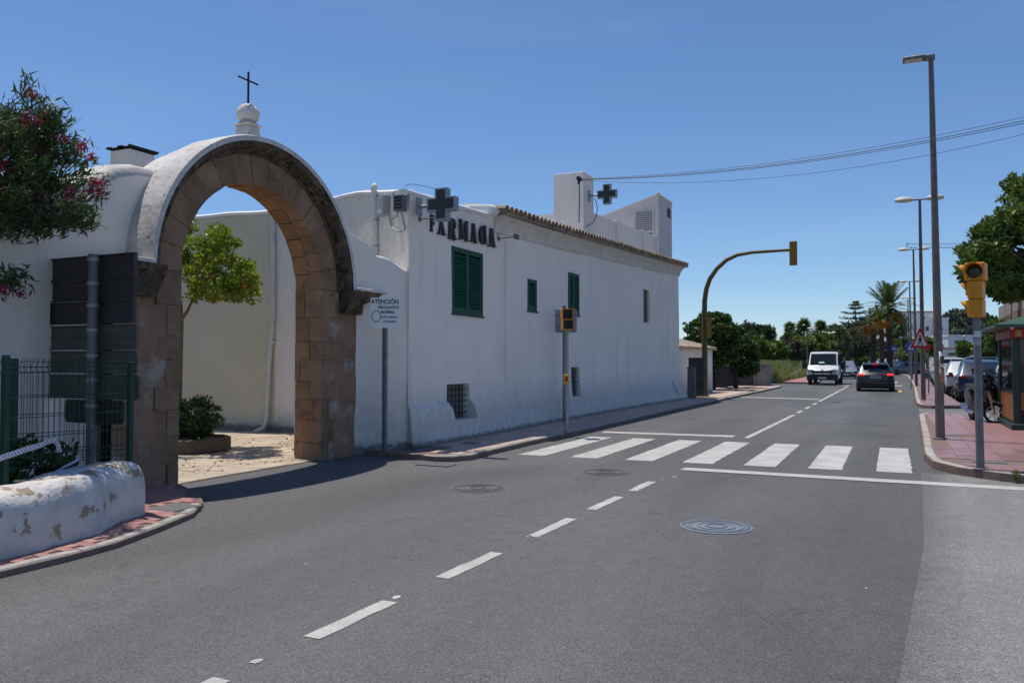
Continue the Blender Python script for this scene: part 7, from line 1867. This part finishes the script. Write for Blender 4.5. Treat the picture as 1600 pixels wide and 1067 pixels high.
# parked row on the right
row = [('navy SUV parked nearest beside the kiosk', P_NAVY, 38.0, 4.55, 1.88, 1.68, 'suv', 3.60), ('white crossover with red tail lamps parked in front of the navy SUV', P_WHITE, 43.6, 4.3, 1.8, 1.62, 'suv', 3.48), ('silver hatchback parked third in the row behind the tall lamp post', P_SILV, 48.8, 4.0, 1.74, 1.48, 'hatch', 3.50), ('light blue grey hatchback parked fourth in the row', P_LBLUE, 54.2, 4.1, 1.76, 1.5, 'hatch', 3.62),
       ('white van like car parked fifth in the row', P_WHITE, 59.9, 4.5, 1.85, 1.85, 'van', 3.78), ('white hatchback parked left of the tall lamp post in the row', P_WHITE, 65.6, 4.2, 1.78, 1.5, 'hatch', 3.95), ('white crossover parked seventh in the row', P_WHITE, 71.4, 4.3, 1.8, 1.62, 'suv', 4.15), ('silver hatchback parked near the far end of the row', P_SILV, 77.2, 4.1, 1.76, 1.5, 'hatch', 4.4), ('dark grey car parked next to last in the row', P_DGREY, 83, 4.3, 1.8, 1.5, 'hatch', 4.65), ('white hatchback parked last at the far end of the row', P_WHITE, 89, 4.2, 1.78, 1.5, 'hatch', 4.9)]
for lb, pm, y, L, w, h, stl, x in row: make_car(lb, pm, (x - .14, y, .0), R(-1.5), L, w, h, stl, group='cars parked in a row along the right pavement')
back = [('dark van parked in the far row behind the navy SUV roof', P_BLACK, D(1525, 575, 52), 'van', 95), ('blue grey car in the far row left of the dark van', P_LBLUE, D(1508, 575, 58), 'hatch', 80), ('silver car in the far row right of the dark van', P_SILV, D(1558, 575, 50), 'hatch', 100), ('navy car in the far row behind the lamp post', P_NAVY, D(1491, 574, 66), 'hatch', 85), ('red car glimpsed in the far row beside the lamp post', P_RED, D(1480, 573, 76), 'hatch', 85), ('white pickup roofed car standing above the parked row', P_WHITE, D(1478, 572, 62), 'van', 0), ('grey car at the right end of the far row by the kiosk', P_DGREY, D(1590, 575, 56), 'hatch', 100)]
for lb, pm, p, stl, a in back: make_car(lb, pm, (p.x, p.y, 0), R(a), 4.3, 1.8, 1.9 if stl == 'van' else 1.6, stl, group='cars parked in the car park beyond the row')
p = D(1412, 580, 98); make_car('grey blue hatchback pulling across the road at the far junction', P_GREY, (p.x, p.y, 0), R(110), 4.2, 1.8, 1.6, 'hatch', name='grey_hatchback')
p = D(1366, 577, 125); make_car('small distant white car left of the palm trunks', P_WHITE, (p.x, p.y, 0), R(185), 4.2, 1.8, 1.7, 'van', name='distant_car')
p = D(1381, 577, 122); make_car('distant white van between the palm trunks', P_WHITE, (p.x, p.y, 0), R(175), 4.4, 1.85, 2.0, 'van', name='distant_car')
p = D(1399, 577, 118); make_car('distant dark car beside the palm trunk at the junction', P_DGREY, (p.x, p.y, 0), R(150), 4.4, 1.85, 1.7, 'suv', name='distant_car')

# ---- white flatbed truck facing the camera
g0 = G(1295, 598); tr = thing('flatbed_truck', 'white flatbed truck with black grille driving towards the camera', 'truck', (-3.95, 60.3, 0), R(179.0))
M_TW = mat('white truck paint', (.64, .65, .66), .35, 0, .5, coat=.5)
w = 1.0
prof = [(-.3, .45, 1.35, 2.22, 1.0, .90), (-.28, .40, 1.36, 2.26, 1.0, .90), (.75, .38, 1.36, 2.28, 1.0, .90), (1.0, .36, 1.34, 2.22, 1.0, .88), (1.62, .36, 1.30, 1.36, 1.0, .93), (1.72, .36, 1.22, 1.28, 1.0, .92), (2.12, .36, 1.0, 1.04, .98, .88), (2.26, .36, .84, .86, .95, .84), (2.34, .38, .66, .67, .90, .8)]
rows = []
for (y, zb, z1, z2, wb, wr) in prof:
    a = [(0, zb), (.85 * wb, zb), (.97 * wb, zb + .08), (wb, zb + (z1 - zb) * .5), (wb, z1 - .06), (.98 * wb, z1), (wr, z2 - .06), (wr * .88, z2 - .005), (0, z2 + .015)]
    s = [(w * x, y, z) for x, z in a]; rows.append([(-x, y2, z) for x, y2, z in reversed(s)][:-1] + s)
mb = MB(); nc = len(rows[0]); mb.v = [p for r_ in rows for p in r_]
for i in range(len(rows) - 1):
    for j in range(nc): mb.f.append((i * nc + j, i * nc + (j + 1) % nc, (i + 1) * nc + (j + 1) % nc, (i + 1) * nc + j))
mb.f.append(tuple(range(nc))); mb.f.append(tuple((len(rows) - 1) * nc + k for k in range(nc - 1, -1, -1)))
mb.build('cab', M_TW, tr, smooth=32, local=True)
def quad(nm, pts, m, out=(0, 0, 0), parent=tr):
    mb = MB(); mb.v = [tuple(Vector(p) + Vector(out)) for p in pts]; mb.f = [tuple(range(len(pts)))]; return mb.build(nm, m, parent, local=True)
ws = quad('windscreen', [(-.86, 1.60, 1.37), (.86, 1.60, 1.37), (.80, 1.06, 2.13), (-.80, 1.06, 2.13)], M_DGLASS, (0, .03, .02))
quad('dashboard_paper', [(-.12, 1.60, 1.46), (.28, 1.60, 1.46), (.26, 1.52, 1.56), (-.05, 1.52, 1.58)], mat('mint paper', (.4, .55, .5), .6), (0, .045, .03), ws)
for s in (1, -1):
    quad('side_window', [(s * .99, 1.45, 1.38), (s * .9, 1.0, 2.08), (s * .9, -.1, 2.12), (s * .98, -.1, 1.38)], M_DGLASS, (s * .012, 0, 0))
    h = MB().prism([(s * .55, .93), (s * .93, 1.10), (s * .97, .98), (s * .90, .83)] if s > 0 else [(s * .90, .83), (s * .97, .98), (s * .93, 1.10), (s * .55, .93)], 2.0, 2.27, Matrix(((1, 0, 0, 0), (0, 0, 1, 0), (0, 1, 0, 0), (0, 0, 0, 1)))).build('headlight', M_HLAMP, tr, local=True)
    arm = MB().box(*sorted((s * 1.0, s * 1.16)), 1.28, 1.34, 1.30, 1.36).build('mirror_arm', M_BLACK, tr, local=True)
    MB().box(*sorted((s * 1.10, s * 1.36)), 1.24, 1.38, 1.10, 1.56).build('wing_mirror', M_BLACK, tr, local=True, bevel=.03)
MB().box(-.99, .99, 1.98, 2.40, .34, .74).build('bumper', M_PLASTD, tr, local=True, bevel=.06)
MB().box(-.50, .50, 2.28, 2.42, .745, .80).build('upper_bumper', M_TW, tr, local=True, bevel=.02)
MB().prism([(-.60, .80), (-.62, .92), (-.80, 1.08), (-.5, 1.0), (0, .97), (.5, 1.0), (.80, 1.08), (.62, .92), (.60, .80), (.3, .72), (-.3, .72)], 2.05, 2.375, Matrix(((1, 0, 0, 0), (0, 0, 1, 0), (0, 1, 0, 0), (0, 0, 0, 1)))).build('grille', M_BLACK, tr, local=True)
MB().prism([(-.09, 1.0), (0, .93), (.09, 1.0), (0, 1.10)], 2.2, 2.39, Matrix(((1, 0, 0, 0), (0, 0, 1, 0), (0, 1, 0, 0), (0, 0, 0, 1)))).build('front_badge', M_CHROME, tr, local=True)
MB().box(-.26, .26, 2.40, 2.425, .44, .55).build('number_plate', M_PLATE, tr, local=True)
for s in (1, -1):
    for y in (1.45, -2.3): wheel(tr, s * .86, y, .34, .22, s)
MB().box(-1.02, 1.02, -3.6, -.42, .78, .90).build('load_bed', M_GALVD, tr, local=True)
for s in (1, -1): MB().box(*sorted((s * 1.06, s * 1.12)), -3.8, -.5, .7, 1.95).build('side_board', M_PLASTD, tr, local=True)
MB().box(-1.04, 1.04, -.46, -.42, .905, 2.1).build('headboard', M_IRON, tr, local=True)
MB().box(-.9, .9, -2.9, -.6, .905, 1.75).build('tarpaulin_load', mat('dark tarpaulin', (.05, .055, .06), .8), tr, local=True, bevel=.1)
MB().box(-.4, .4, -3.6, 2.0, .42, .77).build('chassis', M_BLACK, tr, local=True)

# ---- scooter beside the kiosk, front wheel turned sideways
hz = R(-166); wx, wy = 2.30, 22.35
sx, sy2 = wx + math.sin(hz) * .62, wy - math.cos(hz) * .62
sc_ = thing('scooter', 'dark scooter with its front wheel turned, parked behind the amber signal pole', 'scooter', (sx, sy2, .1), hz)
ST = Matrix.Translation((0, .56, 0)) @ Matrix.Rotation(R(62), 4, 'Z') @ Matrix.Translation((0, -.56, 0))
WR = .25
for y, S0 in ((.62, ST), (-.66, Matrix.Identity(4))):
    M = S0 @ Matrix.Translation((0, y, WR)) @ Matrix.Rotation(R(90), 4, 'Y')
    ty = MB().lathe([(WR * .76, -.045), (WR * .93, -.05), (WR, -.02), (WR, .02), (WR * .93, .05), (WR * .76, .045)], (0, 0, 0), 30, M, cap=False).build('wheel', M_RUBBER, sc_, smooth=35, local=True)
    mb = MB().lathe([(WR * .77, -.03), (WR * .77, .03), (WR * .72, .03), (WR * .72, -.03)], (0, 0, 0), 30, M, cap=False)
    for k in range(7): mb.box(.02, WR * .74, -.012, .012, -.025, .025, M @ Matrix.Rotation(k * math.pi * 2 / 7, 4, 'Z'))
    mb.lathe([(.05, -.06), (.05, .06)], (0, 0, 0), 12, M); mb.build('rim', M_RIM, ty, local=True, smooth=30)
    for s in (-1, 1): MB().lathe([(.11, .052), (.11, .057), (.05, .057)], (0, 0, 0), 20, M @ Matrix.Rotation(math.pi * (s < 0), 4, 'X')).build('brake_disc', M_CHROME, ty, local=True)
for s in (-.085, .085): MB().tube([(s, .62, WR), (s, .50, .78)], .026, 8, M=ST).build('fork', M_CHROME, sc_, local=True, smooth=40)
rows = [[ST @ Vector((x * .08, .62 + (WR + .035) * math.sin(a), WR + (WR + .035) * math.cos(a))) for x in (-1, -.6, 0, .6, 1)] for a in [R(-75 + 110 * k / 10) for k in range(11)]]
o = MB().grid(rows).build('front_mudguard', P_NAVY, sc_, local=True, smooth=60); so = o.modifiers.new('s', 'SOLIDIFY'); so.thickness = .01
rows = []
for (y, z, wd) in ((.36, .48, .14), (.42, .62, .22), (.42, .80, .25), (.38, .95, .20), (.33, 1.06, .13)): rows.append([(-wd, y - .16, z), (-wd * .8, y - .02, z), (0, y + .05, z), (wd * .8, y - .02, z), (wd, y - .16, z)])
o = MB().grid(rows).build('front_fairing', P_BLACK, sc_, local=True, smooth=60); so = o.modifiers.new('s', 'SOLIDIFY'); so.thickness = .03
for s in (-1, 1): MB().ball((s * .09, .44, .86), (.05, .03, .04), 12, 8).build('headlight', M_DGLASS, sc_, local=True, smooth=180)
MB().tube([(-.36, .22, 1.10), (-.18, .32, 1.12), (0, .36, 1.06), (.18, .32, 1.12), (.36, .22, 1.10)], .017, 8).build('handlebar', M_BLACK, sc_, local=True, smooth=40)
rows = [[(-w_, y, z), (w_, y, z)] for (y, z, w_) in ((.38, 1.05, .12), (.30, 1.18, .13), (.22, 1.28, .10))]
o = MB().grid(rows).build('windshield', M_DGLASS, sc_, local=True, smooth=60); so = o.modifiers.new('s', 'SOLIDIFY'); so.thickness = .005
for s in (-1, 1):
    MB().tube([(s * .22, .31, 1.12), (s * .28, .33, 1.28)], .008, 5).build('mirror_stalk', M_BLACK, sc_, local=True); MB().ball((s * .30, .33, 1.30), (.075, .025, .05), 10, 7).build('mirror', M_BLACK, sc_, local=True, smooth=180)
mb = MB(); rows = []
for (y, zl, zh, wd) in ((.30, .30, .48, .16), (.1, .26, .40, .19), (-.1, .26, .46, .19), (-.24, .30, .74, .21), (-.62, .46, .80, .19), (-.98, .64, .78, .10)): rows.append([(-wd, y, zl), (-wd, y, zh), (0, y, zh + .03), (wd, y, zh), (wd, y, zl), (-wd, y, zl)])
mb.grid(rows); mb.f.append((0, 1, 2, 3, 4)); mb.f.append((30, 31, 32, 33, 34)); mb.build('body', P_BLACK, sc_, local=True, smooth=50)
rows = [[(-wd, y, z), (-wd * .7, y, z + .08), (wd * .7, y, z + .08), (wd, y, z)] for (y, z, wd) in ((-.12, .74, .09), (-.25, .80, .17), (-.55, .83, .17), (-.9, .86, .12), (-1.0, .84, .06))]
MB().grid(rows).build('seat', M_RUBBER, sc_, local=True, smooth=60)
MB().tube([(.15, -.1, .24), (.18, -.5, .24), (.19, -.9, .38)], [.03, .05, .055], 10).build('exhaust', M_CHROME, sc_, local=True, smooth=40)

# ---- man behind the kiosk
def skin_fig(name, verts, edges, radii, m, parent, root=0, sub=2):
    me = bpy.data.meshes.new(name); me.from_pydata(verts, edges, []); o = bpy.data.objects.new(name, me); COL.objects.link(o); o.parent = parent
    md = o.modifiers.new('Skin', 'SKIN')
    for i, r_ in enumerate(radii): me.skin_vertices[0].data[i].radius = r_ if isinstance(r_, tuple) else (r_, r_)
    me.skin_vertices[0].data[root].use_root = True
    md.use_smooth_shade = True
    sb = o.modifiers.new('Sub', 'SUBSURF'); sb.levels = sub; sb.render_levels = sub
    me.materials.append(m)
    dg = bpy.context.evaluated_depsgraph_get(); nm = bpy.data.meshes.new_from_object(o.evaluated_get(dg)); bpy.data.objects.remove(o)
    nm.name = name; nm.shade_smooth()
    if not nm.materials: nm.materials.append(m)
    return link_part(name, nm, parent)
M_SKIN = mat('skin', (.42, .24, .16), .55); M_SHIRT = mat('white shirt', (.60, .62, .66), .85, col2=(.5, .52, .58), vscale=5, bump=.006, bscale=14); M_TROU = mat('blue jeans', (.07, .11, .19), .9, col2=(.05, .08, .14), vscale=10); M_HAIR = mat('dark grey hair', (.05, .045, .04), .8)
pm_ = S(1573, 629, 31.3)
man = thing('person', 'man in a white shirt and blue jeans walking behind the kiosk', 'person', (pm_.x, 31.3, .0), R(10))
# body faces local +Y, shoulders along X; root at pelvis (index 0)
V = [(0, 0, .95), (0, .01, 1.12), (0, .02, 1.30), (0, 0, 1.46), (0, .01, 1.55), (0, .03, 1.66), (0, .03, 1.76),
     (-.10, 0, .92), (-.12, .06, .52), (-.12, .02, .10), (.10, 0, .92), (.12, -.12, .52), (.12, -.24, .13),
     (-.19, 0, 1.43), (-.26, -.05, 1.17), (-.27, .08, .95), (.19, 0, 1.43), (.27, -.03, 1.17), (.28, .14, .97), (-.12, .17, .045), (.12, -.12, .04)]
E = [(0, 1), (1, 2), (2, 3), (3, 4), (4, 5), (5, 6), (0, 7), (7, 8), (8, 9), (0, 10), (10, 11), (11, 12), (3, 13), (13, 14), (14, 15), (3, 16), (16, 17), (17, 18), (9, 19), (12, 20)]
rad = [(.15, .11), (.15, .11), (.17, .12), (.12, .09), .055, (.085, .10), (.06, .07), (.10, .10), .072, .05, (.10, .10), .072, .05, .07, .05, .035, .07, .05, .035, .035, .035]
skin_fig('body', V, E, rad, M_SKIN, man)
skin_fig('shirt', [(0, 0, .93), (0, .01, 1.12), (0, .02, 1.30), (0, 0, 1.47), (-.20, 0, 1.44), (-.265, -.05, 1.18), (.20, 0, 1.44), (.275, -.03, 1.18)], [(0, 1), (1, 2), (2, 3), (3, 4), (4, 5), (3, 6), (6, 7)], [(.185, .145), (.175, .135), (.20, .145), (.10, .10), .095, .078, .095, .078], M_SHIRT, man)
skin_fig('trousers', [(0, 0, 1.0), (-.10, 0, .90), (-.12, .06, .52), (-.12, .02, .08), (.10, 0, .90), (.12, -.12, .52), (.12, -.24, .11)], [(0, 1), (1, 2), (2, 3), (0, 4), (4, 5), (5, 6)], [(.175, .13), (.125, .12), .095, .075, (.125, .12), .095, .075], M_TROU, man)
for (x, y, z) in ((-.12, .09, .045), (.12, -.17, .055)): MB().ball((x, y, z), (.05, .14, .05), 12, 8).build('shoe', M_SIGNW, man, local=True, smooth=180)
MB().ball((0, .015, 1.735), (.088, .105, .10), 16, 10).build('hair', M_HAIR, man, local=True, smooth=180)
for sx2, ax_, ay_ in ((-1, -.27, .085), (1, .28, .145)):
    for k in range(4): MB().tube([(ax_ - .02 + .014 * k, ay_ + .01, .94), (ax_ - .022 + .015 * k, ay_ + .025, .90), (ax_ - .02 + .014 * k, ay_ + .03, .855 - (.008 if k in (0, 3) else 0))], [.009, .008, .006], 6).build('finger', M_SKIN, man, local=True, smooth=60)
    MB().tube([(ax_ - sx2 * .02, ay_ + .02, .95), (ax_ - sx2 * .045, ay_ + .04, .915), (ax_ - sx2 * .045, ay_ + .05, .885)], [.011, .010, .007], 6).build('thumb', M_SKIN, man, local=True, smooth=60)
